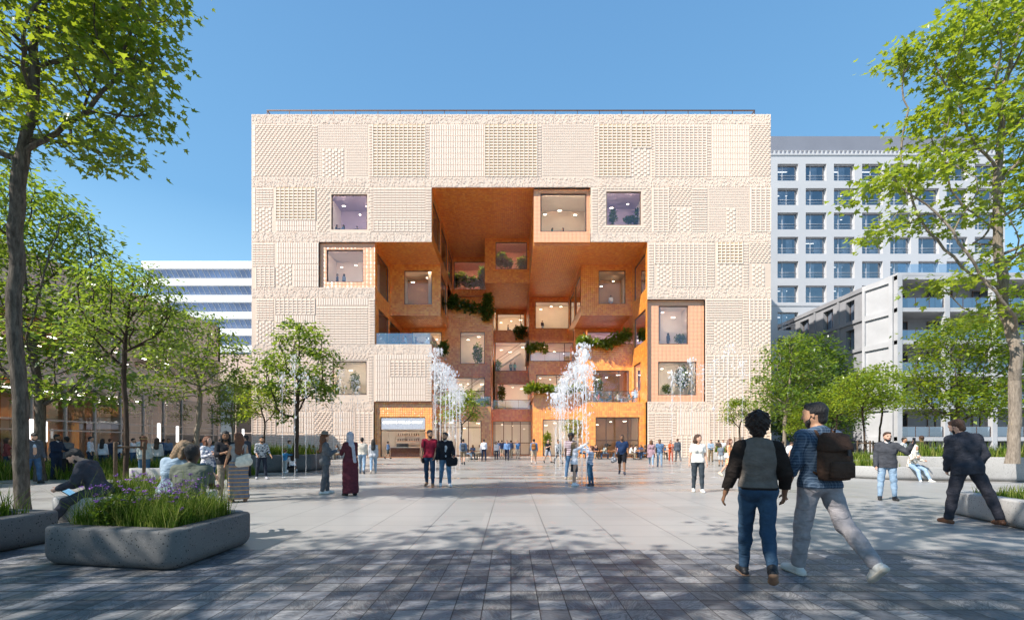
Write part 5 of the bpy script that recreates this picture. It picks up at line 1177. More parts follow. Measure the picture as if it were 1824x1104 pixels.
    hd=[c(HP(0,-.022,.035),HP(0,.018,.028),.092,.084,n=hx,k=1.17,sm=.02),c(HP(0,.03,-.045),HP(0,.045,-.082),.060,.040,n=hx,k=.98,sm=.03),c(HP(0,.0,-.02),HP(0,.02,-.02),.074,n=hx,k=1.08,sm=.03),
        c(HP(0,.094,.022),HP(0,.112,-.016),.010,.015,sm=.012),c(HP(-.03,.083,.045),HP(.03,.083,.045),.014,sm=.02),c(HP(-.022,.090,-.055),HP(.022,.090,-.055),.009,sm=.012),
        c(HP(-.079,-.005,.012),HP(-.083,-.012,-.018),.019,.013,n=hx,k=2.2,sm=.008),c(HP(.079,-.005,.012),HP(.083,-.012,-.018),.019,.013,n=hx,k=2.2,sm=.008)]
    def armprims(s,g=0,upto=1.0,fore=1.0):
        A=arms[s]; r=[c(A['S'],A['S']+A['u']*.285*upto,(.049 if not fem else .042)*w**.5+g,(.038 if not fem else .033)+g*1.05,sm=.03)]
        if fore>0: r.append(c(A['E'],A['E']+A['w']*.25*fore,.039*(.88 if fem else 1)+g,(.026 if not fem else .022)*fore+.036*(1-fore)+g*1.0,sm=.025))
        return r
    def hand(s,curl=35):
        A=arms[s]; u=A['w']; n=A['pn']; lat=np.cross(u,n); # lat: towards the thumb side
        if (T@Vv(0,1,0))@lat<0: lat=-lat
        r=[c(A['W']+u*.015,A['W']+u*.075,.026,.033,n=n,k=2.0,sm=.015)]
        for i,(o,L) in enumerate(((.027,.070),(.009,.079),(-.009,.074),(-.026,.058))):
            b0=A['W']+u*.078+lat*o; cu=R(curl*(.7+.12*i)); d1=u*math.cos(cu*.6)+n*math.sin(cu*.6); d2=u*math.cos(cu*1.5)+n*math.sin(cu*1.5); m_=b0+d1*L*.5; e=m_+d2*L*.5; fr_=max(.0085,res*.55)
            r+=[c(b0,m_,fr_,fr_*.95,sm=.004),c(m_,e,fr_*.95,fr_*.8,sm=.004)]
        t0=A['W']+u*.03+lat*.024; td=u*.65+lat*.62+n*.35; td/=np.linalg.norm(td); t1=t0+td*.038; t2=t1+(td*.6+u*.5+n*.2)*.034; r+=[c(t0,t1,.012,.0105,sm=.008),c(t1,t2,.0105,.0085,sm=.004)]
        return r
    def legprims(s,g=0,shin=1.0,loose=0):
        l=legp[s]; q=[c(l['hip']+Vv(0,0,.0),l['knee'],.090*w+g,.058+g+loose*.5,sm=.035)]
        if shin>0:
            e=l['knee']+(l['ank']-l['knee'])*shin; q.append(c(l['knee'],e,.056+g+loose*.5,(.037 if not fem else .034)*shin+.05*(1-shin)+g+loose,sm=.03))
            cb=l['knee']+(l['ank']-l['knee'])*.28-np.cross(l['sh'],Vv(1,0,0))*0+ (-(l['ftd']))*.018
            if shin>.5: q.append(c(cb,l['knee']+(l['ank']-l['knee'])*.5-l['ftd']*.012,.047+g*.8,.04+g*.8,sm=.04))
        return q
    def foot(s,g=0):
        l=legp[s]; return [c(l['heel']+l['fn']*.0,l['toe'],.030+g,.026+g,sm=.02),c(l['ank']-l['fn']*.01,l['toe']-l['ftd']*.04+l['fn']*.012,.036+g,.026+g,sm=.025),c(l['toe']-l['ftd']*.03,l['toe'],.036+g,.030+g,n=l['fn'],k=1.35,sm=.02)]
    # ---- garments
    kind,tcol=top[0],top[1]; tpat=top[2] if len(top)>2 else None; tc2=top[3] if len(top)>3 else (.8,.8,.8)
    bk,bcol=bottom[0],bottom[1]; bpat=bottom[2] if len(bottom)>2 else None; bc2=bottom[3] if len(bottom)>3 else (.35,.45,.6)
    G_={'tee':.013,'shirt':.013,'rolled':.014,'jacket':.024,'open':.022,'tank':.008,'dress':.012,'vest':.019,'blouse':.016}.get(kind,.013)
    body=torso+neck+hd
    for s in (-1,1): body+=armprims(s)+hand(s)+legprims(s)+foot(s)
    def grown(ps,g): return [dict(p,ra=p['ra']+g,rb=p['rb']+g) for p in ps]
    rg=random.Random(len(label)*7+int(abs(x)*100))
    ph=[rg.uniform(0,6.28) for _ in range(8)]
    amp=.0035 if res>.012 else .0048
    def folds(X,Y,Z):
        return (amp*(np.sin(24*Z+9*X+ph[0]+3*np.sin(7*X+11*Y+ph[5]))*np.sin(13*X+10*Y+ph[1]+4*Z)+.7*np.sin(41*Z-17*X+ph[2])*np.sin(19*Y+12*X+ph[3]))).astype(np.float32)
    items=[]
    hemz={'jacket':-.13,'open':-.10,'blouse':-.10,'shirt':-.03 if not belt else .03,'tank':-.03,'vest':.06}.get(kind,-.06)
    tp=grown(torso,G_)
    if kind in('jacket','open','blouse') or hemz<-.05: tp=tp+[c(TP(-.06,-.01,hemz),TP(.06,-.01,hemz),.125*w+G_,n=fwd,k=1.15,sm=.05)]
    fore={'tee':0,'shirt':1.0,'rolled':.35,'jacket':1.0,'open':1.0,'tank':None,'dress':0,'vest':1.0,'blouse':.9}[kind]
    if fore is not None and kind!='vest':
        for s in (-1,1): tp+=armprims(s,G_+.004,.62 if fore==0 else 1.0,fore)
    if kind=='dress' or bk in('skirt','maxi','dressskirt'):
        pass
    cuts=[(tuple(-up),-(float(up@TP(0,0,hemz))))]
    neckcut=dict(a=nb+Vv(0,0,.02)+fwd*.01,b=nb+Vv(0,0,.09)+fwd*.03,ra=.068,rb=.085,sub=True,sm=.01)
    top_p=[]
    if kind in('jacket','open'):
        # open front: cut a wedge down to the button
        wt=.050 if kind=='jacket' else .062
        zb=.14 if kind=='jacket' else -.12
        wedge=dict(a=TP(0,.16,.47),b=TP(0,.17,zb),ra=wt,rb=.012 if kind=='jacket' else .05,sub=True,sm=.01)
        sm_=sdf_mesh('jacket',tp+[neckcut,wedge],res,cuts,folds)
        items.append(('jacket',sm_,cloth('jacket_cloth',tcol,tpat,tc2)))
        ic=inner or (.8,.82,.86); ip=grown(torso[1:5],G_*.42)+grown([neck[0]],.006)
        ncut=(tuple(hz),float(hz@(nb+Vv(0,0,.055)))); items.append(('shirt',sdf_mesh('shirt',ip+[c(TP(-.05,0,.02),TP(.05,0,.02),.125*w+G_*.4,n=fwd,k=1.22,sm=.04)],res,[ncut,(tuple(-up),-(float(up@TP(0,0,-.0 if kind=='jacket' else -.1))))]),cloth('shirt_cloth',ic)))
    elif kind=='vest':   # pale body with dark sleeves
        items.append(('pullover',sdf_mesh('pullover',tp+[neckcut],res,[(tuple(-up),-(float(up@TP(0,0,.02))))],folds),cloth('knit',tcol)))
        sl=[]
        for s in (-1,1): sl+=armprims(s,G_+.006,1.0,1.0)
        items.append(('sleeve_shirt',sdf_mesh('sleeve_shirt',sl+grown(torso,G_*.7)+[neckcut],res,[(tuple(-up),-(float(up@TP(0,0,.0))))],folds),cloth('dark_shirt',tc2)))
    else:
        nm={'tee':'t_shirt','dress':'dress','tank':'tank_top','blouse':'blouse'}.get(kind,'shirt')
        if kind=='dress':
            hz_=top[4] if len(top)>4 else -.42
            for q in (.0,.35,.7,1.0): tp.append(c(TP(-.05-.03*q,0,-.02+(hz_+.02)*q),TP(.05+.03*q,0,-.02+(hz_+.02)*q),.125+.055*q,n=fwd,k=1.15,sm=.07))
            cuts=[((0,0,-1),-(pz+hz_))]
            sp_=c(TP(0,0,.0),TP(0,0,hz_),.15,.20,n=fwd,k=1.1,sm=.08); tp.append(sp_)
            if top[5:] : 
                for s in (-1,1): tp+=armprims(s,G_+.01,1.0,top[5])
        items.append((nm,sdf_mesh(nm,tp+[neckcut],res,cuts,folds),cloth(nm+'_cloth',tcol,tpat,tc2)))
    if bk!='none':
        hipsp=[dict(p,ra=p['ra']+.009,rb=p['rb']+.009) for p in (torso[0],torso[7],torso[8])]+[c(TP(-.045,0,.08),TP(.045,0,.08),.106*w,n=fwd,k=1.2,sm=.02)]
        wc=(tuple(up),float(up@TP(0,0,.075 if kind!='vest' else .095)))
        if bk in('jeans','trousers','shorts'):
            g=.011 if bk!='trousers' else .013; lo=.002 if bk=='jeans' else .014
            bp=list(hipsp)
            for s in (-1,1): bp+=legprims(s,g,.94 if bk!='shorts' else 0,lo)
            cu=[wc]
            if bk=='shorts':
                bp=list(hipsp)
                for s in (-1,1): l=legp[s]; bp.append(c(l['hip'],l['hip']+(l['knee']-l['hip'])*.85,.10*w+.012,.088,sm=.035))
            items.append((bk,sdf_mesh(bk,bp,res,cu,folds),cloth(bk+'_cloth',bcol,bpat,bc2)))
        elif bk in('skirt','maxi'):
            z1=-.40 if bk=='skirt' else -(pz-.07); bp=list(hipsp); bp+=[c(TP(0,0,.0),Vv(0,0,pz+z1),.14*w,.165 if bk=='skirt' else .21,n=Vv(0,1,0),k=1.12,sm=.06)]
            if bk=='maxi': 
                for s in (-1,1): bp+=legprims(s,.03,.9,.03)
            items.append(('skirt',sdf_mesh('skirt',bp,res,[wc,((0,0,-1),-(pz+z1))],folds),cloth('skirt_cloth',bcol,bpat,bc2)))
    if belt: items.append(('belt',sdf_mesh('belt',[c(TP(-.05,0,.075),TP(.05,0,.075),.125*w+.004,n=fwd,k=1.17,sm=.02)],res,[(tuple(up),float(up@TP(0,0,.095))),(tuple(-up),-float(up@TP(0,0,.058)))]),M('belt_leather',belt,.5)))
    root=empty('person',(x,y,z0),-R(face),label,cat,group); root.scale=(k,k,k)
    if roll: root.rotation_euler=(0,R(roll),-R(face))
    bm_=sdf_mesh('body',body,res); bo=link('body',bm_,[skinmat(skin),M('eye_dark',(.012,.01,.01),.3),M('lip',tuple(q*(.75 if i else .95) for i,q in enumerate(SKIN[skin])),.5)],root)
    if res<.013:
        cen=np.zeros(len(bm_.polygons)*3,np.float32); bm_.polygons.foreach_get('center',cen); cen=cen.reshape(-1,3); loc=(cen-hc)@Hm; mi=np.zeros(len(cen),np.int32)
        for s in (-1,1): mi[(np.abs(loc[:,0]-s*.031)<.013)&(np.abs(loc[:,2]-.022)<.0065)&(loc[:,1]>.05)]=1
        mi[(np.abs(loc[:,0])<.024)&(np.abs(loc[:,2]+.055)<.007)&(loc[:,1]>.07)]=2; bm_.polygons.foreach_set('material_index',mi)
    if shoes is not None:
        for s in (-1,1):
            items.append(('shoe',sdf_mesh('shoe',foot(s,.008)+([c(legp[s]['ank']-legp[s]['fn']*.02,legp[s]['ank']+legp[s]['fn']*.025,.05,.046,sm=.01)] if True else []),max(res*.75,.006)),M('shoe_leather',shoes,.55)))
            if res<.014 and sum(shoes)>.9 or (res<.009):
                l=legp[s]; items.append(('sole',sdf_mesh('sole',[dict(p,ra=p['ra']+.012,rb=p['rb']+.012) for p in foot(s,.006)],max(res*.6,.006),[(tuple(l['fn']),float(l['fn']@(l['heel']-l['fn']*.014)))]),M('shoe_sole',(.55,.5,.42) if sum(shoes)>.9 else (.22,.13,.08),.7)))
    # hair
    hk,hcname=hair; hp=[]
    if hk!='none':
        facecut=dict(a=HP(0,.10,.0),b=HP(0,.10,-.06),ra=.078,rb=.085,sub=True,sm=.01)
        base=[c(HP(0,-.028,.050),HP(0,.012,.055),.095,.086,n=hx,k=1.14,sm=.02)]
        if hk=='fade': hk='buzz'
        if hk=='short': hp=base+[c(HP(0,-.035,.02),HP(0,-.05,-.03),.085,.06,n=hx,k=1.1,sm=.03),c(HP(-.02,.04,.098),HP(.02,.045,.098),.034,sm=.02),facecut]; hn=(.004,60)
        elif hk=='curly': hp=[c(HP(0,-.03,.06),HP(0,.01,.06),.122,.115,n=hx,k=1.02,sm=.02),c(HP(0,-.05,.0),HP(0,-.055,-.04),.105,.08,n=hx,k=1.0,sm=.03),dict(facecut,ra=.07,rb=.085)]; hn=(.013,75)
        elif hk=='long': hp=base+[c(HP(0,-.05,.02),HP(0,-.075,-.08),.092,.088,n=hx,k=.95,sm=.03),c(HP(-.06,-.05,-.08),TP(-.06,-.115,.30),.05,.045,sm=.04),c(HP(.06,-.05,-.08),TP(.06,-.115,.30),.05,.045,sm=.04),c(HP(0,-.07,-.08),TP(0,-.12,.28),.06,.05,sm=.05),facecut]; hn=(.006,45)
        elif hk=='bob': hp=base+[c(HP(-.07,-.01,.0),HP(-.085,.0,-.12),.045,.035,sm=.03),c(HP(.07,-.01,.0),HP(.085,.0,-.12),.045,.035,sm=.03),c(HP(0,-.05,0),HP(0,-.075,-.13),.09,.07,n=hx,k=.85,sm=.03),facecut]; hn=(.006,50)
        elif hk=='buzz': hp=[c(HP(0,-.028,.047),HP(0,.010,.050),.090,.082,n=hx,k=1.15,sm=.02),c(HP(0,-.035,.02),HP(0,-.05,-.045),.080,.060,n=hx,k=1.08,sm=.03),c(HP(-.068,-.01,.03),HP(-.074,.004,-.008),.022,.012,sm=.02),c(HP(.068,-.01,.03),HP(.074,.004,-.008),.022,.012,sm=.02),c(HP(-.03,.055,.10),HP(.03,.055,.10),.026,sm=.02),dict(a=HP(0,.125,.005),b=HP(0,.11,-.06),ra=.078,rb=.085,sub=True,sm=.01)]; hn=(.0025,80)
        elif hk=='bun': hp=base+[c(HP(0,-.035,.02),HP(0,-.05,-.02),.082,.058,n=hx,k=1.1,sm=.03),c(HP(0,-.13,.04),HP(0,-.13,.04),.04,sm=.02),facecut]; hn=(.004,60)
        if hk=='scarf':
            hp=[c(HP(0,-.022,.04),HP(0,.018,.035),.106,.098,n=hx,k=1.12,sm=.02),c(HP(0,-.01,-.03),HP(0,.03,-.09),.098,.080,n=hx,k=.98,sm=.03),c(HP(0,-.02,-.10),TP(0,-.01,.44),.085,.11,sm=.05),c(TP(.03,-.105,.45),TP(.07,-.14,-.02),.045,.05,n=fwd,k=1.8,sm=.03),dict(a=HP(0,.115,.03),b=HP(0,.12,-.05),ra=.066,rb=.06,sub=True,sm=.01)]
            items.append(('headscarf',sdf_mesh('headscarf',hp,res,(),folds),cloth('scarf_cloth',hcname)))
        else:
            def hnf(X,Y,Z,a=hn[0],q=hn[1]): return (a*np.sin(q*X+ph[0])*np.sin(q*Y+ph[1])*np.sin(q*Z+ph[2])+a*.6*np.sin(q*1.9*X+ph[3]+2*np.sin(30*Z))*np.sin(q*1.8*Z+ph[4])).astype(np.float32)
            items.append(('hair',sdf_mesh('hair',hp,min(res,.016),(),hnf),hairmat(hcname)))
    if beard: items.append(('beard',sdf_mesh('beard',[c(HP(0,.036,-.062),HP(0,.048,-.088),.060,.044,n=hx,k=1.0,sm=.02),c(HP(-.066,.008,-.01),HP(-.046,.045,-.07),.012,.022,sm=.02),c(HP(.066,.008,-.01),HP(.046,.045,-.07),.012,.022,sm=.02),c(HP(-.02,.094,-.038),HP(.02,.094,-.038),.009,sm=.01),dict(a=HP(0,.15,.0),b=HP(0,.13,-.03),ra=.085,rb=.052,sub=True)],min(res,.013)),hairmat('black')))
    for nm,me,mt in items:
        if me is not None: link(nm,me,mt,root)
    info=dict(root=root,TP=TP,HP=HP,arms=arms,legs=legp,T=T,Hm=Hm,k=k,up=up,fwd=fwd,hc=hc,c=c,res=res,pz=pz)
    def world(p): return Matrix.Translation((x,y,z0))@root.rotation_euler.to_matrix().to_4x4()@(Vector(p)*k)
    info['world']=world
    return info
def held(name,prims,I,mat,label,cat,res=.012,cuts=()):
    me=sdf_mesh(name,prims,res,cuts); o=link(name,me,mat,None,tuple(I['root'].location)); o.rotation_euler=I['root'].rotation_euler; o.scale=I['root'].scale; tag(o,label,cat); return o
def backpack(I,col,label,big=1.0,res=.014):
    TP,c=I['TP'],I['c']; fw=I['fwd']
    T=I['T']
    def sup(z,w_,d_,yc,e=4.0,n=20): 
        out=[]
        for i in range(n):
            t=2*math.pi*i/n; cx,sy=math.cos(t),math.sin(t); out.append(tuple(TP(math.copysign(abs(cx)**(2/e),cx)*w_,yc+math.copysign(abs(sy)**(2/e),sy)*d_,z)))
        return out
    q=big; m=MB(); m.rings([sup(.02,.10*q,.04,-.17),sup(.03,.135*q,.062*q,-.19),sup(.12,.150*q,.078*q,-.20),sup(.25,.148*q,.075*q,-.20),sup(.38,.140*q,.062*q,-.19),sup(.45,.120*q,.052*q,-.18),sup(.475,.09*q,.03,-.17)])
    o=m.obj('backpack',cloth('canvas',col),None,tuple(I['root'].location)); o.rotation_euler=I['root'].rotation_euler; o.scale=I['root'].scale; tag(o,label,'backpack')
    m=MB(); m.rings([sup(.05,.09*q,.025,-.275*q**.5),sup(.06,.115*q,.035,-.28*q**.5),sup(.19,.115*q,.033,-.28*q**.5),sup(.205,.10*q,.02,-.275*q**.5)]); m.obj('pocket',cloth('canvas',col),o)
    m=MB(); m.rings([sup(.30,.146*q,.083*q,-.203),sup(.33,.150*q,.085*q,-.204),sup(.45,.128*q,.060*q,-.185),sup(.485,.085*q,.03,-.17)]); m.obj('flap',cloth('canvas',tuple(x*.8 for x in col)),o)
    m=MB(); m.tube([TP(-.02,-.17,.47),TP(-.02,-.18,.52),TP(.02,-.18,.52),TP(.02,-.17,.47)],.009,6); m.obj('handle',cloth('canvas',col),o)
    for s in (-1,1):
        m=MB(); m.tube([TP(s*.085,-.12,.42),TP(s*.09,-.07,.50),TP(s*.10,.03,.52),TP(s*.105,.115,.42),TP(s*.12,.10,.25),TP(s*.14,-.02,.13),TP(s*.12,-.12,.08)],[.014]*7,6); m.obj('strap',cloth('canvas',col),o)
    if big>1:
        m=MB(); m.box(-.015,.015,-.008,.008,-.03,.03,0,Matrix.Translation(TP(.05,-.305,.29))); m.obj('buckle',MAT['darkmetal'],o)
    return o
# ---------------------------------------------------------------- the people of the photo
JEAN=('jeans',(.035,.075,.15),'denim',(.14,.24,.38)); LJEAN=('jeans',(.20,.30,.42),'denim',(.42,.52,.62)); DJEAN=('jeans',(.02,.035,.07),'denim',(.05,.08,.13))
def ray(px): return math.degrees(math.atan2(px-CX,F))
def pp(label,px,pf,H,face,**k):
    x,y=G(px,pf); return person(label,x,y,H,face+ray(px)*.85,**k)
# two men walking away in the foreground
I=pp('curly haired man walking away in a grey pullover with black sleeves and blue jeans',1350,1030,1.69,-6,top=('vest',(.135,.115,.10),None,(.018,.013,.011)),bottom=('jeans',(.02,.045,.085),'denim',(.06,.115,.18)),shoes=(.010,.010,.012),hair=('curly','darkbrown'),skin='brown',res=.0075,
     legs=((12,2,5,2),(-16,-3,26,-34)),armL=(2,15,14,-6),armR=(-8,16,34,4),head=(8,0),belt=(.10,.05,.03),build=.98,twist=4)
I=pp('bearded man in a blue checked shirt and grey trousers walking away with a brown backpack',1458,1027,1.82,-36,top=('rolled',(.035,.060,.10),'check',(.24,.32,.42)),bottom=('trousers',(.30,.28,.29)),shoes=(.62,.60,.56),hair=('fade','black'),skin='olive',beard=True,res=.0072,
     legs=((10,3,4,4),(-18,10,26,-42)),armL=(2,14,16,0),armR=(8,8,60,14),head=(-32,-4),build=1.04)
bp_=backpack(I,(.065,.036,.024),'brown canvas backpack on the back of the man in the checked shirt',1.04,.010)
m=MB(); A=I['arms'][-1]; m.tube([A['W']-A['w']*.012,A['W']+A['w']*.012],.036,14); o=m.obj('wristwatch',MAT['darkmetal'],None,tuple(I['root'].location)); o.rotation_euler=I['root'].rotation_euler; o.scale=I['root'].scale; tag(o,'black wristwatch on the left wrist of the man with the brown backpack','watch')
# right side
pp('man in a dark charcoal suit with legs apart beside the pale planter, back to us',1722,934,1.84,-28,top=('jacket',(.035,.037,.048)),bottom=('trousers',(.036,.036,.046)),shoes=(.14,.06,.03),hair=('fade','brown'),skin='light',beard=True,res=.0095,legs=((8,8,2,0),(-12,20,3,-6)),armL=(8,6,26,14),armR=(-6,12,30,20),lean=4,side_lean=-4,build=1.06,head=(-22,-14))
I=pp('smiling bearded man in charcoal blazer and light jeans, lifting a phone in his hand',1580,890,1.68,176,top=('jacket',(.055,.058,.068)),inner=(.7,.66,.66),bottom=LJEAN,shoes=(.02,.02,.022),hair=('fade','brown'),skin='light',beard=True,res=.0105,legs=((3,5,2,0),(3,5,2,0)),armL=(20,46,128,6),armR=(4,8,12,0),head=(-14,0),build=1.06)
m=MB(); 
for s in (-1,1): m.tube([I['HP'](s*.032+.02*math.cos(t),.098,.024+.018*math.sin(t)) for t in [i*math.pi/5 for i in range(11)]],.0022,4)
m.tube([I['HP'](-.012,.10,.026),I['HP'](.012,.10,.026)],.002,4); o=m.obj('glasses',MAT['darkmetal'],None,tuple(I['root'].location)); o.rotation_euler=I['root'].rotation_euler; o.scale=I['root'].scale; tag(o,'thin rimmed glasses on the man in the charcoal blazer','glasses')
w_=I['world'](I['arms'][-1]['W']+I['arms'][-1]['w']*.12); MB().box(-.035,.035,-.005,.005,-.07,.07).obj('phone',MAT['darkmetal'],None,tuple(w_)); tag(bpy.data.objects['phone'],'dark phone held up by the man in the charcoal blazer','phone')
person('woman in a cream headscarf and patterned top seated on the low pale planter',(1626-CX)*17.4/F,17.4,1.66,175,top=('blouse',(.72,.68,.60),'floral',(.25,.2,.15)),bottom=LJEAN,shoes=(.7,.68,.62),hair=('scarf',(.74,.69,.60)),skin='light',fem=True,res=.015,seat=.50,pose='sit',legs=((64,4,38,0),(58,8,40,0)),armL=(20,12,70,20),armR=(30,16,92,10),lean=6)
person('man in a dark brown top and blue jeans standing behind the woman in the headscarf',(1642-CX)*20.7/F,20.7,1.76,4,z0=0,top=('shirt',(.05,.035,.035)),bottom=JEAN,hair=('fade','brown'),skin='brown',res=.018,armL=(20,8,80,30),armR=(20,8,80,30))
person('man in white shirt half hidden behind the woman in the headscarf',(1610-CX)*21.6/F,21.6,1.7,150,top=('shirt',(.7,.7,.72)),bottom=DJEAN,hair=('fade','black'),res=.02)
person('man in a dark jacket seated beyond the tall planter at the right edge',(1752-CX)*25/F,25,1.75,-60,top=('jacket',(.03,.03,.035)),bottom=DJEAN,hair=('short','brown'),skin='light',res=.02,seat=.5,pose='sit')
person('person in dark clothing standing beyond the tall planter, right of the suited man',(1730-CX)*27/F,27,1.72,20,top=('jacket',(.025,.028,.04)),bottom=DJEAN,hair=('short','black'),res=.02)
person('girl in white seated on the small planter edge between the two foreground men',(1392-CX)*30/F,30,1.66,70,top=('tee',(.75,.75,.76)),bottom=('shorts',(.25,.35,.45)),shoes=(.6,.6,.6),hair=('long','brown'),skin='light',fem=True,res=.018,seat=.55,z0=.15,pose='sit',lean=10)
person('boy in white tee leaning forward, seated beside the girl in white',(1401-CX)*29.6/F,29.6,1.74,90,top=('tee',(.76,.76,.78)),bottom=('shorts',(.3,.3,.33)),shoes=(.5,.5,.5),hair=('short','brown'),skin='light',res=.018,seat=.55,z0=.15,pose='sit',lean=28)
bn=empty('stone_bench',((1397-CX)*29.8/F,29.9,0),.2,'low stone bench under the two people in white','bench'); MB().box(-.9,.9,-.25,.25,.58,.70).obj('seat',MAT['plight'],bn); MB().box(-.75,-.55,-.2,.2,0,.578).obj('leg',MAT['plight'],bn); MB().box(.55,.75,-.2,.2,0,.578).obj('leg',MAT['plight'],bn)
pp('person with dark hair looking from behind the curly haired man, seated low',1337,822,1.7,180,top=('tee',(.10,.05,.04)),hair=('short','black'),res=.022)
# left side
pp('bearded man in grey blazer and blue jeans walking while looking at his phone',58,861,1.80,150,top=('open',(.075,.085,.105)),inner=(.50,.58,.70),bottom=JEAN,shoes=(.02,.02,.02),hair=('short','black'),skin='light',beard=True,res=.013,legs=((18,3,18,0),(-4,3,6,0)),armL=(4,10,16,0),armR=(8,10,22,0),head=(0,-28),build=1.12)
pp('bearded man in a dark navy suit talking with open hand',101,853,1.76,118,top=('jacket',(.020,.032,.065)),bottom=('trousers',(.018,.028,.055)),shoes=(.015,.015,.015),hair=('short','black'),skin='brown',beard=True,res=.015,armL=(20,10,60,10),armR=(10,10,72,6),build=1.14)
pp('person in a light grey blazer and dark trousers facing the man in the navy suit',119,851,1.68,-40,top=('jacket',(.16,.165,.18)),bottom=('trousers',(.03,.028,.03)),shoes=(.3,.1,.05),hair=('short','black'),skin='brown',res=.015,armL=(25,8,70,10),build=1.05)
I=person('man in a dark grey suit seated on the pale planter bent over a tablet',(176-CX)*8.05/F,8.05,1.78,-108,top=('jacket',(.050,.050,.062)),bottom=('trousers',(.055,.055,.068)),shoes=(.30,.26,.2),hair=('short','black'),skin='light',beard=True,res=.0095,seat=.47,legs=((66,5,36,6),(60,8,42,0)),armL=(36,8,52,12),armR=(34,8,56,14),lean=22,head=(-6,-22),build=1.08)
q=I['world'](I['TP'](0,.40,.12)); tb=empty('tablet',tuple(q),-R(-108),'thin tablet with a lit blue screen in the hands of the seated man','tablet'); Mx=Matrix.Rotation(R(38),4,'X'); MB().box(-.13,.13,-.09,.09,-.005,.005,0,Mx).obj('casing',MAT['darkmetal'],tb); MB().box(-.12,.12,-.08,.08,.0052,.0062,0,Mx).obj('screen',Emit('blue_screen',(.15,.45,.75),.5),tb)
pp('man in white shirt standing half hidden behind the seated suited man',161,836,1.78,100,top=('shirt',(.62,.68,.78)),bottom=DJEAN,hair=('fade','black'),skin='light',res=.02)
pp('woman with long black hair and white top standing left of the staked tree',183,838,1.66,20,top=('blouse',(.62,.64,.70)),bottom=DJEAN,hair=('long','black'),fem=True,res=.02)
pp('man in white tee with folded arms standing right of the staked tree',237,832,1.72,110,top=('tee',(.72,.72,.75)),bottom=JEAN,hair=('short','black'),skin='light',res=.018,armL=(30,5,95,60),armR=(30,5,90,55))
pp('woman in a straw hat with long brown hair and jeans, seen from behind',257,857,1.68,6,top=('blouse',(.33,.36,.34)),bottom=('jeans',(.03,.07,.12),'denim',(.06,.13,.2)),shoes=(.05,.04,.04),hair=('long','auburn'),skin='light',fem=True,res=.014,legs=((0,2,2,0),(-2,3,3,0)))
pp('man in white shirt behind the woman in the straw hat',252,838,1.78,30,top=('shirt',(.75,.76,.8)),bottom=DJEAN,hair=('short','brown'),skin='light',res=.02)
pp('woman with curly dark hair in a cream blouse, right of the straw hat',280,845,1.66,12,top=('blouse',(.60,.55,.52)),bottom=('jeans',(.03,.07,.12),'denim',(.06,.13,.2)),hair=('long','brown'),skin='brown',fem=True,res=.016,armL=(20,10,50,20))
pp('man in a blue shirt far behind the cream blouse woman',291,825,1.75,40,top=('shirt',(.05,.09,.2)),hair=('short','black'),res=.022)
pp('man in white tee walking away near the thin trees',328,829,1.75,-20,top=('tee',(.75,.76,.8)),hair=('short','black'),res=.022,pose='walk')
pp('person in a blue top far behind the thin trees',380,822,1.6,60,top=('tee',(.12,.2,.35)),hair=('bob','black'),fem=True,res=.024)
for px_,pf_,H_,fc_,c1,hh,fm,lb in ((196,832,1.70,30,(.04,.05,.08),'short',False,'man in a dark jacket far behind the long haired woman by the staked tree'),(211,828,1.62,200,(.7,.68,.66),'bob',True,'woman in a white top far left of the staked tree'),(300,828,1.75,190,(.16,.2,.28),'short',False,'man in a grey blue shirt between the cream blouse woman and the blonde woman'),(345,832,1.68,170,(.10,.10,.12),'long',True,'woman in black walking behind the seated couple'),(357,826,1.76,20,(.3,.34,.4),'short',False,'man in a pale grey shirt far behind the seated couple'),(392,828,1.70,160,(.05,.07,.12),'short',False,'man in dark blue far behind the woman with the flowered blouse'),(31,846,1.74,100,(.5,.48,.46),'short',False,'man in a beige shirt partly hidden by the big left trunk'),(12,843,1.66,90,(.2,.05,.05),'bob',True,'woman in dark red at the far left edge by the big trunk')):
    pp(lb,px_,pf_,H_,fc_,top=('shirt' if not fm else 'blouse',c1),bottom=DJEAN,hair=(hh,'black' if px_%2 else 'brown'),skin='light' if px_%3 else 'olive',fem=fm,res=.022,pose='walk' if px_%2 else 'stand')
# couple seated on the near planter
I=person('smiling blonde woman in a pale blue tee with her arm round the man beside her',-4.83,6.42,1.70,-20,top=('tee',(.30,.38,.46)),bottom=JEAN,shoes=(.3,.3,.3),hair=('bob','blond'),skin='light',fem=True,res=.0095,seat=.50,pose='sit',armL=(30,5,20,40),armR=(52,66,24,20),lean=4,side_lean=10,head=(78,-10),z0=.07)
person('black man in an olive tee seated on the near planter with his back to us',-4.52,6.36,1.80,-18,top=('tee',(.115,.125,.10)),bottom=('jeans',(.02,.02,.025)),shoes=(.02,.02,.02),hair=('short','black'),skin='dark',res=.0095,seat=.45,pose='sit',armL=(30,10,40,20),armR=(40,3,50,0),lean=10,head=(8,8),build=1.12)
pp('woman in a white flowered blouse and blue jeans with crossed arms, looking up',371,884,1.58,150,top=('blouse',(.66,.64,.66),'floral',(.16,.18,.26)),bottom=('jeans',(.02,.055,.12),'denim',(.05,.11,.2)),hair=('bob','auburn'),skin='light',fem=True,res=.011,armL=(28,6,95,60),armR=(24,6,90,58),head=(-24,14))
pp('long haired bearded man in a black shirt, hand at his chin',402,889,1.70,172,top=('rolled',(.022,.022,.026)),bottom=('trousers',(.30,.25,.19)),shoes=(.35,.35,.35),hair=('bob','black'),skin='brown',beard=True,res=.011,armL=(34,4,112,40),armR=(22,4,84,52),head=(4,-4))
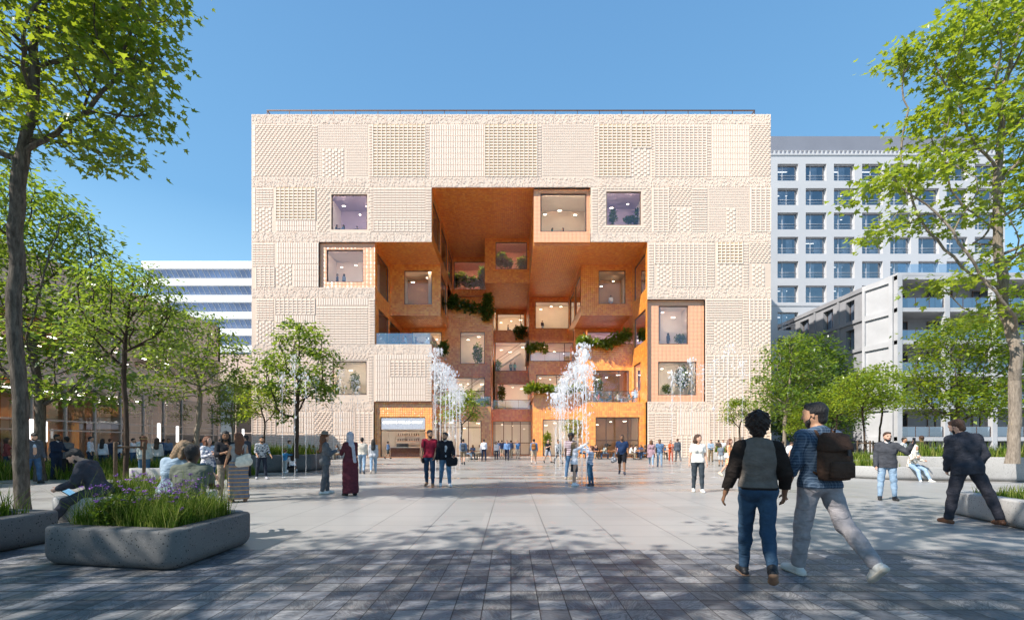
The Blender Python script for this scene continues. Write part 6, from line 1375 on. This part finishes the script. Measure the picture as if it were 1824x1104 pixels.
I=pp('woman in a long grey and orange striped skirt and sleeveless top with tote bag',425,893,1.66,-16,top=('tank',(.30,.28,.27)),bottom=('maxi',(.17,.17,.20),'thin',(.62,.30,.08)),shoes=(.25,.13,.07),hair=('long','auburn'),skin='olive',fem=True,res=.011,armL=(14,14,24,0),armR=(-4,10,20,0),head=(-20,0),legs=((10,2,2,0),(-6,3,3,0)))
c=I['c']; TP=I['TP']; o=held('tote_bag',[c(TP(-.02,-.17,.02),TP(.17,-.15,.06),.10,.12,n=TP(0,-1,0)-TP(0,0,0),k=2.2,sm=.02),c(TP(-.03,-.17,.12),TP(.18,-.16,.20),.07,.07,n=TP(0,-1,0)-TP(0,0,0),k=2.4,sm=.02)],I,cloth('white_canvas',(.66,.60,.50)),'white canvas tote bag on the shoulder of the woman in the striped skirt','bag'); m=MB(); m.tube([TP(.02,-.17,.22),TP(.08,-.12,.45),TP(.10,-.02,.52),TP(.11,.10,.44),TP(.13,-.10,.22)],.011,6); m.obj('strap',cloth('white_canvas',(.66,.60,.50)),o)
pp('man in a dark suit standing behind the woman in the striped skirt',439,848,1.76,-60,top=('jacket',(.045,.05,.065)),bottom=('trousers',(.03,.03,.04)),hair=('fade','black'),skin='light',res=.016)
pp('man in a patterned grey shirt and dark jeans standing with open hands',466,853,1.68,165,top=('rolled',(.42,.43,.44),'floral',(.05,.055,.07)),bottom=('jeans',(.018,.022,.035),'denim',(.03,.04,.06)),shoes=(.35,.35,.38),hair=('short','black'),skin='olive',beard=True,res=.014,legs=((8,5,4,0),(-4,6,8,0)),armL=(10,14,30,-8),armR=(14,10,36,10))
pp('small child in a blue top standing by the tall grey planter',508,842,1.12,40,top=('shirt',(.05,.22,.42)),bottom=('jeans',(.45,.44,.42)),shoes=(.7,.7,.7),hair=('short','auburn'),skin='light',res=.018,armL=(70,5,20,0),armR=(75,5,20,0))
pp('girl in a white tee crouching beside the small child',521,841,1.45,-20,top=('tee',(.75,.75,.78)),bottom=('jeans',(.02,.02,.03)),shoes=(.6,.6,.6),hair=('long','brown'),skin='light',fem=True,res=.018,legs=((80,14,140,-10),(95,14,140,-10)),armL=(50,5,30,0),lean=20)
person('man in a pale blue shirt seated behind the tall grey planter',(515-CX)*28/F,28,1.7,70,top=('shirt',(.35,.5,.65)),bottom=JEAN,hair=('short','brown'),skin='light',res=.022,seat=.75,pose='sit')
I=pp('woman in a grey trouser suit and felt hat with white heels, standing sideways',580,879,1.68,72,top=('jacket',(.115,.12,.13)),bottom=('trousers',(.105,.11,.12)),shoes=(.68,.66,.62),hair=('long','auburn'),skin='light',fem=True,res=.0115,armL=(20,6,88,20),armR=(16,6,96,36),legs=((7,2,3,0),(-7,3,3,0)),lean=-3,inner=(.08,.08,.09))
HP=I['HP']; hm=MB(); Hm=I['Hm']
def hat(I,prof,name,mat,label,tilt=-8,z=.085):
    m=MB(); q=Matrix(I['Hm'].tolist()); 
    o=m.lathe(prof,(0,0,0),24).obj(name,mat,None); root=I['root']; wp=I['world'](I['HP'](0,-.012,z)); o.location=wp; o.rotation_euler=(root.rotation_euler.to_matrix()@q@Matrix.Rotation(R(tilt),3,'X')).to_euler(); o.scale=root.scale; tag(o,label,'hat'); return o
hat(I,[(.001,0),(.17,.006),(.175,.012),(.10,.02),(.098,.05),(.088,.105),(.06,.118),(.02,.105),(.001,.105)],'felt_hat',M('taupe_felt',(.21,.16,.12),.9),'taupe felt hat with wide brim on the woman in the grey suit')
hb=MB(); I2=None
Is=[o for o in bpy.data.objects if o.name.startswith('person') and 'straw hat with' in o.get('label','')][0]
sh_=MB().lathe([(.001,0),(.15,.0),(.155,.008),(.10,.02),(.095,.06),(.07,.10),(.001,.11)],(0,0,0),20).obj('straw_hat',M('straw',(.55,.38,.16),.9,var=.3,scale=60),None,(Is.location.x,Is.location.y,1.575)); tag(sh_,'yellow straw hat on the long haired woman seen from behind','hat')
pp('woman in a long maroon dress and pale grey headscarf, seen from behind',624,882,1.70,-24,top=('shirt',(.085,.022,.030)),bottom=('maxi',(.095,.022,.032)),shoes=(.012,.012,.012),hair=('scarf',(.38,.38,.43)),skin='light',fem=True,res=.0115,armL=(28,8,80,20),armR=(16,6,60,30))
pp('man in a cream jacket and light jeans walking away before the shop',645,843,1.72,2,top=('shirt',(.60,.54,.46)),bottom=LJEAN,shoes=(.1,.12,.16),hair=('short','black'),skin='light',res=.014,pose='walk',build=1.08)
pp('woman with long black hair, grey pullover and light jeans walking away',665,843,1.64,-2,top=('blouse',(.42,.43,.46)),bottom=LJEAN,shoes=(.5,.45,.4),hair=('long','black'),skin='light',fem=True,res=.014,pose='walk2')
pp('waitress in a blue shirt and dark shorts at the coffee counter',691,817,1.66,60,top=('shirt',(.07,.12,.22)),bottom=('shorts',(.05,.06,.06)),hair=('bun','black'),fem=True,res=.02,pose='walk')
# two men walking towards us
I=pp('man in a maroon tee and dark jeans walking towards us beside the man in black',765,866,1.84,186,top=('tee',(.26,.015,.035)),bottom=('jeans',(.02,.045,.09),'denim',(.06,.11,.18)),shoes=(.34,.17,.09),hair=('short','black'),skin='olive',beard=True,res=.0105,legs=((8,2,3,0),(-8,2,14,-10)),armL=(8,9,24,16),armR=(2,9,10,0),head=(-40,-4))
TP=I['TP']; m=MB(); m.tube([TP(.13,-.10,.46),TP(.13,.0,.53),TP(.135,.10,.42),TP(.15,.12,.2),TP(.17,.03,-.1)],.014,6); o=m.obj('shoulder_bag',cloth('black_canvas',(.015,.015,.018)),None,tuple(I['root'].location)); o.rotation_euler=I['root'].rotation_euler; o.scale=I['root'].scale; tag(o,'black shoulder bag of the man in the maroon tee','bag')
m=MB(); m.box(.14,.20,-.12,.10,-.26,-.02) ; 
mm=sdf_mesh('pouch',[I['c'](TP(.19,-.06,-.12),TP(.19,.06,-.12),.06,n=TP(1,0,0)-TP(0,0,0),k=1.5),I['c'](TP(.19,-.06,-.18),TP(.19,.06,-.18),.06,n=TP(1,0,0)-TP(0,0,0),k=1.5)],.012); link('pouch',mm,cloth('black_canvas',(.015,.015,.018)),o)
I=pp('man in a black jacket over a grey tee and ripped blue jeans walking towards us',793,866,1.76,170,top=('open',(.012,.013,.018)),inner=(.42,.43,.46),bottom=('jeans',(.06,.14,.24),'denim',(.22,.34,.46)),shoes=(.72,.72,.75),hair=('short','black'),skin='olive',beard=True,res=.0105,legs=((10,3,4,0),(-6,3,12,-8)),armL=(6,14,52,10),armR=(2,12,10,0),head=(36,0),build=1.08)
TP,c=I['TP'],I['c']; held('messenger_bag',[c(TP(-.30,.10,-.10),TP(-.10,.16,-.12),.10,.10,n=Vv(0,1,0),k=1.6,sm=.03),c(TP(-.30,.10,-.20),TP(-.10,.16,-.22),.09,.09,n=Vv(0,1,0),k=1.6,sm=.03)],I,cloth('black_canvas',(.015,.015,.018)),'black soft bag held by the man in the black jacket','bag')
# centre, by the entrance
I=pp('man with a grey backpack, denim shirt and khaki shorts walking to the entrance',825,827,1.76,4,top=('shirt',(.10,.19,.32)),bottom=('shorts',(.22,.17,.12)),hair=('short','black'),skin='light',res=.016,pose='walk'); backpack(I,(.07,.08,.10),'grey backpack of the man in khaki shorts by the cafe tables',1.0)
pp('man in a white shirt and navy trousers seen from behind by the cafe tables',862,820,1.78,0,top=('shirt',(.74,.74,.80)),bottom=('trousers',(.02,.03,.06)),hair=('short','brown'),skin='light',res=.017,legs=((3,5,2,0),(-3,5,2,0)),armL=(4,14,20,0))
pp('woman in a white blouse and dark jeans left of the entrance',884,818,1.62,180,top=('blouse',(.74,.70,.72)),bottom=DJEAN,hair=('long','brown'),skin='light',fem=True,res=.018)
pp('person in a blue shirt deep at the left of the entrance',888,814,1.74,0,top=('shirt',(.06,.13,.28)),bottom=DJEAN,hair=('short','black'),res=.022)
pp('man in a navy tee and beige shorts before the entrance door',894,815.5,1.76,0,top=('tee',(.02,.03,.07)),bottom=('shorts',(.36,.30,.23)),hair=('short','black'),skin='light',res=.02)
pp('man in a light blue shirt and navy trousers walking out of the entrance',903,820,1.76,180,top=('shirt',(.16,.27,.48)),bottom=('trousers',(.02,.025,.05)),hair=('buzz','grey'),skin='light',res=.016,pose='walk',build=1.06)
pp('man in a dark blue shirt beside the entrance door, behind the light blue shirt',910,815,1.76,20,top=('shirt',(.025,.045,.10)),bottom=('trousers',(.15,.13,.1)),hair=('short','black'),res=.022)
pp('man in a blue shirt and beige trousers touching his chin at the door',922,816,1.74,178,top=('tee',(.08,.19,.38)),bottom=('trousers',(.42,.36,.30)),hair=('short','black'),skin='light',res=.017,armR=(40,8,110,20))
I=pp('man in a denim shirt and beige shorts walking away right of the entrance',951,826,1.78,6,top=('shirt',(.09,.20,.36)),bottom=('shorts',(.42,.34,.26)),shoes=(.5,.45,.4),hair=('short','black'),skin='light',res=.015,pose='walk2'); backpack(I,(.32,.13,.04),'orange brown backpack of the man in beige shorts',1.0)
pp('man in a black tee and grey shorts with folded arms walking past the glass',976,824,1.74,150,top=('tee',(.015,.018,.025)),bottom=('shorts',(.36,.37,.42)),hair=('short','black'),skin='light',res=.016,pose='walk',armL=(30,5,95,60),armR=(30,5,90,55))
pp('person in a speckled black and white outfit behind the right fountain jets',994,826,1.72,150,top=('blouse',(.6,.6,.6),'floral',(.03,.03,.04)),bottom=('trousers',(.03,.03,.04),'floral',(.5,.5,.5)),hair=('short','black'),res=.02,pose='walk')
I=pp('girl in a white blouse and dark skirt reaching both arms toward the water',1023,865,1.45,78,top=('blouse',(.78,.76,.80)),bottom=('skirt',(.035,.035,.05)),shoes=(.75,.75,.78),hair=('long','blond'),skin='light',fem=True,res=.012,armL=(112,4,6,0),armR=(118,4,4,0),legs=((5,1,3,0),(-3,1,3,0)),head=(0,4))
pp('tall man in a striped tee and blue jeans behind the girl by the fountain',1017,853,1.80,176,top=('tee',(.55,.45,.47),'stripe',(.10,.04,.06)),bottom=('jeans',(.06,.13,.24),'denim',(.16,.26,.38)),shoes=(.35,.28,.22),hair=('curly','black'),skin='dark',res=.013,legs=((4,8,3,0),(0,8,3,0)))
pp('boy in a blue and white striped top leaning back with raised arms at the jets',1050,864,1.33,-70,top=('shirt',(.66,.70,.76),'stripe',(.02,.06,.22)),bottom=('jeans',(.035,.10,.18),'denim',(.08,.18,.28)),shoes=(.12,.09,.1),hair=('short','auburn'),skin='light',res=.012,armL=(118,6,10,0),armR=(124,6,8,0),lean=-10,legs=((-2,3,4,0),(-6,3,3,0)))
I=pp('bearded man in a navy tee and black shorts walking toward us carrying a helmet',1108,845,1.84,182,top=('tee',(.014,.032,.085)),bottom=('shorts',(.010,.010,.014)),shoes=(.03,.03,.05),hair=('fade','black'),skin='brown',beard=True,res=.012,pose='walk',armL=(4,12,14,0),armR=(4,14,12,0),build=1.1)
wp=I['world'](I['arms'][1]['W']+Vv(.06,0,-.22)); hl=empty('helmet',tuple(wp),.3,'silver and black crash helmet carried by the man in the navy tee','helmet')
link('shell',sdf_mesh('shell',[I['c']((0,0,0),(0,.03,0),.145,.135,sm=.01),I['c']((0,.06,-.07),(0,.07,-.08),.09,sm=.04),dict(a=Vv(0,.19,.0),b=Vv(0,.19,.02),ra=.085,rb=.07,sub=True),dict(a=Vv(0,0,-.17),b=Vv(0,0,-.20),ra=.11,rb=.11,sub=True)],.012),cloth('helmet_paint',(.42,.43,.46),'floral',(.02,.02,.03)),hl); link('visor',sdf_mesh('visor',[I['c']((0,.03,0),(0,.03,0),.130,sm=.01)],.014),M('visor_plastic',(.01,.01,.012),.15),hl)
pp('woman in a dusty pink dress over jeans walking beside the man in blue',1160,831,1.66,184,top=('dress',(.34,.22,.25),None,(.1,.1,.1),-.32,.9),bottom=LJEAN,shoes=(.4,.3,.3),hair=('long','brown'),skin='brown',fem=True,res=.015,pose='walk')
pp('man in a blue shirt with a bold patterned sleeve and light jeans',1175,831,1.68,180,top=('tee',(.12,.22,.36),'floral',(.05,.08,.16)),bottom=LJEAN,shoes=(.15,.15,.2),hair=('buzz','black'),skin='brown',res=.015,build=1.05,armL=(4,9,10,0))
pp('woman in an orange red suit looking at her hands',1195,821,1.66,176,top=('blouse',(.52,.10,.03)),bottom=('trousers',(.50,.09,.03)),shoes=(.3,.05,.04),hair=('bob','brown'),skin='light',fem=True,res=.016,armL=(24,6,90,40),armR=(24,6,90,40))
pp('man in a grey suit with his back to us beside the woman in orange red',1207,822,1.80,-16,top=('jacket',(.085,.10,.125)),bottom=('trousers',(.10,.105,.115)),shoes=(.2,.1,.06),hair=('short','brown'),skin='light',res=.016,legs=((3,3,2,0),(-10,8,2,0)))
pp('dark haired woman in a white tee and charcoal trousers walking and looking right',1243,876,1.66,172,top=('tee',(.74,.70,.64)),bottom=('jeans',(.035,.045,.055),'denim',(.07,.085,.10)),shoes=(.78,.77,.74),hair=('long','brown'),skin='light',fem=True,res=.0105,legs=((8,1,4,0),(-3,1,8,0)),armL=(4,12,12,0),armR=(2,14,8,0),head=(-38,0),build=1.05)
pp('man in a light blue shirt and khaki trousers by the beige wall',1266,822,1.72,170,top=('shirt',(.30,.38,.48)),bottom=('trousers',(.22,.16,.10)),hair=('short','brown'),skin='light',res=.018,armL=(14,5,70,60),armR=(14,5,70,60))
pp('man with dark brown top seen from behind next to the grey child',1280,819,1.74,10,top=('tee',(.06,.045,.04)),bottom=('trousers',(.08,.06,.05)),hair=('short','black'),res=.02)
pp('man in a white tee and sunglasses behind the woman in the orange dress',1288,818,1.78,175,top=('tee',(.7,.7,.74)),bottom=DJEAN,hair=('short','brown'),skin='light',res=.02)
pp('child in a grey tee and pale shorts standing left of the orange dress',1284,830,1.36,0,top=('tee',(.16,.19,.23)),bottom=('shorts',(.5,.5,.5)),hair=('short','brown'),skin='olive',res=.017)
I=pp('woman in an orange patterned dress with a white bag, seen from the side',1300,848,1.64,110,top=('dress',(.72,.28,.12),'floral',(.85,.55,.36),-.40,.9),bottom=('none',(0,0,0)),shoes=(.7,.55,.4),hair=('long','auburn'),skin='light',fem=True,res=.014,pose='walk',armL=(10,5,80,20))
q=I['world'](I['TP'](.20,.0,-.02)); held('handbag',[I['c'](I['TP'](.20,-.12,.0),I['TP'](.20,.12,.0),.09,n=Vv(1,0,0),k=2.5),I['c'](I['TP'](.20,-.08,.09),I['TP'](.20,.08,.09),.05,n=Vv(1,0,0),k=2)],I,cloth('white_leather',(.75,.72,.68)),'white handbag of the woman in the orange dress','bag')
# ---------------------------------------------------------------- cafe furniture
def make_table():
    t=empty('cafe_table',(0,0,0)); MB().lathe([(.001,.72),(.38,.72),(.39,.735),(.38,.75),(.001,.75)],(0,0,0),20).obj('table_top',MAT['wood'],t); MB().lathe([(.03,.02),(.022,.06),(.022,.719)],(0,0,0),10).obj('leg',MAT['darkmetal'],t); MB().lathe([(.22,0),(.22,.012),(.04,.025)],(0,0,0),16).obj('base',MAT['darkmetal'],t); return t
def make_chair():
    t=empty('cafe_chair',(0,0,0)); m=MB(); m.rings([[(x*q,y*q,z) for x,y in ((-.21,-.2),(.21,-.2),(.22,.19),(.12,.23),(-.12,.23),(-.22,.19))] for q,z in ((.96,.43),(1,.437),(1,.448),(.96,.455))]); m.obj('seat',MAT['wood'],t)
    b=MB(); n=9; rs=[]
    for z,o in ((.58,0),(.84,-.03)): rs.append([(-.21+.42*i/(n-1),-.22-.05*math.sin(math.pi*i/(n-1))+o,z) for i in range(n)]+[(.21-.42*i/(n-1),-.20-.05*math.sin(math.pi*i/(n-1))+o,z) for i in range(n)])
    b.rings(rs,0,True,False); b.obj('backrest',MAT['wood'],t)
    for sx in (-1,1):
        for sy in (-1,1):
            l=MB(); l.tube([(sx*.17,sy*.16,.43),(sx*.21,sy*.22,0)],.012,6); l.obj('leg',MAT['darkmetal'],t)
        l=MB(); l.tube([(sx*.18,-.17,.43),(sx*.19,-.21,.60)],.011,6); l.obj('back_support',MAT['darkmetal'],t)
    return t
TB=[None]; CHR=[None]
def put(proto,mk,x,y,rz,label,cat,group,z=0):
    if proto[0] is None: o=mk(); proto[0]=o
    else:
        o=proto[0].copy(); C.objects.link(o)
        for ch in proto[0].children: q=ch.copy(); C.objects.link(q); q.parent=o
    o.location=(x,y,z); o.rotation_euler=(0,0,rz); return tag(o,label,cat,group)
COL=[(.7,.7,.72),(.05,.08,.16),(.10,.2,.35),(.45,.12,.12),(.02,.02,.03),(.5,.42,.3),(.25,.32,.36),(.6,.3,.3),(.72,.68,.6),(.16,.1,.07)]
CN=['white','navy','blue','red','black','tan','grey blue','rose','cream','brown']
si=0
def seated(x,y,fc,label,z=0):
    global si
    si+=1; fem=si%2==0; person(label,x,y,1.68,fc,z0=z,top=('tee' if si%3 else 'shirt',COL[si%10]),bottom=[DJEAN,LJEAN,('trousers',(.3,.25,.18)),JEAN][si%4],hair=(['short','long','bob','short','bun'][si%5],['black','brown','auburn','brown','blond'][si%5]),skin=['light','olive','light','brown'][si%4],fem=fem,res=.026,seat=.455,pose='sit',lean=[8,0,14,4][si%4],armL=(40,5,60,20),armR=(38,5,70,20))
    return CN[si%10]
def cafe(px,pf,who,where,z=0,y=None):
    """who: list of offsets (dx,dy,facing)"""
    if y is None: x,y=G(px,pf)
    else: x=(px-CX)*y/F
    put(TB,make_table,x,y,0,'round wooden cafe table '+where,'table','cafe tables',z)
    for j,(dx,dy,fc) in enumerate(who):
        n_=CN[(si+1)%10]; side=['left','right','near','far'][0 if dx<-.3 else 1 if dx>.3 else 2 if dy<0 else 3]
        put(CHR,make_chair,x+dx,y+dy,-R(fc),'cafe chair under the %s top, %s side, table %s'%(n_,side,where),'chair','cafe chairs',z)
        seated(x+dx,y+dy,fc,'seated person in a %s top, %s side, table %s'%(n_,side,where),z)
LR=[(-.68,0,90),(.68,0,-90)]
cafe(548,818,LR,'right of the tall planter'); cafe(561,815.5,[(-.66,.1,90),(.66,-.1,-90)],'behind the planter corner')
cafe(590,818,LR,'between hat and headscarf'); cafe(601,815,[(.1,.66,180)],'close to the facade by the hat'); cafe(640,816,[(-.68,0,90)],'left of the cream jacket')
cafe(845,818,[(-.68,0,90),(.66,.1,-90),(-.2,.66,170)],'near the small fountain tree'); 
cafe(1048,816.5,[(-.68,0,90),(.68,0,-90)],'left of the glazed bay corner'); cafe(1066,817.5,[(-.1,.66,176),(.68,0,-90)],'before the right orange bay'); cafe(1088,817.5,[(-.68,0,90),(.68,.1,-90)],'left of the helmet man')
cafe(1136,818,[(-.70,0,90),(.70,0,-90)],'under the right orange bay'); cafe(1143,815,[(-.68,.1,90),(.1,.66,180)],'by the right bay glazing'); cafe(1188,817.5,[(-.1,.66,170)],'beside the blue shirted man')
# people and tables inside the building
zt_=fz(715)
cafe(1077,0,[(-.66,0,90),(.66,0,-90)],'on the right terrace, left pair',z=zt_,y=fy(.55)); cafe(1111,0,[(-.66,0,90),(.66,0,-90)],'on the right terrace, right pair',z=zt_,y=fy(.55))
cafe(712,0,LR,'on the pale glass terrace',z=fz(613)+.02,y=fy(.35)); cafe(752,0,LR,'at the left terrace corner',z=fz(613)+.02,y=fy(.45)); cafe(691,0,[(.66,0,-90)],'far left of the left terrace',z=fz(613)+.02,y=fy(.4))
def inside(label,px,d,floor,fc,H=1.72,**k):
    y=fy(d); person(label,(px-CX)*y/F,y,H,fc,z0=fz(floor)+.0,res=.028,**k)
inside('woman in a pale blue dress standing on the right terrace',1133,.45,715,185,top=('dress',(.45,.58,.72),None,(.1,.1,.1),-.3,.5),bottom=('none',(0,0,0)),hair=('long','black'),fem=True,skin='light')
inside('person in white standing behind the pale blue dress on the terrace',1129,.62,715,170,top=('shirt',(.75,.75,.76)),hair=('short','black'))
inside('person in white at the lit side wall of the right terrace',1138,.70,715,200,top=('shirt',(.72,.72,.70)),hair=('short','black'))
inside('person in green standing at the table in the high orange bay',984,.55,410,100,top=('shirt',(.05,.28,.2)),bottom=LJEAN,hair=('long','black'),fem=True,armR=(30,5,60,0))
inside('person in black across the table in the high orange bay',1003,.55,410,-90,top=('shirt',(.03,.03,.04)),bottom=LJEAN,hair=('short','black'),armR=(60,5,40,0))
inside('dark suited person talking, left in the upper left facade window',600,.45,409,90,top=('jacket',(.03,.04,.07)),hair=('short','black'),armR=(40,5,60,0))
inside('person in blue facing the suited one in the upper left facade window',612,.45,409,-90,top=('shirt',(.15,.25,.4)),hair=('long','black'),fem=True,armL=(40,5,60,0))
inside('person with back turned, right in the upper left facade window',636,.5,409,0,top=('shirt',(.06,.09,.15)),hair=('short','black'))
inside('left person of the pair in the left orange bay window',601,.45,501,60,top=('shirt',(.06,.09,.16)),hair=('short','black'))
inside('right person of the pair in the left orange bay window',613,.45,501,-60,top=('shirt',(.2,.28,.4)),hair=('bob','black'),fem=True)
inside('person in white standing in the right box window',1088,1.4,510,10,top=('shirt',(.7,.72,.78)),bottom=LJEAN,hair=('short','black'))
inside('person in dark top standing in the wide middle window',966,3.4,508,150,top=('shirt',(.03,.03,.05)),bottom=LJEAN,hair=('short','black'))
inside('left person standing in the stair hall window',910,3.5,612,180,top=('shirt',(.2,.25,.28)),hair=('short','black'))
inside('right person standing in the stair hall window',917,3.5,612,180,top=('shirt',(.12,.25,.25)),hair=('bob','brown'),fem=True)
inside('left seated figure in the high inner window above the hanging plant',905,4.3,488,90,top=('shirt',(.04,.04,.05)),hair=('short','black'),seat=.45,pose='sit')
inside('right seated figure in the high inner window above the hanging plant',919,4.3,488,-90,top=('shirt',(.05,.04,.05)),hair=('short','black'),seat=.45,pose='sit')
inside('person seen through the upper window of the right orange bay',1190,.45,612,60,top=('shirt',(.05,.07,.12)),hair=('bob','black'),fem=True)
inside('dark silhouette inside the ground floor of the right bay',1080,.7,815,60,top=('jacket',(.02,.02,.03)),hair=('short','black'),armR=(60,10,40,0))
# stairs seen behind glass
def stairs(px0,px1,yt,yb,d,label,flip=False):
    r=empty('staircase',(0,0,0),0,label,'staircase'); X0,X1=fx(px0),fx(px1); Z0,Z1=fz(yb),fz(yt); y=fy(d); n=14; m=MB()
    for i in range(n):
        t0,t1=i/n,(i+1)/n; a,b=X0+(X1-X0)*t0,X0+(X1-X0)*t1; z=Z0+(Z1-Z0)*t1; m.box(a,b,y,y+1.4,z-.35,z)
    m.obj('steps',MAT['roomwhite'],r); h=MB(); h.tube([(X0,y-.02,Z0+1.1),(X1,y-.02,Z1+1.1)],.035,6); h.tube([(X0,y-.02,Z0+.6),(X1,y-.02,Z1+.6)],.02,6); h.obj('handrail',MAT['frame'],r)
stairs(873,935,555,598,3.35,'white staircase rising behind the stair hall window'); stairs(778,848,648,700,2.45,'pale staircase behind the lower left terrace window')
